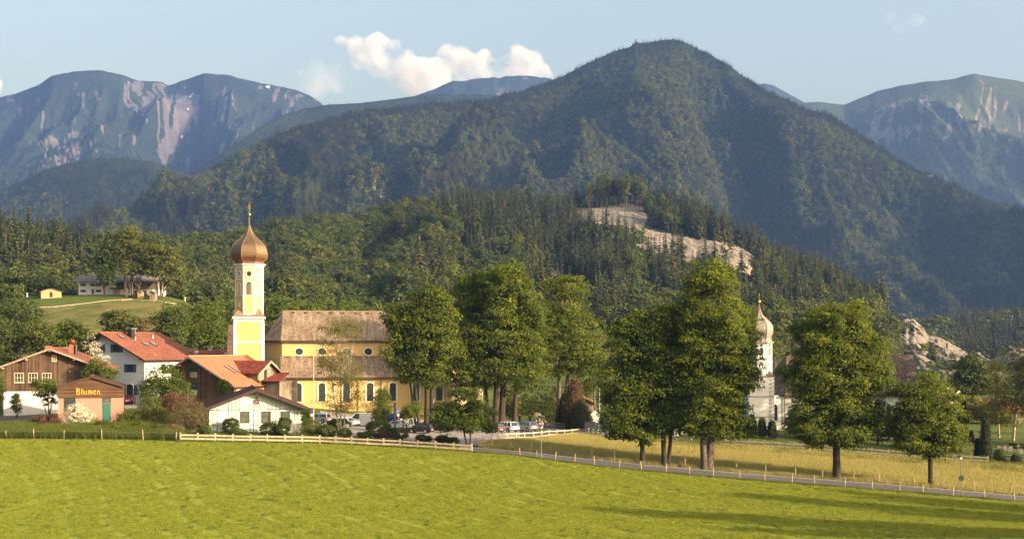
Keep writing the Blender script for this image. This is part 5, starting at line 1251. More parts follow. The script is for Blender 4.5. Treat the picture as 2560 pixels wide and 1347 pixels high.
# ---------------------------------------------------------------- low red roof behind
H = House('low_red_roofed_house', 'low house with long red tiled roof behind the boarded house', 'house', 520, 1000, 250, 0)
zr, ze_ = H.fz(520,873,5), H.fz(520,893,0); a, b = H.fx(462), H.fx(572)
part('wall', MB().box(a+.3,b-.3,.4,9.6,-2,ze_-.1), M_CREAM, H.r)
slab('roof', [(a,5,zr),(b,5,zr),(b,-.4,ze_),(a,-.4,ze_)], M_TILED, H.r, .15); slab('roof', [(a,5,zr),(b,5,zr),(b,10.4,ze_),(a,10.4,ze_)], M_TILED, H.r, .15)
part('chimney', MB().box(H.fx(522,5),H.fx(530,5),4,5,zr-.5,H.fz(525,869,5)).box(H.fx(519,5),H.fx(532,5),3.8,5.2,H.fz(525,869,5)+.15,H.fz(525,869,5)+.3), M_ZINC, H.r)
part('small_chimney', MB().box(H.fx(488,3),H.fx(495,3),2.5,3.3,ze_,H.fz(490,876,3)), M_TRIM, H.r)
part('skylight', MB().bar((H.fx(562),1.5,(zr*.35+ze_*.65)+.12),(H.fx(562),2.4,(zr*.5+ze_*.5)+.12), 1.2, .06), M_ZINC, H.r)

# ---------------------------------------------------------------- farmhouse on the hill
H = House('hilltop_farmhouse', 'long white and timber farmhouse with grey shingle roof on the green hilltop', 'farmhouse', 290, 741, 500, 0)
a, b, c = H.fx(196), H.fx(291), H.fx(394); zt = H.fz(290,702); zr = H.fz(290,689,6)
part('plaster_wall', MB().box(a,b,0,12,-2,zt), M_WHITEP, H.r, 'white plastered house half')
part('stable_wall', MB().box(b+.01,c,0,12,-2,H.fz(340,723)), M_WHITEP, H.r); part('timber_wall', MB().box(b+.01,c+.1,-.1,12,H.fz(340,723),zt), M_WOODG, H.r, 'silver grey boarded upper half')
slab('roof', [(a-2,6,zr),(c+.8,6,zr),(c+.8,-1.8,zt-.2),(a-2,-1.8,zt-.2)], M_SHINGG, H.r, .25); slab('roof', [(a-2,6,zr),(c+.8,6,zr),(c+.8,13.8,zt-.2),(a-2,13.8,zt-.2)], M_SHINGG, H.r, .25)
for px, py in ((208,712),(232,712),(247,712),(208,727),(246,727)): rect_window(H, H.fx(px), H.fz(px,py), 1.0, .95, M_FRAMED, M_GLASS, fw=.08, shut=M_SHUT)
rect_window(H, H.fx(232), H.fz(232,729), 1.0, 1.9, M_WOODL, M_WOODB, bars=(0,0), fw=.15, name='door')
part('balcony', MB().box(H.fx(278),H.fx(312),-1.6,-.1,H.fz(290,722),H.fz(290,719)), M_WOODB, H.r)
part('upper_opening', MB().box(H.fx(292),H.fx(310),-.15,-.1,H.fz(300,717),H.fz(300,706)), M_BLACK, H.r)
part('porch', MB().box(H.fx(284),H.fx(300),-.2,-.02,-.3,H.fz(290,724)), M_WOODL, H.r)
for px, w in ((338,1.6),(361,1.7),(378,.9)): part('stable_door', MB().box(H.fx(px)-w/2,H.fx(px)+w/2,-.06,0,-.6,H.fz(340,727)), M_WOODB, H.r)
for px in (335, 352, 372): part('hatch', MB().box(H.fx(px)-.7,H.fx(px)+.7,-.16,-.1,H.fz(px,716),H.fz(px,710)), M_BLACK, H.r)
for px in (236, 345): part('chimney', MB().box(H.fx(px,6)-.5,H.fx(px,6)+.8,5.6,6.6,zr-.4,zr+.5), M_ZINC, H.r)
def shed(name, label, px0, px1, pyt, pye, pyb, d, rz, wm, rm, L=4, group=None, door=None):
    pc = (px0+px1)/2; H = House(name, label, 'shed', pc, pyb, d, rz); w1 = -H.fx(px0); w2 = H.fx(px1); ht = H.fz(pc,pyt); he = H.fz(pc,pye)
    wall(H, gable_poly(w1*.85, w2*.85, -1.5, he, he, ht), L, wm)
    for sg, w in ((-1,w1),(1,w2)): slab('roof', [(0.002*sg,-.5,ht+.1),(0.002*sg,L+.4,ht+.1),(sg*w,L+.4,ht+.1-(ht-he)/.85),(sg*w,-.5,ht+.1-(ht-he)/.85)], rm, H.r, .1)
    if door: part('door', MB().box(-.5,.5,-.05,0,-.4,he*.8), door, H.r)
    return H
shed('hill_barn', 'small light timber barn standing alone on the hill left of the farmhouse', 98, 158, 721, 728, 740, 492, 20, M_WOODL, M_SHINGG, 8, None, M_BLACK)
shed('garden_shed', 'pale wooden hut in front of the farmhouse, left one of the two', 343, 357, 728, 731, 741, 488, 0, M_WOODL, M_WOODL, 2)
shed('garden_shed', 'brownish wooden hut in front of the farmhouse, right one of the two', 373, 389, 728, 733, 744, 484, 0, M_WOODG, M_SHINGG, 3)
# right hand houses
H = House('red_gabled_house', 'dark red roofed house with a small white edged gable behind the cemetery trees', 'house', 2345, 1050, 285, 0)
a, b = H.fx(2285), H.fx(2392); zt = H.fz(2345,1012); zr = H.fz(2345,975,5)
part('wall', MB().box(a,b,0,10,-3,zt), M_WHITEP, H.r); slab('roof', [(a-.6,5,zr),(b+.6,5,zr),(b+.6,-.9,zt-.4),(a-.6,-.9,zt-.4)], M_TILED, H.r, .2); slab('roof', [(a-.6,5,zr),(b+.6,5,zr),(b+.6,10.9,zt-.4),(a-.6,10.9,zt-.4)], M_TILED, H.r, .2)
gx, gz1, gz0 = H.fx(2387), H.fz(2387,976), H.fz(2387,1006)
part('gable', MB().prism([(gx-1.7,gz0),(gx+1.7,gz0),(gx,gz1)], 'y', -2.2, 4), M_CREAM, H.r)
for sg in (-1, 1):
    slab('gable_roof', [(gx,-2.6,gz1+.15),(gx,4,gz1+.15),(gx+sg*2.0,4,gz0-.2),(gx+sg*2.0,-2.6,gz0-.2)], M_TILED, H.r, .12); part('verge_board', MB().bar((gx,-2.65,gz1+.05),(gx+sg*2.0,-2.65,gz0-.3), .06, .3), M_TRIM, H.r)
rect_window(H, gx, gz0+.9, .8, 1.1, M_TRIM, M_GLASS, y=-2.22, bars=(0,0)); part('chimney', MB().box(H.fx(2363,5),H.fx(2370,5),4.4,5.2,zr-.4,zr+.6), M_TRIM, H.r)
H = House('long_red_roofed_house', 'long low house with salmon tiled roof behind the birches at the right edge', 'house', 2500, 1070, 290, 0)
a, b = H.fx(2425), H.fx(2620); zt = H.fz(2500,1022); zr = H.fz(2500,998,5)
part('wall', MB().box(a,b,0,10,-3,zt), M_CREAM, H.r); slab('roof', [(a-.6,5,zr),(b+.6,5,zr),(b+.6,-1.2,zt-.4),(a-.6,-1.2,zt-.4)], M_TILER, H.r, .2); slab('roof', [(a-.6,5,zr),(b+.6,5,zr),(b+.6,11.2,zt-.4),(a-.6,11.2,zt-.4)], M_TILER, H.r, .2)
for px in (2450, 2480, 2530, 2555): rect_window(H, H.fx(px), H.fz(px,1036), 1.3, 1.3, M_TRIM, M_GLASS)
H = House('timber_shed', 'grey boarded shed with pink tiled roof behind the reddish conifer', 'shed', 1475, 1030, 262, 0)
part('wall', MB().box(H.fx(1460),H.fx(1489),0,5,-1,H.fz(1475,1001)), M_WOODG, H.r)
slab('roof', [(H.fx(1457),5.5,H.fz(1457,990)),(H.fx(1457),-.5,H.fz(1457,991)),(H.fx(1492),-.5,H.fz(1492,1008)),(H.fx(1492),5.5,H.fz(1492,1007))], M_TILER, H.r, .15)
H = House('fire_shed', 'brown roofed shelter behind the tree trunks beside the yellow church', 'shelter', 1262, 1030, 250, 0)
a, b = H.fx(1238), H.fx(1288)
part('wall', MB().box(a,b,0,7,-1,H.fz(1262,990)), M_CREAM, H.r)
for sg, w in ((-1, a), (1, b)): slab('roof', [(0,-.6,H.fz(1262,972)),(0,7.4,H.fz(1262,972)),(w*1.12,7.4,H.fz(1262,991)),(w*1.12,-.6,H.fz(1262,991))], M_TILER, H.r, .15)
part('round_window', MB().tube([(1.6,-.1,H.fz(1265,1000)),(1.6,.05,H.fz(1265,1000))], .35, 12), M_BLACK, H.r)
# ================================================================ trees and shrubs of the village
def T_(px, d): return X(px, d), G(X(px, d), d)
def big_tree(name, label, px, d, crown, seed, trunks=None, leaf=None, bark=None, nc=420, per=46, cr=1.15, ls=.42, nl=16, shell=.5, sky=0, cat='tree', group=None, thick=.5, tint=0, **kw):
    # crown: list of (px, py, rx px, rz px) ellipses as seen; depth radius follows rx
    x0, z0 = T_(px, d); k = d/F; blobs = []
    for c in crown:
        cx, cy, rx, rz = c[:4]; dd = c[4] if len(c) > 4 else 0
        blobs.append(((cx-1280)*k-x0, dd, HC-(cy-YH)*k-z0, rx*k, rx*k*.85, rz*k))
    top = max(b[2]+b[5] for b in blobs)
    if trunks is None: trunks = [(px, 0, blobs[0][0], thick)]
    st = []
    for tr in trunks:
        bx = (tr[0]-1280)*k-x0; tx = tr[2] if len(tr) > 2 else bx; h = tr[4] if len(tr) > 4 else .86
        st.append(((bx, tr[1], -.3), (tx, tr[1]*.5, top*h), tr[3] if len(tr) > 3 else thick))
    return make_tree(name, label, cat, (x0, d, z0), blobs, st, leaf or M_MAPLE, bark or M_BARK, nc, per, cr, ls, seed, nl, shell, group, tint_shift=tint, **kw)
def tx_(px, px0, d): return (px-px0)*d/F
# avenue and park trees
big_tree('maple_tree', 'many stemmed dark green tree just right of the yellow church nave', 1062, 204,
 [(1060,850,58,100),(1075,770,42,60),(1020,820,45,60),(1100,800,40,70),(1000,880,40,45),(1110,890,40,60),(1030,930,38,35),(1075,950,40,25),(990,800,22,30)], 201,
 [(1050,-1,tx_(1020,1062,204),.26),(1068,0,tx_(1062,1062,204),.4),(1076,.8,tx_(1085,1062,204),.36),(1040,1,tx_(1000,1062,204),.2)], M_MAPLED, M_BARKD, 520, 48, 1.2, .44)
big_tree('maple_tree', 'broad tall bright green tree behind the car park, tallest of the central pair', 1250, 226,
 [(1275,780,75,115),(1270,710,48,50),(1230,860,80,90),(1310,850,50,90),(1200,930,60,45),(1290,940,60,45),(1335,920,30,40)], 202,
 [(1238,-.5,0,.55),(1252,.5,tx_(1275,1250,226),.6),(1285,0,tx_(1300,1250,226),.45)], M_MAPLE, M_BARKD, 700, 50, 1.3, .46)
big_tree('maple_tree', 'rounded green tree between the nave and the tallest central tree', 1185, 230,
 [(1180,760,50,75),(1165,850,55,80),(1190,720,32,35),(1150,930,50,45),(1200,920,45,50)], 203, [(1183,0,0,.5),(1218,0,tx_(1200,1185,230),.42)], M_MAPLE, M_BARKD, 430, 46, 1.2, .46)
big_tree('maple_tree', 'loose green tree in front of the grey rock face of the hill', 1405, 244,
 [(1405,760,48,60),(1425,720,38,30),(1385,830,45,60),(1440,830,50,55),(1400,900,60,50),(1460,900,40,45)], 204, [(1395,0,0,.45),(1412,.4,tx_(1430,1405,244),.45)], M_MAPLE, M_BARK, 430, 38, 1.3, .46, shell=.55)
big_tree('lilac_tree', 'pale green tree with thin foliage right of the loose green tree', 1488, 250, [(1480,880,35,55),(1470,940,40,40),(1500,930,25,40)], 205, None, M_ASH, M_BARK, 160, 30, 1.2, .42, 8, thick=.22)
big_tree('small_maple_tree', 'low spreading green tree with two slanting stems behind the plank fence', 1163, 167.5,
 [(1160,1010,50,42),(1120,1040,40,32),(1200,1040,38,32),(1165,1060,60,22),(1110,1065,25,18),(1215,1070,22,18)], 206, [(1170,0,tx_(1140,1163,167.5),.13,.8),(1176,0,tx_(1175,1163,167.5),.12,.8)], M_MAPLED, M_BARKD, 330, 44, .75, .27, 10)
# the row along the road
big_tree('maple_tree', 'dark wide tree with a slim trunk, first of the road trees from the left', 1605, 160.6,
 [(1590,860,70,75),(1560,960,65,80),(1620,980,55,80),(1540,1040,40,40),(1600,820,45,45),(1590,1060,60,40),(1545,1075,35,28),(1640,1070,40,35),(1600,1085,50,30)], 207, [(1607,0,tx_(1595,1605,160.6),.30)], M_MAPLED, M_BARKD, 620, 52, .95, .33)
big_tree('maple_tree', 'dark tree with a forked trunk beside the bench on its left', 1665, 159.8,
 [(1665,880,60,80),(1640,980,45,60),(1700,970,45,70),(1660,810,40,40),(1690,1050,35,30)], 208, [(1662,0,tx_(1650,1665,159.8),.34),(1670,.3,tx_(1700,1665,159.8),.26)], M_MAPLED, M_BARKD, 480, 48, .95, .33)
big_tree('maple_tree', 'tallest road tree with a massive pale trunk to the right of the bench', 1768, 158.8,
 [(1785,760,75,75),(1765,700,50,48),(1790,850,95,80),(1740,900,60,80),(1830,920,62,80),(1780,990,70,60),(1850,850,38,50),(1720,800,35,60),(1800,690,30,30),(1820,1055,52,50),(1740,1055,45,45),(1785,1070,50,30),(1860,960,35,50)], 209,
 [(1763,0,tx_(1742,1768,159),.45),(1772,.1,tx_(1800,1768,159),.50)], M_MAPLE, M_BARK, 1000, 54, 1.0, .34, 18)
big_tree('maple_tree', 'wide domed green tree hiding most of the white church nave', 2090, 155.8,
 [(2090,850,85,75),(2060,820,55,50),(2080,940,105,90),(2160,900,60,80),(2010,935,52,62),(2120,1020,70,50),(2040,1030,60,50),(2200,960,38,60),(2130,800,50,40),(2150,1050,60,50),(2060,1080,60,45),(2120,1085,60,40),(2020,1070,40,40)], 210,
 [(2092,0,0,.5)], M_MAPLE, M_BARKD, 1000, 54, 1.0, .34, 18)
big_tree('maple_tree', 'smallest of the large road trees with an ivy covered trunk by the sign post', 2325, 153.8,
 [(2320,1010,70,50),(2290,1050,60,45),(2360,1060,48,50),(2280,990,35,40),(2325,960,25,25),(2260,1070,35,40),(2345,980,20,30),(2310,1095,70,38),(2270,1100,40,35),(2375,1095,38,45),(2320,1115,60,32)], 211,
 [(2327,0,0,.34)], M_MAPLE, M_BARKD, 520, 50, .85, .32, 14)
# birches
def birch(px, d, crown, stems, seed, label, nc=190, per=34, cr=1.5, ls=.26, group=None, leaf=None):
    return big_tree('birch_tree', label, px, d, crown, seed, stems, leaf or M_BIRCH, M_BIRCHB, nc, per, cr, ls, 20, .3, group=group, asp=.7)
birch(850, 184, [(825,820,28,28),(870,830,35,40),(815,900,30,60),(850,930,50,60),(890,960,30,50),(850,1010,55,30)], [(848,0,tx_(815,850,184),.085),(852,0,tx_(850,850,184),.10),(856,.2,tx_(885,850,184),.08)], 301, 'sparse many stemmed birch with pale bark in front of the yellow aisle', 290, 46, 1.1, .17)
birch(2533, 216, [(2545,920,40,60),(2530,1000,55,50),(2510,1040,55,35),(2560,980,40,70)], [(2533,0,tx_(2550,2533,216),.22)], 302, 'yellowish birch at the right edge with a dark forked trunk', 240, 30, 1.5, .27)
birch(2498, 222, [(2495,930,28,50),(2490,1000,40,45)], [(2498,0,tx_(2490,2498,222),.16)], 303, 'slender birch left of the birch with the dark forked trunk', 130, 26, 1.4, .26)
# young trees and clipped shrubs round the car park
big_tree('young_tree', 'young bright green tree between the birch and the parking sign', 957, 196, [(957,1010,24,32),(957,985,12,14),(950,1035,26,18)], 304, None, M_LIGHTG, M_BARK, 90, 38, .65, .26, 5, thick=.06)
big_tree('young_tree', 'young yellowish tree right of the parking sign', 1030, 193, [(1030,1028,26,18),(1018,1040,18,12),(1040,1015,14,12)], 305, None, M_LIGHTG, M_BARK, 80, 34, .6, .26, 5, thick=.05)
big_tree('young_tree', 'small round headed tree beside the blue information board', 1283, 240, [(1283,1012,20,20),(1280,1030,22,16)], 306, None, M_LIGHTG, M_BARK, 80, 34, .7, .3, 5, thick=.14)
def shrub(name, label, px, d, crown, seed, leaf, nc=70, per=40, cr=.45, ls=.2, shell=.75, cat='shrub', group=None, tint=0, lift=0, nst=5, flat=.9, stemr=.035, asp=.62):
    x0, z0 = T_(px, d); k = d/F; blobs = [((c[0]-1280)*k-x0, c[4] if len(c) > 4 else 0, HC-(c[1]-YH)*k-z0, c[2]*k, c[2]*k*.8, c[3]*k) for c in crown]
    r = np.random.default_rng(seed); st = []
    P, N, ti, cc = crown_points(blobs, nc, per, cr, r, shell, flat); keep = P[:,2] > -.1; P, N, ti = P[keep], N[keep], ti[keep]
    V, Fq, T = leaf_quads(P, N, ls, r, asp, np.clip(ti+tint, 0, 1)); root = thing(name, label, cat, (x0, d, z0), 0, group)
    m = MB(); 
    for q in range(nst):
        a = cc[r.integers(len(cc))]; m.tube([(r.normal()*.12, r.normal()*.12, -.2), (a[0]*.35, a[1]*.35, a[2]*.5), (a[0]*.9, a[1]*.9, max(a[2]*.9,.2))], [stemr, stemr*.7, stemr*.25], 5, False)
    part('stems', m, M_BARK, root); link('foliage', np_mesh(name, V, Fq, leaf, False, {'tint': ('POINT', T)}), root); return root
def ball(px, py, rx, rz, d, label, seed, leaf=None, **kw):
    return shrub('clipped_bush', label, px, d, [(px,py,rx,rz)], seed, leaf or M_HEDGE, max(70, int(rx*rz*.42)), 40, .27, .14, .82, 'bush', None, **kw)
ball(577,1066,21,20,178,'tall clipped green bush in front of the left bank window',401)
ball(674,1074,24,16,177,'clipped green bush in front of the middle bank window',402); ball(712,1057,15,14,177.5,'dark rounded bush under the right bank window',403)
ball(706,1073,16,15,176,'rounded bush between the middle and right bank windows',404,tint=.1); ball(596,1081,24,7,175,'low flat bush at the foot of the tall clipped one',405); ball(512,1076,16,9,174,'low green bush at the left corner of the bank',406)
ball(766,1042,12,18,178.5,'upright leafy bush at the right corner of the bank',407,M_LIGHTG)
shrub('flowering_bush','cream flowering bush right of the bank front',742,176,[(745,1073,17,16)],408,M_BLOSSOM,50,24,.4,.14,.8)
shrub('grey_green_bush','loose grey green bush right of the cream flowering bush',775,175.5,[(778,1070,24,18)],409,M_ASH,70,34,.5,.17)
ball(817,1078,22,15,175,'low dark bush left of the birch trunk',410); ball(845,1062,26,14,186,'dark hedge clump behind the birch trunk',411); ball(862,1082,17,8,174,'small bush at the foot of the birch',412)
shrub('pale_flowering_bush','small pale flowering bush beside the birch trunk',866,176,[(866,1072,9,9)],413,M_BLOSSOM,24,20,.3,.13)
ball(946,1072,32,22,176,'large yellow green ball bush between birch and car park',414,M_LIGHTG); ball(996,1084,25,15,175,'dark rounded bush in front of the black hatchback',415)
ball(912,1088,18,8,173,'flat low bush left of the large ball bush',416); ball(1060,1096,19,9,172,'small dome bush behind the fence under the black hatchback',417); ball(1105,1098,16,9,171,'small dome bush left of the slanting stems',418)
ball(968,1086,24,8,174.5,'reddish green low bush below the large ball bush',419,M_COPPER); ball(1133,1104,14,9,169,'small dark bush at the foot of the slanting stems',420)
# bushes left of the bank
shrub('large_bush','large round green bush between kiosk and boarded house',408,190,[(408,955,45,40),(390,985,42,40),(440,990,40,40)],421,M_LIGHTG,260,44,.8,.24,.7,tint=-.1)
shrub('dry_bush','tall brownish bare looking bush left of the bank',480,177,[(470,1035,42,42),(500,1045,28,35),(450,1065,35,28)],422,M_DRY,230,34,.7,.15,.5,nst=26,stemr=.03)
shrub('copper_bush','dark reddish bush behind the tall brownish bush',450,184,[(440,1010,38,28),(415,1040,28,30)],423,M_COPPER,120,38,.7,.2,.6)
shrub('leafy_bush','yellowish loose bush right of the kiosk door',380,181,[(375,1020,32,28),(400,1050,38,28),(345,1055,30,22)],424,M_ASH,210,38,.6,.19,.6,nst=12)
shrub('green_bush','fresh green bush at the right kiosk corner',320,180,[(320,1050,26,20),(300,1065,28,15),(350,1070,32,16)],425,M_LIGHTG,130,40,.5,.2,.7)
shrub('red_bush','reddish brown fine twigged bush left of the white blossoms',118,179.5,[(118,1055,32,22),(95,1062,18,16),(142,1050,18,16)],426,M_COPPER,180,40,.45,.14,.5,nst=24,stemr=.02)
shrub('white_blossom_bush','bush covered in white blossoms in front of the kiosk window',195,180,[(190,1040,34,28),(215,1048,22,22),(170,1050,20,20)],427,M_BLOSSOM,170,34,.5,.13,.75,nst=10)
shrub('green_bush','green leaves below the white blossoms',205,181.5,[(200,1055,40,18),(175,1035,18,20)],428,M_LIGHTG,90,34,.5,.2,.6)
shrub('thin_bush','small upright thin bush in front of the white barn wall',42,196,[(42,1010,13,26)],429,M_ASH,60,28,.4,.2,.5,nst=8)
shrub('pine_shrub','flat branched green tree left of the kiosk roof',122,191,[(110,962,32,12),(130,975,22,14),(105,985,28,8),(125,1005,16,12)],430,M_MAPLED,110,34,.6,.22,.6,cat='tree',nst=7,stemr=.06)
shrub('elder_bush','pale blossoming branches between barn roof and white house',235,208,[(240,880,14,25),(225,865,16,20),(262,900,16,14),(215,935,18,12),(280,935,16,14)],431,M_BLOSSOM,110,20,.6,.14,.6)
shrub('elder_leaves_bush','bright green bush behind the kiosk roof',230,200,[(218,930,16,14),(270,938,26,16),(245,915,22,20)],432,M_LIGHTG,110,36,.6,.22,.6)
shrub('small_tree','small green tree against the boarded gable of the orange roofed house',562,193,[(560,968,14,18)],433,M_LIGHTG,50,34,.45,.22,.6,cat='tree')
shrub('left_edge_bush','green tree at the left picture edge beside the barn',-2,194,[(-5,960,14,30),(0,985,12,18)],434,M_LIGHTG,60,34,.5,.22,.6,cat='tree')
# trees behind the left houses
for i,(px,d,cr_,lf,lab) in enumerate([
 (435,285,[(435,800,42,45),(430,840,38,35),(415,815,30,30)],M_BEECH,'dark olive tree behind the white farmhouse roof, left of two'),
 (515,290,[(515,810,40,45),(505,850,42,35),(535,850,32,30)],M_LIGHTG,'green tree between white farmhouse roof and church tower, right of two'),
 (175,245,[(180,840,35,32),(165,870,40,30),(205,875,25,28)],M_LIGHTG,'bright yellow green tree above the barn roof'),
 (55,270,[(45,800,60,50),(20,850,60,45),(75,860,50,35)],M_BEECH,'dark green tree above the left end of the barn'),
 (115,262,[(105,850,40,40),(135,880,35,25)],M_ASH,'grey green tree behind the barn ridge'),
 (-20,262,[(-10,850,50,60),(0,900,40,30)],M_BEECH,'dark tree at the left edge behind the barn'),
 (300,330,[(295,800,38,22),(325,815,28,18),(270,815,20,15)],M_ASH,'thin pale tree on the slope above the white farmhouse'),
 (355,330,[(350,815,20,14),(370,805,14,14)],M_DRY,'bare twiggy tree on the slope right of the thin pale tree'),
 (60,340,[(60,790,50,30),(30,775,35,28)],M_BEECH,'dark tree at the foot of the hill meadow on the left')]):
    big_tree('deciduous_tree', lab, px, d, cr_, 500+i, None, lf, M_BARK, 150 if lf is not M_DRY else 60, 36 if lf is not M_DRY else 10, 1.5, .5 if d < 300 else .6, 9, thick=.28)
# hilltop trees
big_tree('ash_tree', 'tall open crowned tree in front of the hilltop farmhouse', 328, 492, [(330,605,42,40),(365,640,35,40),(300,620,32,40),(340,660,45,35),(315,590,35,25)], 520, [(327,0,tx_(305,328,492),.42),(328,0,tx_(332,328,492),.5),(329,0,tx_(360,328,492),.4)], M_ASH, M_BARK, 190, 30, 2.3, .85, 7, .4)
big_tree('ash_tree', 'rounded tree at the right end of the hilltop farmhouse', 397, 490, [(410,650,38,42),(425,690,30,30),(385,665,30,35),(440,710,24,16)], 521, [(396,0,tx_(405,397,490),.6)], M_ASH, M_BARK, 150, 28, 2.3, .95, 10, .5)
big_tree('maple_tree', 'dark green tree before the white half of the hilltop farmhouse', 264, 492, [(258,655,24,32),(268,698,20,18),(270,640,22,28)], 522, [(264,0,0,.5)], M_BEECH, M_BARKD, 140, 30, 2.2, .9, 8, .5)
# hedges, leafy rows and scattered trees behind the churches: copies of three rounded trees and two spruces
def copies(name, me_list, spots, label_fn, cat, group, base_h, lf=None):
    out = []
    for i, (px, py, hpx, d) in enumerate(spots):
        o = link(name, me_list[i % len(me_list)], None, (X(px,d), d, Z(py,d)-.3), (i*2.39) % 6.28); s = hpx*d/F/base_h
        o.scale = (s*1.1, s*1.1, s); tag(o, label_fn(i) if callable(label_fn) else label_fn, cat, group); out.append(o)
    return out
BRI = [beech_mesh(s, 14, 10, 60, 15, .75, M_LIGHTG, .1) for s in (61,62,63)]
BRD = [beech_mesh(s, 14, 10, 60, 15, .7, M_BEECH, .1) for s in (64,65)]
rr = np.random.default_rng(17)
sp = []
for px in range(455, 1010, 17): # bright band between hill wood and roofs
    d = rr.uniform(370, 440); y = 838+rr.uniform(-8, 16); top = np.interp(px, [455,500,560,680,780,900,1000],[760,745,735,735,742,752,775]); sp.append((px+rr.uniform(-6,6), y, max(40, y-top+rr.uniform(-6,12)), d))
for px in range(470, 960, 24): sp.append((px+rr.uniform(-6,6), 880, rr.uniform(75,100), rr.uniform(320,360)))
copies('broadleaf_tree', BRI, sp, 'bright green tree in the leafy belt between the roofs and the hill wood', 'tree', 'trees of the leafy belt behind the yellow church', 14)
sp = [(px+rr.uniform(-8,8), 775+rr.uniform(-6,10), rr.uniform(60,105)*(1-.3*(px > 120)), rr.uniform(520,545)) for px in range(-30, 200, 15)]
sp += [(px+rr.uniform(-6,6), 792, rr.uniform(70,100), 505) for px in range(-30, 60, 20)]
copies('broadleaf_tree', BRI[:2]+BRD[:1], sp, 'green tree in the belt behind the small hill barn', 'tree', 'trees behind the hill barn', 14)
sp = [(px+rr.uniform(-8,8), 900+rr.uniform(0,25), rr.uniform(75,120), rr.uniform(330,420)) for px in range(1330, 1960, 22)]
sp += [(px+rr.uniform(-8,8), 905+rr.uniform(0,20), rr.uniform(50,75), rr.uniform(380,480)) for px in range(1940, 2230, 22)]
copies('broadleaf_tree', BRD+BRI[:1], sp, 'dark green tree in the belt between the two churches and the hill', 'tree', 'trees of the belt between the churches', 14)
sp = [(px+rr.uniform(-8,8), 975+rr.uniform(-12,20), rr.uniform(28,48), rr.uniform(330,460)) for px in range(2240, 2620, 17)]
copies('broadleaf_tree', BRD+BRI[:1], sp, 'green tree behind the houses at the right under the outcrop', 'tree', 'trees behind the right houses', 14)
sp = [(px+rr.uniform(-8,8), 1010+rr.uniform(-5,15), rr.uniform(50,80), rr.uniform(262,300)) for px in range(1290, 1920, 26)]
copies('broadleaf_tree', BRD, sp, 'dark tree at the back of the park between car park and white church', 'tree', 'dark park trees', 14)
for px, py, hp, d, lab in ((2355,985,98,330,'slim dark spruce behind the red gabled house, left of the pair'),(2372,985,95,334,'slim dark spruce behind the red gabled house, right of the pair'),(2290,960,62,420,'lighter spruce under the outcrop beside the white church gable')):
    o = link('spruce_tree', SPR[0], None, (X(px,d), d, Z(py,d)-.3)); s = hp*d/F/25; o.scale = (s*.62, s*.62, s); tag(o, lab, 'tree', None)
big_tree('chestnut_tree', 'large round dark green tree left of the right hand birches', 2430, 320, [(2430,930,40,42),(2415,960,38,30),(2455,960,32,30)], 530, None, M_BEECH, M_BARKD, 170, 40, 1.7, .6, 8, thick=.4)
big_tree('willow_tree', 'pale green loose tree under the birches behind the cemetery', 2420, 262, [(2425,1020,28,26),(2400,1045,22,18),(2450,1030,26,22)], 531, None, M_ASH, M_BARK, 120, 30, 1.1, .4, 8, thick=.2)
big_tree('willow_tree', 'grey green round bush tree right of the pale loose tree', 2470, 258, [(2475,1035,34,26),(2500,1050,26,20)], 532, None, M_ASH, M_BARK, 120, 30, 1.1, .4, 8, thick=.2, tint=-.1)
big_tree('garden_tree', 'dark green tree in the churchyard before the white nave', 1992, 203, [(1985,1058,22,28),(2020,1070,35,25)], 533, None, M_HEDGE, M_BARKD, 150, 40, .9, .3, 8, thick=.15)
big_tree('garden_tree', 'dark tree in the churchyard at the far end of the white nave', 2195, 200, [(2195,1060,30,45),(2225,1075,25,30),(2165,1070,25,30)], 534, None, M_HEDGE, M_BARKD, 150, 40, .9, .3, 8, thick=.15)
# thujas and conifers
def cone_shrub(name, label, px, pyb, pyt, w, d, seed, leaf, cat='conifer', pw=.75, n=70, ls=.2, asp=.5):
    x0, z0 = X(px, d), Z(pyb, d); h = (pyb-pyt)*d/F; r = np.random.default_rng(seed); W = w*d/F/2
    nc = n*6; s = r.random(nc)**.8; rad = W*(1-s)**pw*np.where(s < .12, .75+s*2, 1); a = r.random(nc)*6.28; q = .7+.35*r.random(nc)
    C = np.stack([np.cos(a)*rad*q, np.sin(a)*rad*q, s*h], 1); ct = r.random(nc); i = np.repeat(np.arange(nc), 16); off = r.normal(size=(len(i),3))*np.array([.17,.17,.26])*max(.6,W/1.2)
    P = C[i]+off; N = np.stack([np.cos(a[i]), np.sin(a[i]), np.full(len(i), .3)], 1)+r.normal(size=(len(i),3))*.5
    V, Fq, T = leaf_quads(P, N, ls, r, asp, np.clip(.1+.5*ct[i]+.4*r.random(len(i)), 0, 1)); root = thing(name, label, cat, (x0, d, z0))
    m = MB(); m.tube([(0,0,-.3),(0,0,h*.9)], [max(.08,W*.09), .02], 7, False); part('trunk', m, M_BARKD, root); link('foliage', np_mesh(name, V, Fq, leaf, False, {'tint': ('POINT', T)}), root); return root
cone_shrub('thuja_tree','tall dark column shaped thuja in the cemetery',2464,1142,1050,34,186,601,M_THUJA,'thuja',.5)
cone_shrub('thuja_tree','slim dark thuja left of the column shaped one',2443,1142,1100,14,187,602,M_THUJA,'thuja',.5,30)
cone_shrub('small_conifer','small pointed conifer on the lit cemetery lawn',2428,1112,1080,22,212,603,M_THUJA,'conifer',.8,30)
cone_shrub('thuja_tree','dark thuja right behind the last road tree',2405,1120,985,30,215,604,M_THUJA,'thuja',.45,70)
cone_shrub('cypress_tree','large rusty brown and green conifer at the fence corner',1436,1074,955,70,232,605,M_THUJAB,'conifer',.6,150,.28)
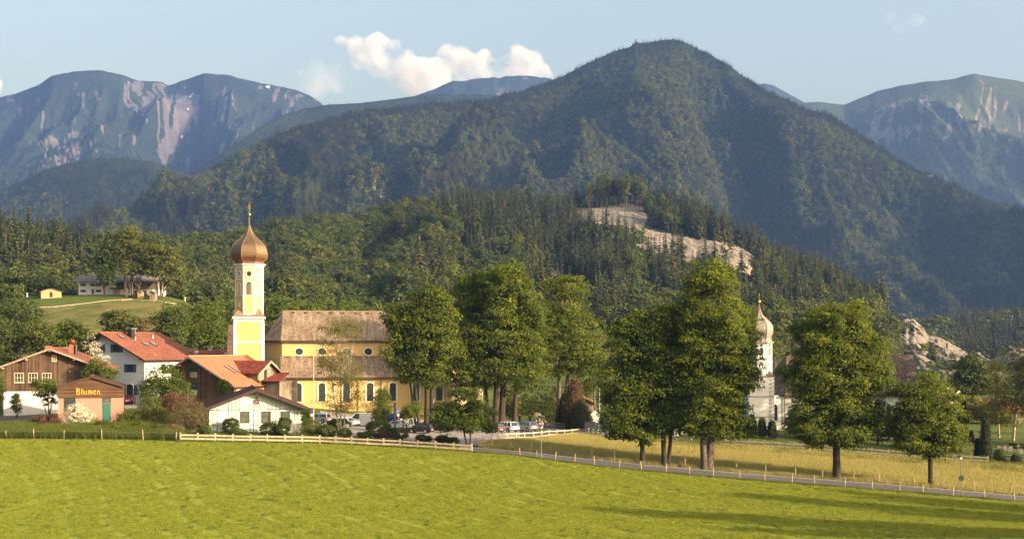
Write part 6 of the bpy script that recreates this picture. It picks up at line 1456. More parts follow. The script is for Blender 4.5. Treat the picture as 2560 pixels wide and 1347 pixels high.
cone_shrub('cypress_tree','dark green conifer leaning against the rusty one on its left',1412,1070,990,50,236,606,M_THUJA,'conifer',.6,90,.28)
cone_shrub('cypress_tree','low dark yew below the rusty conifer',1450,1076,1015,70,228,607,M_THUJA,'conifer',.45,90,.26)
for i,(px,py,pt,w,d,lab) in enumerate([(1880,1085,1040,24,203,'dark churchyard bush at the foot of the white tower'),(1905,1088,1048,22,202,'pointed churchyard bush right of the tower foot'),(1930,1090,1055,22,201,'low churchyard bush before the nave window'),(1850,1088,1058,26,203,'round churchyard bush left of the tower foot'),(1600,1085,1040,60,212,'dark yew hedge behind the first road tree'),(1655,1090,1045,50,210,'dark yew behind the forked road tree'),(1700,1092,1050,50,210,'dark yew behind the bench'),(1735,1092,1040,46,208,'dark yew left behind the massive trunk'),(1810,1092,1055,36,205,'dark yew right behind the massive trunk'),(2500,1150,1128,30,183,'low dark bush by the cemetery wall right of the fence end'),(2540,1160,1140,26,181,'small bush at the right edge by the wall'),(2255,1120,1075,36,198,'dark bush at the far corner of the white church'),(2385,1130,1105,30,196,'dark bush in front of the white wall piece')]):
    cone_shrub('churchyard_bush', lab, px, py, pt, w, d, 620+i, M_HEDGE if i % 2 else M_THUJA, 'bush', .35, 45, .24)
# clipped hedges of the park
def hedge(label, px0, px1, py0, py1, pb0, pb1, d0, d1, seed, leaf=None, th=1.3):
    r = np.random.default_rng(seed); x0 = X(px0, d0); root = thing('clipped_hedge', label, 'hedge', (x0, d0, 0)); n = int((px1-px0)*(pb0-py0)*1.9)+1500
    s = r.random(n); d = d0+(d1-d0)*s; x = X(px0, d0)+(X(px1, d1)-X(px0, d0))*s; zb = Z(pb0+(pb1-pb0)*s, d); zt = Z(py0+(py1-py0)*s, d)
    face = r.random(n) < .6; dep = np.where(face, r.normal(size=n)*.07, r.random(n)*th); z = np.where(face, zb+(zt-zb)*r.random(n), zt+r.normal(size=n)*.06)
    P = np.stack([x-x0, d+dep-d0, z], 1); N = np.where(face[:,None], [0,-1,.2], [0,-.1,1])+r.normal(size=(n,3))*.5
    V, Fq, T = leaf_quads(P, N, .30, r, .7); link('foliage', np_mesh('hedge', V, Fq, leaf or M_HEDGE, False, {'tint': ('POINT', T)}), root)
    m = MB(); b0 = (0,.12,Z(pb0,d0)-.3); 
    m.add([(0,.12,Z(pb0,d0)-.4),(X(px1,d1)-x0,d1-d0+.12,Z(pb1,d1)-.4),(X(px1,d1)-x0,d1-d0+th,Z(pb1,d1)-.4),(0,th,Z(pb0,d0)-.4),(0,.12,Z(py0,d0)-.12),(X(px1,d1)-x0,d1-d0+.12,Z(py1,d1)-.12),(X(px1,d1)-x0,d1-d0+th,Z(py1,d1)-.12),(0,th,Z(py0,d0)-.12)], [(0,3,2,1),(4,5,6,7),(0,1,5,4),(1,2,6,5),(2,3,7,6),(3,0,4,7)])
    part('twig_core', m, M_BARKD, root)
hedge('long clipped hedge with a sunlit top behind the standing people', 1295, 1412, 1008, 1018, 1030, 1036, 252, 252, 701)
hedge('upper clipped hedge terrace behind the long hedge', 1290, 1400, 998, 1008, 1009, 1019, 262, 262, 702, M_HEDGE, 3)
hedge('short clipped hedge beside the flowering bush and the walkers', 1364, 1412, 1035, 1036, 1057, 1060, 241, 241, 703)
hedge('clipped hedge at the cemetery wall near the right edge', 2531, 2600, 1110, 1112, 1133, 1140, 203, 203, 704)
shrub('rose_bush','white flowering bush above the walking people',1349,243,[(1345,1040,8,7),(1356,1042,7,6)],705,M_BLOSSOM,30,24,.3,.16)

for i, (px, d, rx, rz, lf, lab) in enumerate([(255,176,20,14,M_HEDGE,'dark weedy bush on the verge below the kiosk door'),(300,173,24,12,M_ASH,'pale weedy bush on the verge right of the kiosk'),(345,174,26,16,M_LIGHTG,'fresh weedy bush on the verge below the yellowish bush'),(395,172,28,15,M_HEDGE,'dark weedy bush on the verge right of the fresh one'),(432,172,22,17,M_DRY,'dry weedy clump at the end of the verge by the fence'),(60,172,22,8,M_ASH,'low weedy clump on the verge at the left'),(222,171,16,8,M_HEDGE,'small weedy clump in front of the white blossoms')]):
    z = G(X(px,d),d); py = YH-(z-HC)/d*F-rz*.6
    shrub('verge_bush', lab, px, d, [(px,py,rx,rz),(px-rx*.6,py+rz*.3,rx*.6,rz*.6),(px+rx*.7,py+rz*.2,rx*.5,rz*.7)], 800+i, lf, 90, 34, .45, .17, .55)
# ================================================================ fences, cars, people, small things
M_FWOOD = plain('fence_wood', (.52,.42,.31), .85, 0, .3, 3, .4); M_FWOODG = plain('fence_wood_grey', (.34,.29,.24), .85, 0, .3, 3, .4)
M_STAKE = plain('stake_wood', (.42,.33,.24), .9, 0, .3, 4, .4); M_WIRE = paint('fence_wire', (.35,.34,.32), .5, .6)
M_POLE = paint('galvanised_pole', (.16,.17,.17), .5, .5); M_CONC = plain('weathered_wall', (.36,.34,.32), .9, 0, .3, 1.2, .5)
def plank_fence(label, pts, step, hgt, mat, rails=(.78,.36), rh=.2, jit=.03, seed=1):
    # pts: (px, d) corner list; posts every step metres
    r = np.random.default_rng(seed); W = [Vector((X(p,d), d, 0)) for p, d in pts]; root = thing('plank_fence', label, 'fence', (W[0].x, W[0].y, G(W[0].x, W[0].y)))
    z0 = root.location.z; P = []
    for a, b in zip(W[:-1], W[1:]):
        n = max(1, round((b-a).length/step))
        for i in range(n): P.append(a.lerp(b, i/n))
    P.append(W[-1])
    P = [Vector((p.x, p.y, G(p.x, p.y))) for p in P]
    pm = None
    for i, p in enumerate(P):
        j = min(i+1, len(P)-1); k = max(i-1, 0); an = math.atan2((P[j]-P[k]).y, (P[j]-P[k]).x)
        if pm is None: pm = MB().box(-.075,.075,-.06,.06,-.4,hgt).box(-.09,.09,-.075,.075,hgt,hgt+.03).mesh('post', mat)
        o = link('post', pm, root, (p.x-root.location.x, p.y-root.location.y, p.z-z0+r.normal()*.02)); o.rotation_euler = (r.normal()*jit, r.normal()*jit, an)
        if i < len(P)-1:
            q = P[i+1]; L_ = (q-p).length; nrm = Vector((-(q-p).y, (q-p).x, 0)).normalized()*-.085
            for h in rails:
                m = MB(); a = Vector((p.x,p.y,p.z+h*hgt+r.normal()*.012))+nrm-root.location; b = Vector((q.x,q.y,q.z+h*hgt+r.normal()*.02))+nrm-root.location
                sh = (b-a).normalized()*.01; m.bar(a+sh, b-sh, .035, rh); part('rail', m, mat, root)
    return root
plank_fence('pale wooden plank fence with two rails along the edge of the mown meadow', [(451,165.5),(800,165.6),(1000,163.2),(1180,160.3)], 2.2, 1.05, M_FWOOD, seed=1)
plank_fence('two rail fence round the car park ending at the fence corner', [(p, float(far_fence_d(p))) for p in (1190,1208,1228,1245,1267,1290,1311,1333,1354,1372,1392,1411,1430,1448,1470)], 99, 1.05, M_FWOOD, (.86,.34), .13, .02, 2)
plank_fence('grey two rail fence along the churchyard behind the road trees', [(1470,209.5),(1520,200.5),(1800,190.5),(2100,185.5),(2470,179.5)], 2.2, 1.15, M_FWOODG, (.8,.4), .2, seed=3)
plank_fence('low wooden fence behind the short hedge and the walkers', [(1362,232),(1412,231)], 2.2, 1.0, M_FWOODG, (.8,.35), .2, seed=4)
plank_fence('thin rail fence along the lit lawn near the long low house', [(2415,262),(2500,262),(2600,262)], 3.5, 1.0, M_FWOODG, (.85,), .14, seed=5)
plank_fence('pale plank fence running down from the top of the hill meadow on the right', [(307,470),(340,472),(380,470),(420,466),(452,462)], 4.2, 1.0, M_FWOOD, (.85,.4), .28, seed=6) if False else None
def wire_fence(label, spots, dfun, seed, hgt=1.15, wires=(.45,.95), lean=.05):
    r = np.random.default_rng(seed); P = []
    for px in spots: d = dfun(px); x = X(px, d); P.append(Vector((x, d, G(x, d))))
    root = thing('wire_fence', label, 'fence', tuple(P[0])); me = [MB().tube([(0,0,-.3),(0,0,hgt*.98),(0,0,hgt)], [.055,.048,.03], 7).mesh('stake', M_STAKE) for _ in range(1)][0]; tops = []
    for p in P:
        o = link('stake', me, root, p-P[0]); o.rotation_euler = (r.normal()*lean, r.normal()*lean, r.random()*6); o.scale = (1,1,r.uniform(.88,1.1))
    for w in wires:
        m = MB(); m.tube([p-P[0]+Vector((0,0,w)) for p in P], .008, 4, False); part('wire', m, M_WIRE, root)
wire_fence('wire fence on thin stakes between mown meadow and road', [1300,1342,1388,1437,1486,1548,1604,1666,1724,1783,1849,1912,1980,2036,2112,2181,2249,2307,2383,2463,2537,2610], lambda p: float(np.interp(p, E_PX, E_D))+.1, 11)
wire_fence('wire fence on thin stakes along the far side of the road before the tall grass', [1230,1278,1328,1378,1427,1480,1535,1593,1654,1713,1841,1915,1988,2057,2134,2198,2286,2358,2436,2528,2600], lambda p: float(np.interp(p, RF_PX, RF_D))+1.6, 12)
wire_fence('wire fence on pale stakes before the long grass at the left', [-60,15,84,160,255,358,440], lambda p: 166.3, 13, 1.2)
# pale rail line on the farm hill
pts = [(315,752.5,0),(340,752,0),(365,753,0),(395,756,0),(430,760.5,0),(450,765,0)]
def hillpt(px, py):
    best = None
    for v in np.linspace(0.0, .5, 120):
        P_, _ = on_layer(farmhill, [px], [v]); sx, sy = scr(P_[0,0], P_[0,1], P_[0,2])
        if best is None or abs(sy-py) < best[0]: best = (abs(sy-py), P_[0])
    return Vector(best[1])
hp = [hillpt(px, py+2) for px in [] for py in []]
def hill_fence(label, name, pp, mat, hgt, w):
    P = [hillpt(a, b) for a, b in pp]; root = thing(name, label, 'fence', tuple(P[0]))
    for i, p in enumerate(P):
        part('post', MB().box(-.1,.1,-.1,.1,-.3,hgt), mat, root, None, p-P[0])
        if i < len(P)-1: part('rail', MB().bar(p-P[0]+Vector((0,-.13,hgt*.75)), P[i+1]-P[0]+Vector((0,-.13,hgt*.75)), .06, w), mat, root)
hill_fence('pale railing on the crest of the hill meadow below the farmhouse', 'hill_fence', [(306,752),(330,751),(355,752),(385,754.5),(415,758),(450,764)], M_FWOOD, .6, .2)
hill_fence('dark railing climbing the hill meadow from the left', 'hill_fence', [(50,772),(95,771),(140,768.5),(185,764),(230,758.5),(270,754),(303,751.5)], M_FWOODG, .5, .2)
for px, lab in ((68,'white post on the hill left of the small barn'),(101,'white post at the left corner of the small hill barn'),(463,'small white post at the right end of the hilltop')):
    p = hillpt(px, 742 if px < 200 else 748); m = MB().box(-.16,.16,-.16,.16,-.2,1.3).box(-.28,.28,-.28,.28,1.3,1.5); tag(link('hill_post', m.mesh('hill_post', M_TRIM), None, tuple(p)), lab, 'post')

# ---- cars
M_TYRE = paint('tyre_rubber', (.012,.012,.012), .8, spec=.2); M_RIM = paint('alloy_rim', (.45,.46,.48), .3, .8); M_CARGL = glass_mat('car_glass', (.012,.016,.02), .05)
M_TAIL = paint('tail_light_red', (.45,.02,.02), .25); M_HEAD = paint('headlight_clear', (.7,.72,.75), .15); M_PLATE = paint('number_plate', (.75,.73,.66), .5); M_TRIMB = paint('black_car_trim', (.015,.015,.017), .6)
def car_paint(nm, c, metal=.3): return paint('car_paint_'+nm, c, .28, metal, .6)
def make_car(label, cat, loc, rz, pm, kind='suv', scale=1.0, name='parked_car'):
    root = thing(name, label, cat, loc, R(rz)); root.scale = (scale,)*3
    spec = {'suv': dict(L=4.4,W=1.82,zb=.28,zh=.98,zbelt=1.0,zr=1.6,x=(-2.2,-2.12,-1.75,-1.45,.35,1.15,1.75,2.2)), 'hatch': dict(L=3.8,W=1.68,zb=.24,zh=.86,zbelt=.92,zr=1.46,x=(-1.9,-1.84,-1.6,-1.25,.35,1.05,1.5,1.9)),
      'sedan': dict(L=4.6,W=1.8,zb=.24,zh=.84,zbelt=.9,zr=1.38,x=(-2.3,-2.25,-1.4,-.75,.45,1.25,1.8,2.3)), 'van': dict(L=5.2,W=1.95,zb=.3,zh=1.1,zbelt=1.15,zr=2.0,x=(-2.6,-2.58,-2.5,-2.42,1.2,2.0,2.3,2.6)),
      'roadster': dict(L=4.1,W=1.75,zb=.2,zh=.75,zbelt=.78,zr=1.18,x=(-2.05,-2.0,-1.3,-.7,.25,.8,1.4,2.05))}[kind]
    x = spec['x']; W = spec['W']; zb, zh, zbt, zr = spec['zb'], spec['zh'], spec['zbelt'], spec['zr']; wr = .33 if kind != 'van' else .35
    wx = (x[0]+.82, x[-1]-.85)
    def arch(cx): return [(cx+(wr+.07)*math.cos(a), wr+(wr+.07)*math.sin(a)) for a in np.linspace(math.pi, 0, 8)]
    bot = [(x[0]+.05, zb+.12), (x[0]+.2, zb)]
    for cx in wx: bot += [(cx-wr-.07, zb)]+[(a, max(b, zb)) for a, b in arch(cx)]+[(cx+wr+.07, zb)]
    outl = bot+[(x[-1]-.12, zb), (x[-1], zb+.15), (x[-1], zh-.22), (x[-1]-.25, zh-.06), (x[5], zbt), (x[2], zbt+.02), (x[0]+.08, zbt-.02), (x[0], zh-.15)]
    q = []
    for p in outl:
        if not q or (abs(p[0]-q[-1][0])+abs(p[1]-q[-1][1])) > .004: q.append(p)
    import bmesh
    me = MB().prism(q, 'y', -W/2, W/2).mesh('body', pm); bm = bmesh.new(); bm.from_mesh(me)
    ed = [e for e in bm.edges if abs(e.verts[0].co.y-e.verts[1].co.y) < 1e-4 and max(e.verts[0].co.z, e.verts[1].co.z) > zb+.35 and abs(e.calc_face_angle(0)) > .5]
    bmesh.ops.bevel(bm, geom=ed, offset=.07, segments=2, affect='EDGES'); bm.to_mesh(me); bm.free()
    link('body', me, root)
    hw0, hw1 = W/2-.09, W/2-.27
    low = [(x[1]+.05,zbt-.01),(x[5],zbt-.01)]; top = [(x[2] if kind != 'sedan' else x[3],zr-.06),(x[4],zr-.06)]
    if kind == 'sedan': low = [(x[2],zbt),(x[5],zbt)]
    if kind == 'roadster': low = [(x[2],zbt),(x[5],zbt)]; top = [(x[3],zr-.05),(x[4],zr-.05)]
    V = [(low[0][0],-hw0,low[0][1]),(low[1][0],-hw0,low[1][1]),(low[1][0],hw0,low[1][1]),(low[0][0],hw0,low[0][1]),(top[0][0],-hw1,top[0][1]),(top[1][0],-hw1,top[1][1]),(top[1][0],hw1,top[1][1]),(top[0][0],hw1,top[0][1])]
    BF = [(0,3,2,1),(4,5,6,7),(0,1,5,4),(1,2,6,5),(2,3,7,6),(3,0,4,7)]
    part('windows', MB().add(V, BF), M_CARGL, root)
    rf = MB().add([(top[0][0]-.06,-hw1-.03,zr-.07),(top[1][0]+.08,-hw1-.03,zr-.07),(top[1][0]+.08,hw1+.03,zr-.07),(top[0][0]-.06,hw1+.03,zr-.07),(top[0][0]+.1,-hw1+.12,zr),(top[1][0]-.15,-hw1+.12,zr),(top[1][0]-.15,hw1-.12,zr),(top[0][0]+.1,hw1-.12,zr)], BF)
    for s in (-1, 1):
        for a, b in ((V[0],V[4]),(V[1],V[5])): rf.bar((a[0],s*abs(a[1])*1.01,a[2]),(b[0],s*abs(b[1])*1.02,b[2]), .08, .1)
        xm = (low[0][0]+low[1][0])/2; rf.bar((xm,s*hw0*1.01,zbt),(xm,s*hw1*1.02,zr-.06), .06, .08)
        if kind in ('van','suv'): xm = low[0][0]+.95; rf.bar((xm,s*hw0*1.01,zbt),(xm,s*hw1*1.02,zr-.06), .06, .22 if kind == 'suv' else .1)
    part('roof', rf, pm, root)
    if kind == 'van': part('side_panels', MB().box(-2.3,.35,-W/2+.02,-W/2+.1,1.1,1.9).box(-2.3,.35,W/2-.1,W/2-.02,1.1,1.9), pm, root)
    for cx in wx:
        for s in (-1, 1):
            w = part('wheel', MB().tube([(cx,s*(W/2-.02),wr),(cx,s*(W/2-.22),wr)], wr, 16), M_TYRE, root); rm = MB().tube([(cx,s*(W/2-.01),wr),(cx,s*(W/2-.05),wr)], wr*.62, 12)
            part('rim', rm, M_RIM, w)
    for s in (-1, 1):
        part('tail_light', MB().cbox((x[0]-.01,s*(W/2-.24),zh-.1),(.05,.34,.17) if kind != 'van' else (.05,.14,.4)), M_TAIL, root)
        part('headlight', MB().cbox((x[-1]-.06,s*(W/2-.28),zh-.24),(.12,.4,.15)), M_HEAD, root)
        part('wing_mirror', MB().cbox((x[5]-.3,s*(W/2+.06),zbt+.06),(.12,.2,.14)), pm, root)
    part('number_plate', MB().cbox((x[0]-.012,0,zh-.3),(.02,.5,.11)), M_PLATE, root)
    part('bumper', MB().cbox((x[0]+.02,0,zb+.14),(.1,W-.1,.2)).cbox((x[-1]-.03,0,zb+.14),(.1,W-.1,.18)), M_TRIMB if kind != 'roadster' else pm, root)
    return root
def ground_at(px, py, lo=165, hi=260):
    d = dist_for(px, py, lo, hi); x = X(px, d); return (x, d, G(x, d)+.055), d
PW, PS, PK, PB, PR, PG = car_paint('white', (.72,.72,.70), 0), car_paint('silver', (.42,.47,.52), .7), car_paint('black', (.012,.014,.018)), car_paint('dark_blue', (.012,.025,.06)), car_paint('red', (.30,.015,.02)), car_paint('graphite', (.05,.055,.06))
for px, py, rz, pm, kind, sc, lab in (
 (1313,1078,132,PS,'suv',1,'silver blue compact car, rightmost in the parked row'), (1264,1080,134,PW,'suv',1.02,'white car parked left of the silver blue one'), (1232,1081,134,PG,'hatch',1.0,'dark grey car half behind the slanting tree, left of the white one'),
 (1050,1083,165,PK,'hatch',1.0,'black hatchback nearest the plank fence'), (1094,1080,160,PB,'sedan',1,'dark blue car behind the black hatchback'), (1078,1070,150,PR,'hatch',1,'red car beyond the dark blue one'),
 (998,1072,-18,PS,'roadster',1.1,'low silver open car right of the large ball bush'), (975,1058,150,PB,'suv',1.0,'dark blue car behind the young green tree'), (1012,1058,160,PW,'sedan',1,'white car behind the dark sign pillar'),
 (1190,1068,118,PG,'suv',1,'dark car under the low spreading tree'), (1160,1066,118,PW,'hatch',1,'pale car hidden deep behind the low spreading tree')):
    loc, d = ground_at(px, py); make_car(lab, 'car', loc, rz, pm, kind, sc)
loc, d = ground_at(862, 1066); make_car('white car with its tail beside the van, behind the birch', 'car', loc, 150, PW, 'sedan', 1.0)
loc, d = ground_at(912, 1066); make_car('white panel van parked with its rear to the right', 'van', loc, 152, PW, 'van', 1.05, 'parked_van')
loc = (X(322,215), 215, G(X(322,215),215)+.05); make_car('dark red car parked before the white farmhouse', 'car', loc, 100, PR, 'sedan', 1)
loc = (X(797,205), 205, G(X(797,205),205)+.05); make_car('light car hidden behind the bushes left of the birch', 'car', loc, 160, PS, 'hatch', 1)

# ---- people
M_SKIN = plain('skin', (.50,.31,.22), .6, 0, .1, 6, 0); M_HAIR = plain('hair_brown', (.05,.03,.02), .8, 0, .2, 9, 0); M_HAIRG = plain('hair_grey', (.35,.32,.29), .8, 0, .2, 9, 0)
def skin_mesh(verts, edges, rad, mat, sub=1):
    me = bpy.data.meshes.new('tmp'); me.from_pydata(verts, edges, []); o = bpy.data.objects.new('tmp', me); COL.objects.link(o)
    sk = o.modifiers.new('s', 'SKIN'); sb = o.modifiers.new('u', 'SUBSURF'); sb.levels = sub
    for i, v in enumerate(me.skin_vertices[0].data): v.radius = (rad[i],)*2 if not hasattr(rad[i], '__len__') else rad[i]; v.use_root = (i == 0)
    dg = bpy.context.evaluated_depsgraph_get(); m2 = bpy.data.meshes.new_from_object(o.evaluated_get(dg)); bpy.data.objects.remove(o); m2.materials.clear(); m2.materials.append(mat)
    m2.polygons.foreach_set('use_smooth', [True]*len(m2.polygons)); return m2
def person(label, loc, rz, h, top, leg, hair, stride=.25, arm=.2, bare_leg=False, bag=None, shoes=None):
    root = thing('person', label, 'person', loc, R(rz)); k = h/1.75
    def s(p): return tuple(c*k for c in p)
    # facing -y; x is the figure's side
    J = [(0,0,.95),(0,-.01,1.15),(0,0,1.36),(0,0,1.48),(0,-.02,1.56),(0,-.03,1.64),(0,-.02,1.74),
         (.1,0,.92),(.11,-stride*.45,.5),(.11,-stride,.08),(.11,-stride-.14,.04),(-.1,0,.92),(-.11,stride*.25,.5),(-.11,stride*.9,.1),(-.11,stride*.9-.14,.04),
         (.19,0,1.40),(.26,arm*.5,1.12),(.27,arm*.2-.08,.86),(.27,arm*.1-.1,.77),(-.19,0,1.40),(-.26,-arm*.6,1.13),(-.27,-arm*1.1,.90),(-.27,-arm*1.2,.81)]
    E = [(0,1),(1,2),(2,3),(3,4),(4,5),(5,6),(0,7),(7,8),(8,9),(9,10),(0,11),(11,12),(12,13),(13,14),(2,15),(15,16),(16,17),(17,18),(2,19),(19,20),(20,21),(21,22)]
    r = [(.15,.10),(.13,.09),(.16,.10),.055,.07,.095,.06,.09,.062,.042,.035,.09,.062,.042,.035,.062,.045,.032,.028,.062,.045,.032,.028]
    r = [tuple(c*k for c in a) if hasattr(a, '__len__') else a*k for a in r]
    link('body', skin_mesh([s(p) for p in J], E, r, M_SKIN), root)
    def sub(idx, edges, grow, mat, nm):
        mp = {a: i for i, a in enumerate(idx)}; rr_s = [(tuple(c+grow*k for c in r[a]) if hasattr(r[a], '__len__') else r[a]+grow*k) for a in idx]
        link(nm, skin_mesh([s(J[a]) for a in idx], [(mp[a], mp[b]) for a, b in edges], rr_s, mat), root)
    sub([0,1,2,15,16,17,19,20,21], [(0,1),(1,2),(2,15),(15,16),(16,17),(2,19),(19,20),(20,21)], .022, top, 'jacket')
    if bare_leg: sub([0,7,8,11,12], [(0,7),(7,8),(0,11),(11,12)], .03, leg, 'shorts')
    else: sub([0,7,8,9,11,12,13], [(0,7),(7,8),(8,9),(0,11),(11,12),(12,13)], .02, leg, 'trousers')
    hm = MB(); hm.smooth = True; hm.lathe([(.02*k,.0),(.085*k,.03*k),(.105*k,.09*k),(.10*k,.15*k),(.06*k,.2*k),(.01*k,.215*k)], 12, (0,.015*k,1.60*k)); part('hair', hm, hair, root)
    part('shoes', MB().cbox(s((.11,-stride-.08,.04)), s((.1,.27,.08))).cbox(s((-.11,stride*.9-.08,.05)), s((.1,.27,.08))), M_BLACK, root)
    if bag: part('bag', MB().cbox(s((.0,.17,1.22)), s((.32,.16,.42))), bag, root)
    return root
C_ = lambda n, c: plain('cloth_'+n, c, .85, 0, .2, 8, .2)
CB, CN, CL, CK, CR = C_('black',(.02,.02,.022)), C_('navy',(.02,.03,.07)), C_('light_blue',(.35,.48,.55)), C_('khaki',(.30,.27,.2)), C_('rust',(.28,.09,.04))
for px, py, rz, h, top, leg, hair, st, bl, bg, lab in (
 (1299.5,1057,160,1.68,CB,CB,M_HAIR,.28,False,None,'person in dark clothes walking beside the small round headed tree'), (1324.5,1060,10,1.8,CB,CN,M_HAIR,.05,False,None,'slim person in black standing alone before the long hedge'),
 (1341,1074,175,1.75,CN,CL,M_HAIR,.2,True,None,'walker with dark top and light blue shorts at the left of the group'), (1349,1073,20,1.72,CN,CK,M_HAIRG,.12,True,None,'walker with dark blue top under the white flowering bush'),
 (1355,1076,180,1.6,CK,CB,M_HAIRG,.15,False,None,'walker in khaki top in the middle of the group'), (1364,1075,200,1.7,CR,CB,M_HAIR,.25,False,CB,'walker in rust brown top with a dark bag at the right of the group')):
    loc, d = ground_at(px, py, 190, 250); person(lab, loc, rz, h, top, leg, hair, st, .2, bl, bg)

# ---- lamps, signs, poles
def lamp(label, px, pyb, pyt, lo, hi, lean=0, sign=False):
    (x, y, z), d = ground_at(px, pyb, lo, hi); h = (pyb-pyt)*d/F; root = thing('street_lamp', label, 'street lamp', (x,y,z)); root.rotation_euler = (0, R(lean), 0)
    part('pole', MB().tube([(0,0,-.2),(0,0,.9),(0,0,.95),(0,0,h)], [.065,.06,.045,.04], 10), M_POLE, root)
    lh = MB(); lh.lathe([(.05,h-.25),(.16,h-.15),(.34,h-.02),(.36,h+.04),(.1,h+.12)], 14); part('lamp_head', lh, M_POLE, root)
    part('lamp_glass', MB().lathe([(.12,h-.34),(.2,h-.16),(.19,h-.12)], 12), M_HEAD, root)
    if sign: part('round_sign', MB().tube([(0,-.05,h*.46),(0,-.075,h*.46)], .30, 20), M_TRIMB, root, 'dark back of a round traffic sign')
lamp('grey street lamp at the bend of the road left of the road trees', 1353, 1148, 1064, 150, 172)
lamp('slightly leaning street lamp carrying the back of a round sign', 2405, 1243, 1141, 140, 160, -2.5, True)
def pole(label, px, pyb, pyt, d, mat, rad=.05, name='flag_pole'):
    z = Z(pyb, d); h = (pyb-pyt)*d/F; root = thing(name, label, 'pole', (X(px,d), d, z)); part('mast', MB().tube([(0,0,-.5),(0,0,h*.5),(0,0,h)], [rad,rad*.8,rad*.55], 8), mat, root); part('knob', MB().lathe([(.02,h),(.06,h+.04),(.06,h+.1),(.02,h+.14)], 8), M_GOLD, root); return root
pole('pale slender flag pole at the right corner of the bank', 784, 1062, 884, 177.5, M_FWOOD, .07); pole('white flag pole between the dark conifer and the first road tree', 1499, 1025, 946, 258, M_TRIM, .07)
M_BLUE = paint('sign_blue', (.02,.10,.42), .4); M_SBLUE = paint('info_board_glass', (.42,.55,.62), .25); M_NAVY = paint('totem_navy', (.02,.03,.06), .5)
d = 178.2; root = thing('no_parking_sign', 'round blue sign with red edge on the pole by the bank corner', 'sign', (X(779.5,d), d, Z(1056,d))); hh = (1056-1026)*d/F
part('pole', MB().tube([(0,0,-.4),(0,0,hh+.3)], .03, 8), M_POLE, root); sg_ = part('sign_plate', MB().tube([(0,-.04,hh),(0,-.06,hh)], .3, 20), M_SIGNR, root); part('sign_face', MB().tube([(0,-.061,hh),(0,-.066,hh)], .23, 20), M_BLUE, sg_)
part('red_bar', MB().bar((-.17,-.07,hh+.17),(.17,-.07,hh-.17), .01, .05), M_SIGNR, sg_)
part('white_plate', MB().box(-.2,.2,-.06,-.035,hh-.75,hh-.4), M_TRIM, root)
d = 186; root = thing('sign_pillar', 'tall dark information pillar in the middle of the car park', 'sign', (X(987,d), d, Z(1076,d))); part('pillar', MB().box(-.16,.16,-.1,.1,-.3,(1076-1007)*d/F), M_NAVY, root); part('cap', MB().box(-.19,.19,-.13,.13,(1076-1007)*d/F+.002,(1076-1007)*d/F+.06), M_BLACK, root)
d = 184.5; root = thing('parking_sign', 'small blue and white parking sign on a thin post', 'sign', (X(995.5,d), d, Z(1075,d))); z1, z0 = (1075-1024)*d/F, (1075-1034)*d/F
part('post', MB().tube([(0,0,-.3),(0,0,z0)], .03, 8), M_POLE, root); pl = part('sign_plate', MB().box(-.17,.17,-.03,0,z0,z1), M_BLUE, root); part('letter', MB().box(-.07,-.03,-.04,-.031,z0+.1,z1-.08).box(-.03,.07,-.04,-.031,z1-.13,z1-.08).box(.03,.07,-.04,-.031,z0+.32,z1-.13).box(-.03,.07,-.04,-.031,z0+.27,z0+.32), M_TRIM, pl, 'white letter P'); part('lower_plate', MB().box(-.17,.17,-.035,0,z0-.32,z0-.02), M_TRIM, root)
d = 232; root = thing('information_board', 'light blue information board with dark frame beside the central trunks', 'sign', (X(1246,d), d, Z(1058,d))); z1, z0 = (1058-1022)*d/F, (1058-1044)*d/F; w = 10*d/F
for s in (-1, 1): part('post', MB().box(s*w-.06,s*w+.06,-.06,.06,-.4,z1+.1), M_NAVY, root)
part('frame', MB().box(-w-.02,w+.02,-.05,.03,z1-.08,z1+.06).box(-w-.02,w+.02,-.05,.03,z0-.06,z0), M_NAVY, root); part('panel', MB().box(-w+.065,w-.065,-.035,.02,z0+.002,z1-.082), M_SBLUE, root)
part('map_sheet', MB().box(-w*.7,w*.1,-.045,-.036,z0+.2,z1-.3).box(w*.2,w*.8,-.045,-.036,z0+.4,z1-.25), M_FRAMEW, root)
d = 210; root = thing('notice_sign', 'small white notice on a post under the dark trees by the nave', 'sign', (X(1081,d), d, Z(1060,d))); part('post', MB().tube([(0,0,-.3),(0,0,3.6)], .04, 8), M_POLE, root); part('sign_plate', MB().box(-.25,.25,-.06,-.03,3.4,4.0), M_TRIM, root)
d = 250; root = thing('pergola', 'pale wooden pergola standing above the hedges', 'pergola', (X(1298,d), d, Z(1004,d))); hh = 14*d/F
for a in (-.5, .1): part('post', MB().box(a,a+.12,-.06,.06,-.3,hh), M_FRAMEW, root)
part('beam', MB().box(-1.2,.3,-.07,.07,hh+.002,hh+.14), M_FRAMEW, root)
# bench
(x, y, z), d = ground_at(1720, 1172, 150, 166); d = 159.6; x = X(1721, d); z = G(x, d); root = thing('park_bench', 'brown wooden bench facing away between forked tree and massive trunk', 'bench', (x, d, z), R(-6))
M_BENCH = plain('bench_wood', (.20,.12,.06), .75, 0, .3, 4)
for i in range(3): part('seat_slat', MB().box(-.95,.95,-.52+i*.15,-.40+i*.15,.44,.475), M_BENCH, root)
for zz in (.60,.80): part('back_slat', MB().box(-.97,.97,-.05,-.015,zz,zz+.12), M_BENCH, root)
for s in (-.7,.7): part('leg', MB().box(s-.05,s+.05,-.54,-.46,-.2,.44).box(s-.05,s+.05,-.10,-.052,-.2,.93).box(s-.05,s+.05,-.455,-.105,.36,.435), M_CONC, root)
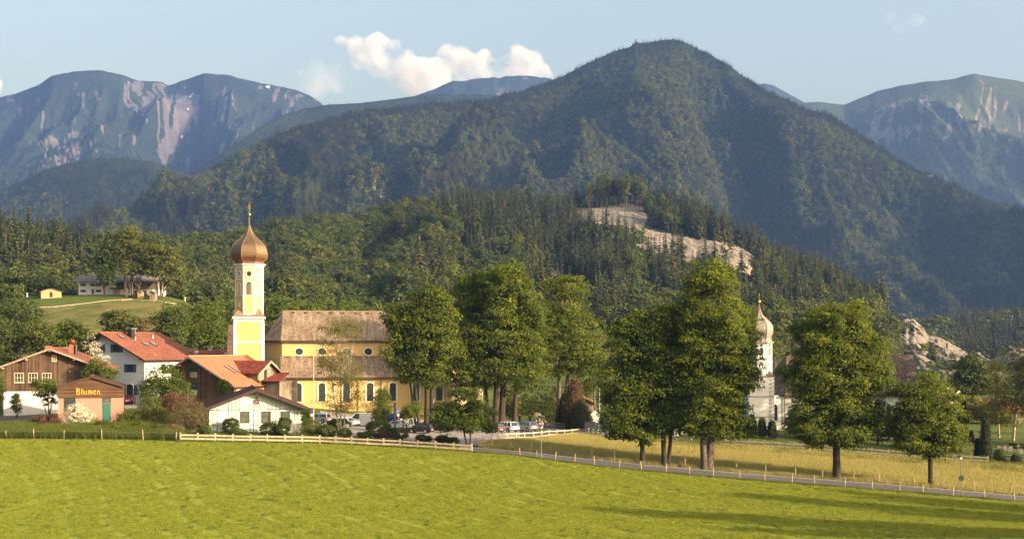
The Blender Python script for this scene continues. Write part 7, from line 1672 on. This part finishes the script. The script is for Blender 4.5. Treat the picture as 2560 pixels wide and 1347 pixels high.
# walls
def wall_run(name, label, pts, mat, cap, th=.3, cat='wall'):
    root = thing(name, label, cat, (X(pts[0][0],pts[0][1]), pts[0][1], 0)); ox, oy = root.location.x, root.location.y
    for (a, da, ta, ba), (b, db, tb, bb) in zip(pts[:-1], pts[1:]):
        A, B = (X(a,da)-ox, da-oy), (X(b,db)-ox, db-oy)
        V = [(A[0],A[1],Z(ba,da)-.5),(B[0],B[1],Z(bb,db)-.5),(B[0],B[1]+th,Z(bb,db)-.5),(A[0],A[1]+th,Z(ba,da)-.5),(A[0],A[1],Z(ta,da)),(B[0],B[1],Z(tb,db)),(B[0],B[1]+th,Z(tb,db)),(A[0],A[1]+th,Z(ta,da))]
        part('wall_section', MB().add(V, [(0,3,2,1),(4,5,6,7),(0,1,5,4),(1,2,6,5),(2,3,7,6),(3,0,4,7)]), mat, root)
        if cap: part('coping', MB().bar((A[0],A[1]+th/2,Z(ta,da)+.05),(B[0],B[1]+th/2,Z(tb,db)+.05), th+.14, .09), cap, root)
    return root
M_COPE = plain('coping_tiles', (.20,.09,.06), .85, 0, .3, 3)
wall_run('cemetery_wall', 'low grey cemetery wall at the right edge', [(2508,184,1138,1155),(2640,181,1147,1164)], M_CONC, M_ZINC)
wall_run('cemetery_wall', 'white wall piece behind the smallest road tree', [(2384,207,1112,1128),(2440,206,1112,1128)], M_WHITEP, M_COPE)
wall_run('cemetery_wall', 'back wall of the cemetery with dark coping behind the column shaped thuja', [(2480,216,1108,1133),(2535,215,1110,1135)], M_CONC, M_COPE)
wall_run('garden_wall', 'bluish rendered wall with brown coping beside the dark conifers', [(1462,224,1055,1074),(1489,222,1055,1076)], M_GREYP, M_COPE)
wall_run('churchyard_wall', 'white wall seen below the crown of the first road tree', [(1496,212,1052,1082),(1530,208,1054,1088)], M_WHITEP, M_COPE)
wall_run('churchyard_wall', 'low wall in front of the white church', [(1700,213,1062,1085),(1880,211,1066,1090)], M_WHITEP, M_COPE)
d = 236; x = X(1487,d); tag(link('garden_kiosk', MB().prism([(-.9,0),(.9,0),(.9,1.4),(0,2.1),(-.9,1.4)], 'y', 0, 2).mesh('garden_kiosk', M_WHITEP), None, (x, d, Z(1052,d)-.2)), 'tiny white gabled hut above the bluish wall', 'hut')
# gravestones and crosses
M_STONE = plain('grave_stone', (.13,.125,.12), .7, 0, .3, 4); M_ROSE = plain('rose_granite', (.38,.22,.17), .6, 0, .3, 4)
gs = [(1710,1074,206,'s'),(1745,1070,207,'c'),(1840,1076,205,'c'),(1852,1072,205,'s'),(1862,1078,204,'s'),(1868,1070,206,'c'),(1874,1079,204,'s'),(1868,1096,199,'c'),(2498,1128,200,'s'),(2512,1128,199,'s'),(2526,1129,198,'s'),(2545,1131,197,'c'),(2552,1136,196,'s'),(1552,1078,212,'s'),(1690,1082,205,'s')]
lb = ['gravestone left behind the massive trunk','thin cross behind the massive trunk','cross at the left of the tower foot graves','pale gravestone next to the leftmost tower cross','rose gravestone before the white tower','tall cross before the white tower','pale gravestone right of the tall cross','black iron cross by the grey fence','gravestone right of the column shaped thuja','gravestone in the middle of the right cemetery','gravestone with flowers near the right hedge','cross near the right hedge','square gravestone at the far right','gravestone behind the first road tree','gravestone behind the bench']
for (px, py, d, k), l_ in zip(gs, lb):
    z = Z(py+4, d); root = thing('grave_cross' if k == 'c' else 'gravestone', l_, 'cross' if k == 'c' else 'gravestone', (X(px,d), d, z))
    if k == 'c': part('shaft', MB().box(-.06,.06,-.05,.05,-.5,1.7), M_BLACK if 'iron' in l_ else M_STONE, root); part('arm', MB().box(-.36,-.061,-.05,.05,1.15,1.28).box(.061,.36,-.05,.05,1.15,1.28), M_BLACK if 'iron' in l_ else M_STONE, root)
    else: part('stone', MB().prism([(-.35,0),(.35,0),(.35,.95),(.2,1.15),(-.2,1.15),(-.35,.95)], 'y', -.1, .1), M_ROSE if 'rose' in l_ else M_STONE, root); part('plinth', MB().box(-.48,.48,-.18,.18,-.5,-.001), M_CONC, root)

# off to the right: meadow shadow trees, then others added to shade the church
for i, (x, y, h, lab) in enumerate([(73,105,18.5,'nearest'),(66,84,20,'second'),(80,93,16,'third'),(88,114,19,'fourth'),(72,72,18,'fifth'),(96,104,21,'sixth'),(85,182,26,'added shade tree, seventh'),(81,190,26,'added shade tree, eighth'),(83,200,26,'added shade tree, ninth'),(88,207,27,'added shade tree, tenth'),(104,198,26,'added shade tree, eleventh'),(96,210,25,'added shade tree, twelfth'),(110,218,26,'added shade tree, thirteenth')]):
    z = G(x, y); r = np.random.default_rng(900+i); bl = [(0,0,h*.66,h*.2,h*.2,h*.3),(r.normal(),r.normal(),h*.5,h*.22,h*.22,h*.2),(r.normal()*1.5,1,h*.8,h*.13,h*.13,h*.16)]
    make_tree('maple_tree', 'roadside maple beyond the right picture edge, '+lab+' of that row', 'tree', (x, y, z), bl, [((0,0,-.3),(0,0,h*.85),.45)], M_MAPLE, M_BARKD, 220, 36, 1.2, .5, 910+i, 8, .5, 'roadside maples beyond the right edge')

# ---------------------------------------------------------------- grass
M_GRS = leaf_mat('grass_blades_mown', (.09,.13,.012), (.19,.225,.020), (.33,.34,.05), .38, .5)
M_GRT = leaf_mat('grass_blades_tall', (.19,.175,.055), (.33,.29,.10), (.48,.42,.18), .35, .5)
M_GRV = leaf_mat('grass_blades_verge', (.035,.06,.008), (.08,.105,.016), (.17,.17,.035), .35, .5)
def tuft(seed, n, rad, h, w, mat, lean=.35):
    r = np.random.default_rng(seed); V = []; Fq = []; T = []
    for i in range(n):
        a, q = r.random()*6.28, rad*r.random()**.5; b = np.array([q*math.cos(a), q*math.sin(a), 0]); dr = r.random()*6.28; s = np.array([math.cos(dr), math.sin(dr), 0])*w; hh = h*r.uniform(.6,1.15); ln = np.array([r.normal(), r.normal(), 0])*lean*hh
        k = len(V); V += [b-s, b+s, b+s*.5+ln*.5+[0,0,hh*.6], b-s*.5+ln*.5+[0,0,hh*.6]]; Fq.append([k,k+1,k+2,k+3]); V += [b-s*.5+ln*.5+[0,0,hh*.6], b+s*.5+ln*.5+[0,0,hh*.6], b+ln+[0,0,hh], b+ln+[0,0,hh]]; Fq.append([k+4,k+5,k+6,k+7]); T += [r.random()]*8
    return np_mesh('grass_tuft', np.array(V), np.array(Fq), mat, False, {'tint': ('POINT', np.array(T))})
def grass(name, label, me, n, px0, px1, nearf, farf, seed, dens=None, smin=.6, smax=1.3, lane=False):
    r = np.random.default_rng(seed); px = r.uniform(px0, px1, n); a, b = nearf(px), farf(px); u = r.random(n); d = a+(b-a)*u
    x = X(px, d); s = r.uniform(smin, smax, n)*(.7+.6*fbm(x/3, d/3, 3, seed)); keep = r.random(n) < (d/d.max())**1.0
    if lane:
        cs, sn = math.cos(R(24)), math.sin(R(24)); q = np.sin(2*math.pi*(x*cs+d*sn+2*fbm(x/30,d/30,2,5)*3)/3.1); keep &= ~((q > .70) & (fbm(x/4,d/5,3,7) > .47) & (r.random(n) < .9))
    if dens is not None: keep &= dens(x, d, r)
    x, d, s = x[keep], d[keep], s[keep]; z = Gz(x, d)+.02; src = link('grass_tuft', me, None, (x[0], d[0], z[0])); src['kind'] = 'stuff'; src['label'] = 'tuft of '+label
    return gn_forest(name, np.stack([x,d,z],-1), s, s, r.random(len(x))*6.28, np.zeros(len(x), int), [src], label, 'grass')
grass('meadow_grass', 'short mown yellow green grass of the foreground meadow', tuft(1, 14, .20, .15, .014, M_GRS, .6), 170000, -60, 2620, lambda p: p*0+93., lambda p: np.interp(p, E_PX, E_D)-.3, 71, lane=True)
grass('tall_grass', 'tall ripe yellow grass between road and churchyard fence', tuft(2, 14, .28, .48, .013, M_GRT, .3), 60000, 1200, 2620, lambda p: np.interp(p, RF_PX, RF_D)+1.0, lambda p: far_fence_d(p)-1.5, 72)
grass('verge_grass', 'dark green tall grass on the verge before kiosk and bushes', tuft(3, 16, .28, .75, .018, M_GRV, .3), 16000, -60, 452, lambda p: p*0+166.4, lambda p: np.interp(p, [0,95,100,460], [182,182,181,178]), 73, smin=.35, smax=1.45)
grass('fence_grass', 'unmown green grass strip along the plank fence and the road edge', tuft(4, 12, .2, .18, .014, M_GRV, .4), 9000, 440, 2620, lambda p: np.interp(p, E_PX, E_D)-.35, lambda p: np.interp(p, E_PX, E_D)+.25, 74)
grass('churchyard_grass', 'green grass strip in front of the churchyard fence', tuft(5, 12, .28, .45, .016, M_GRV, .3), 14000, 1470, 2620, lambda p: far_fence_d(p)-8, lambda p: far_fence_d(p)+4, 75)

grass('meadow_weeds', 'scattered darker weed clumps standing in the mown meadow', tuft(6, 18, .22, .24, .02, M_GRV, .5), 1200, -60, 2620, lambda p: p*0+93., lambda p: np.interp(p, E_PX, E_D)-.5, 76, smin=.4, smax=1.4)
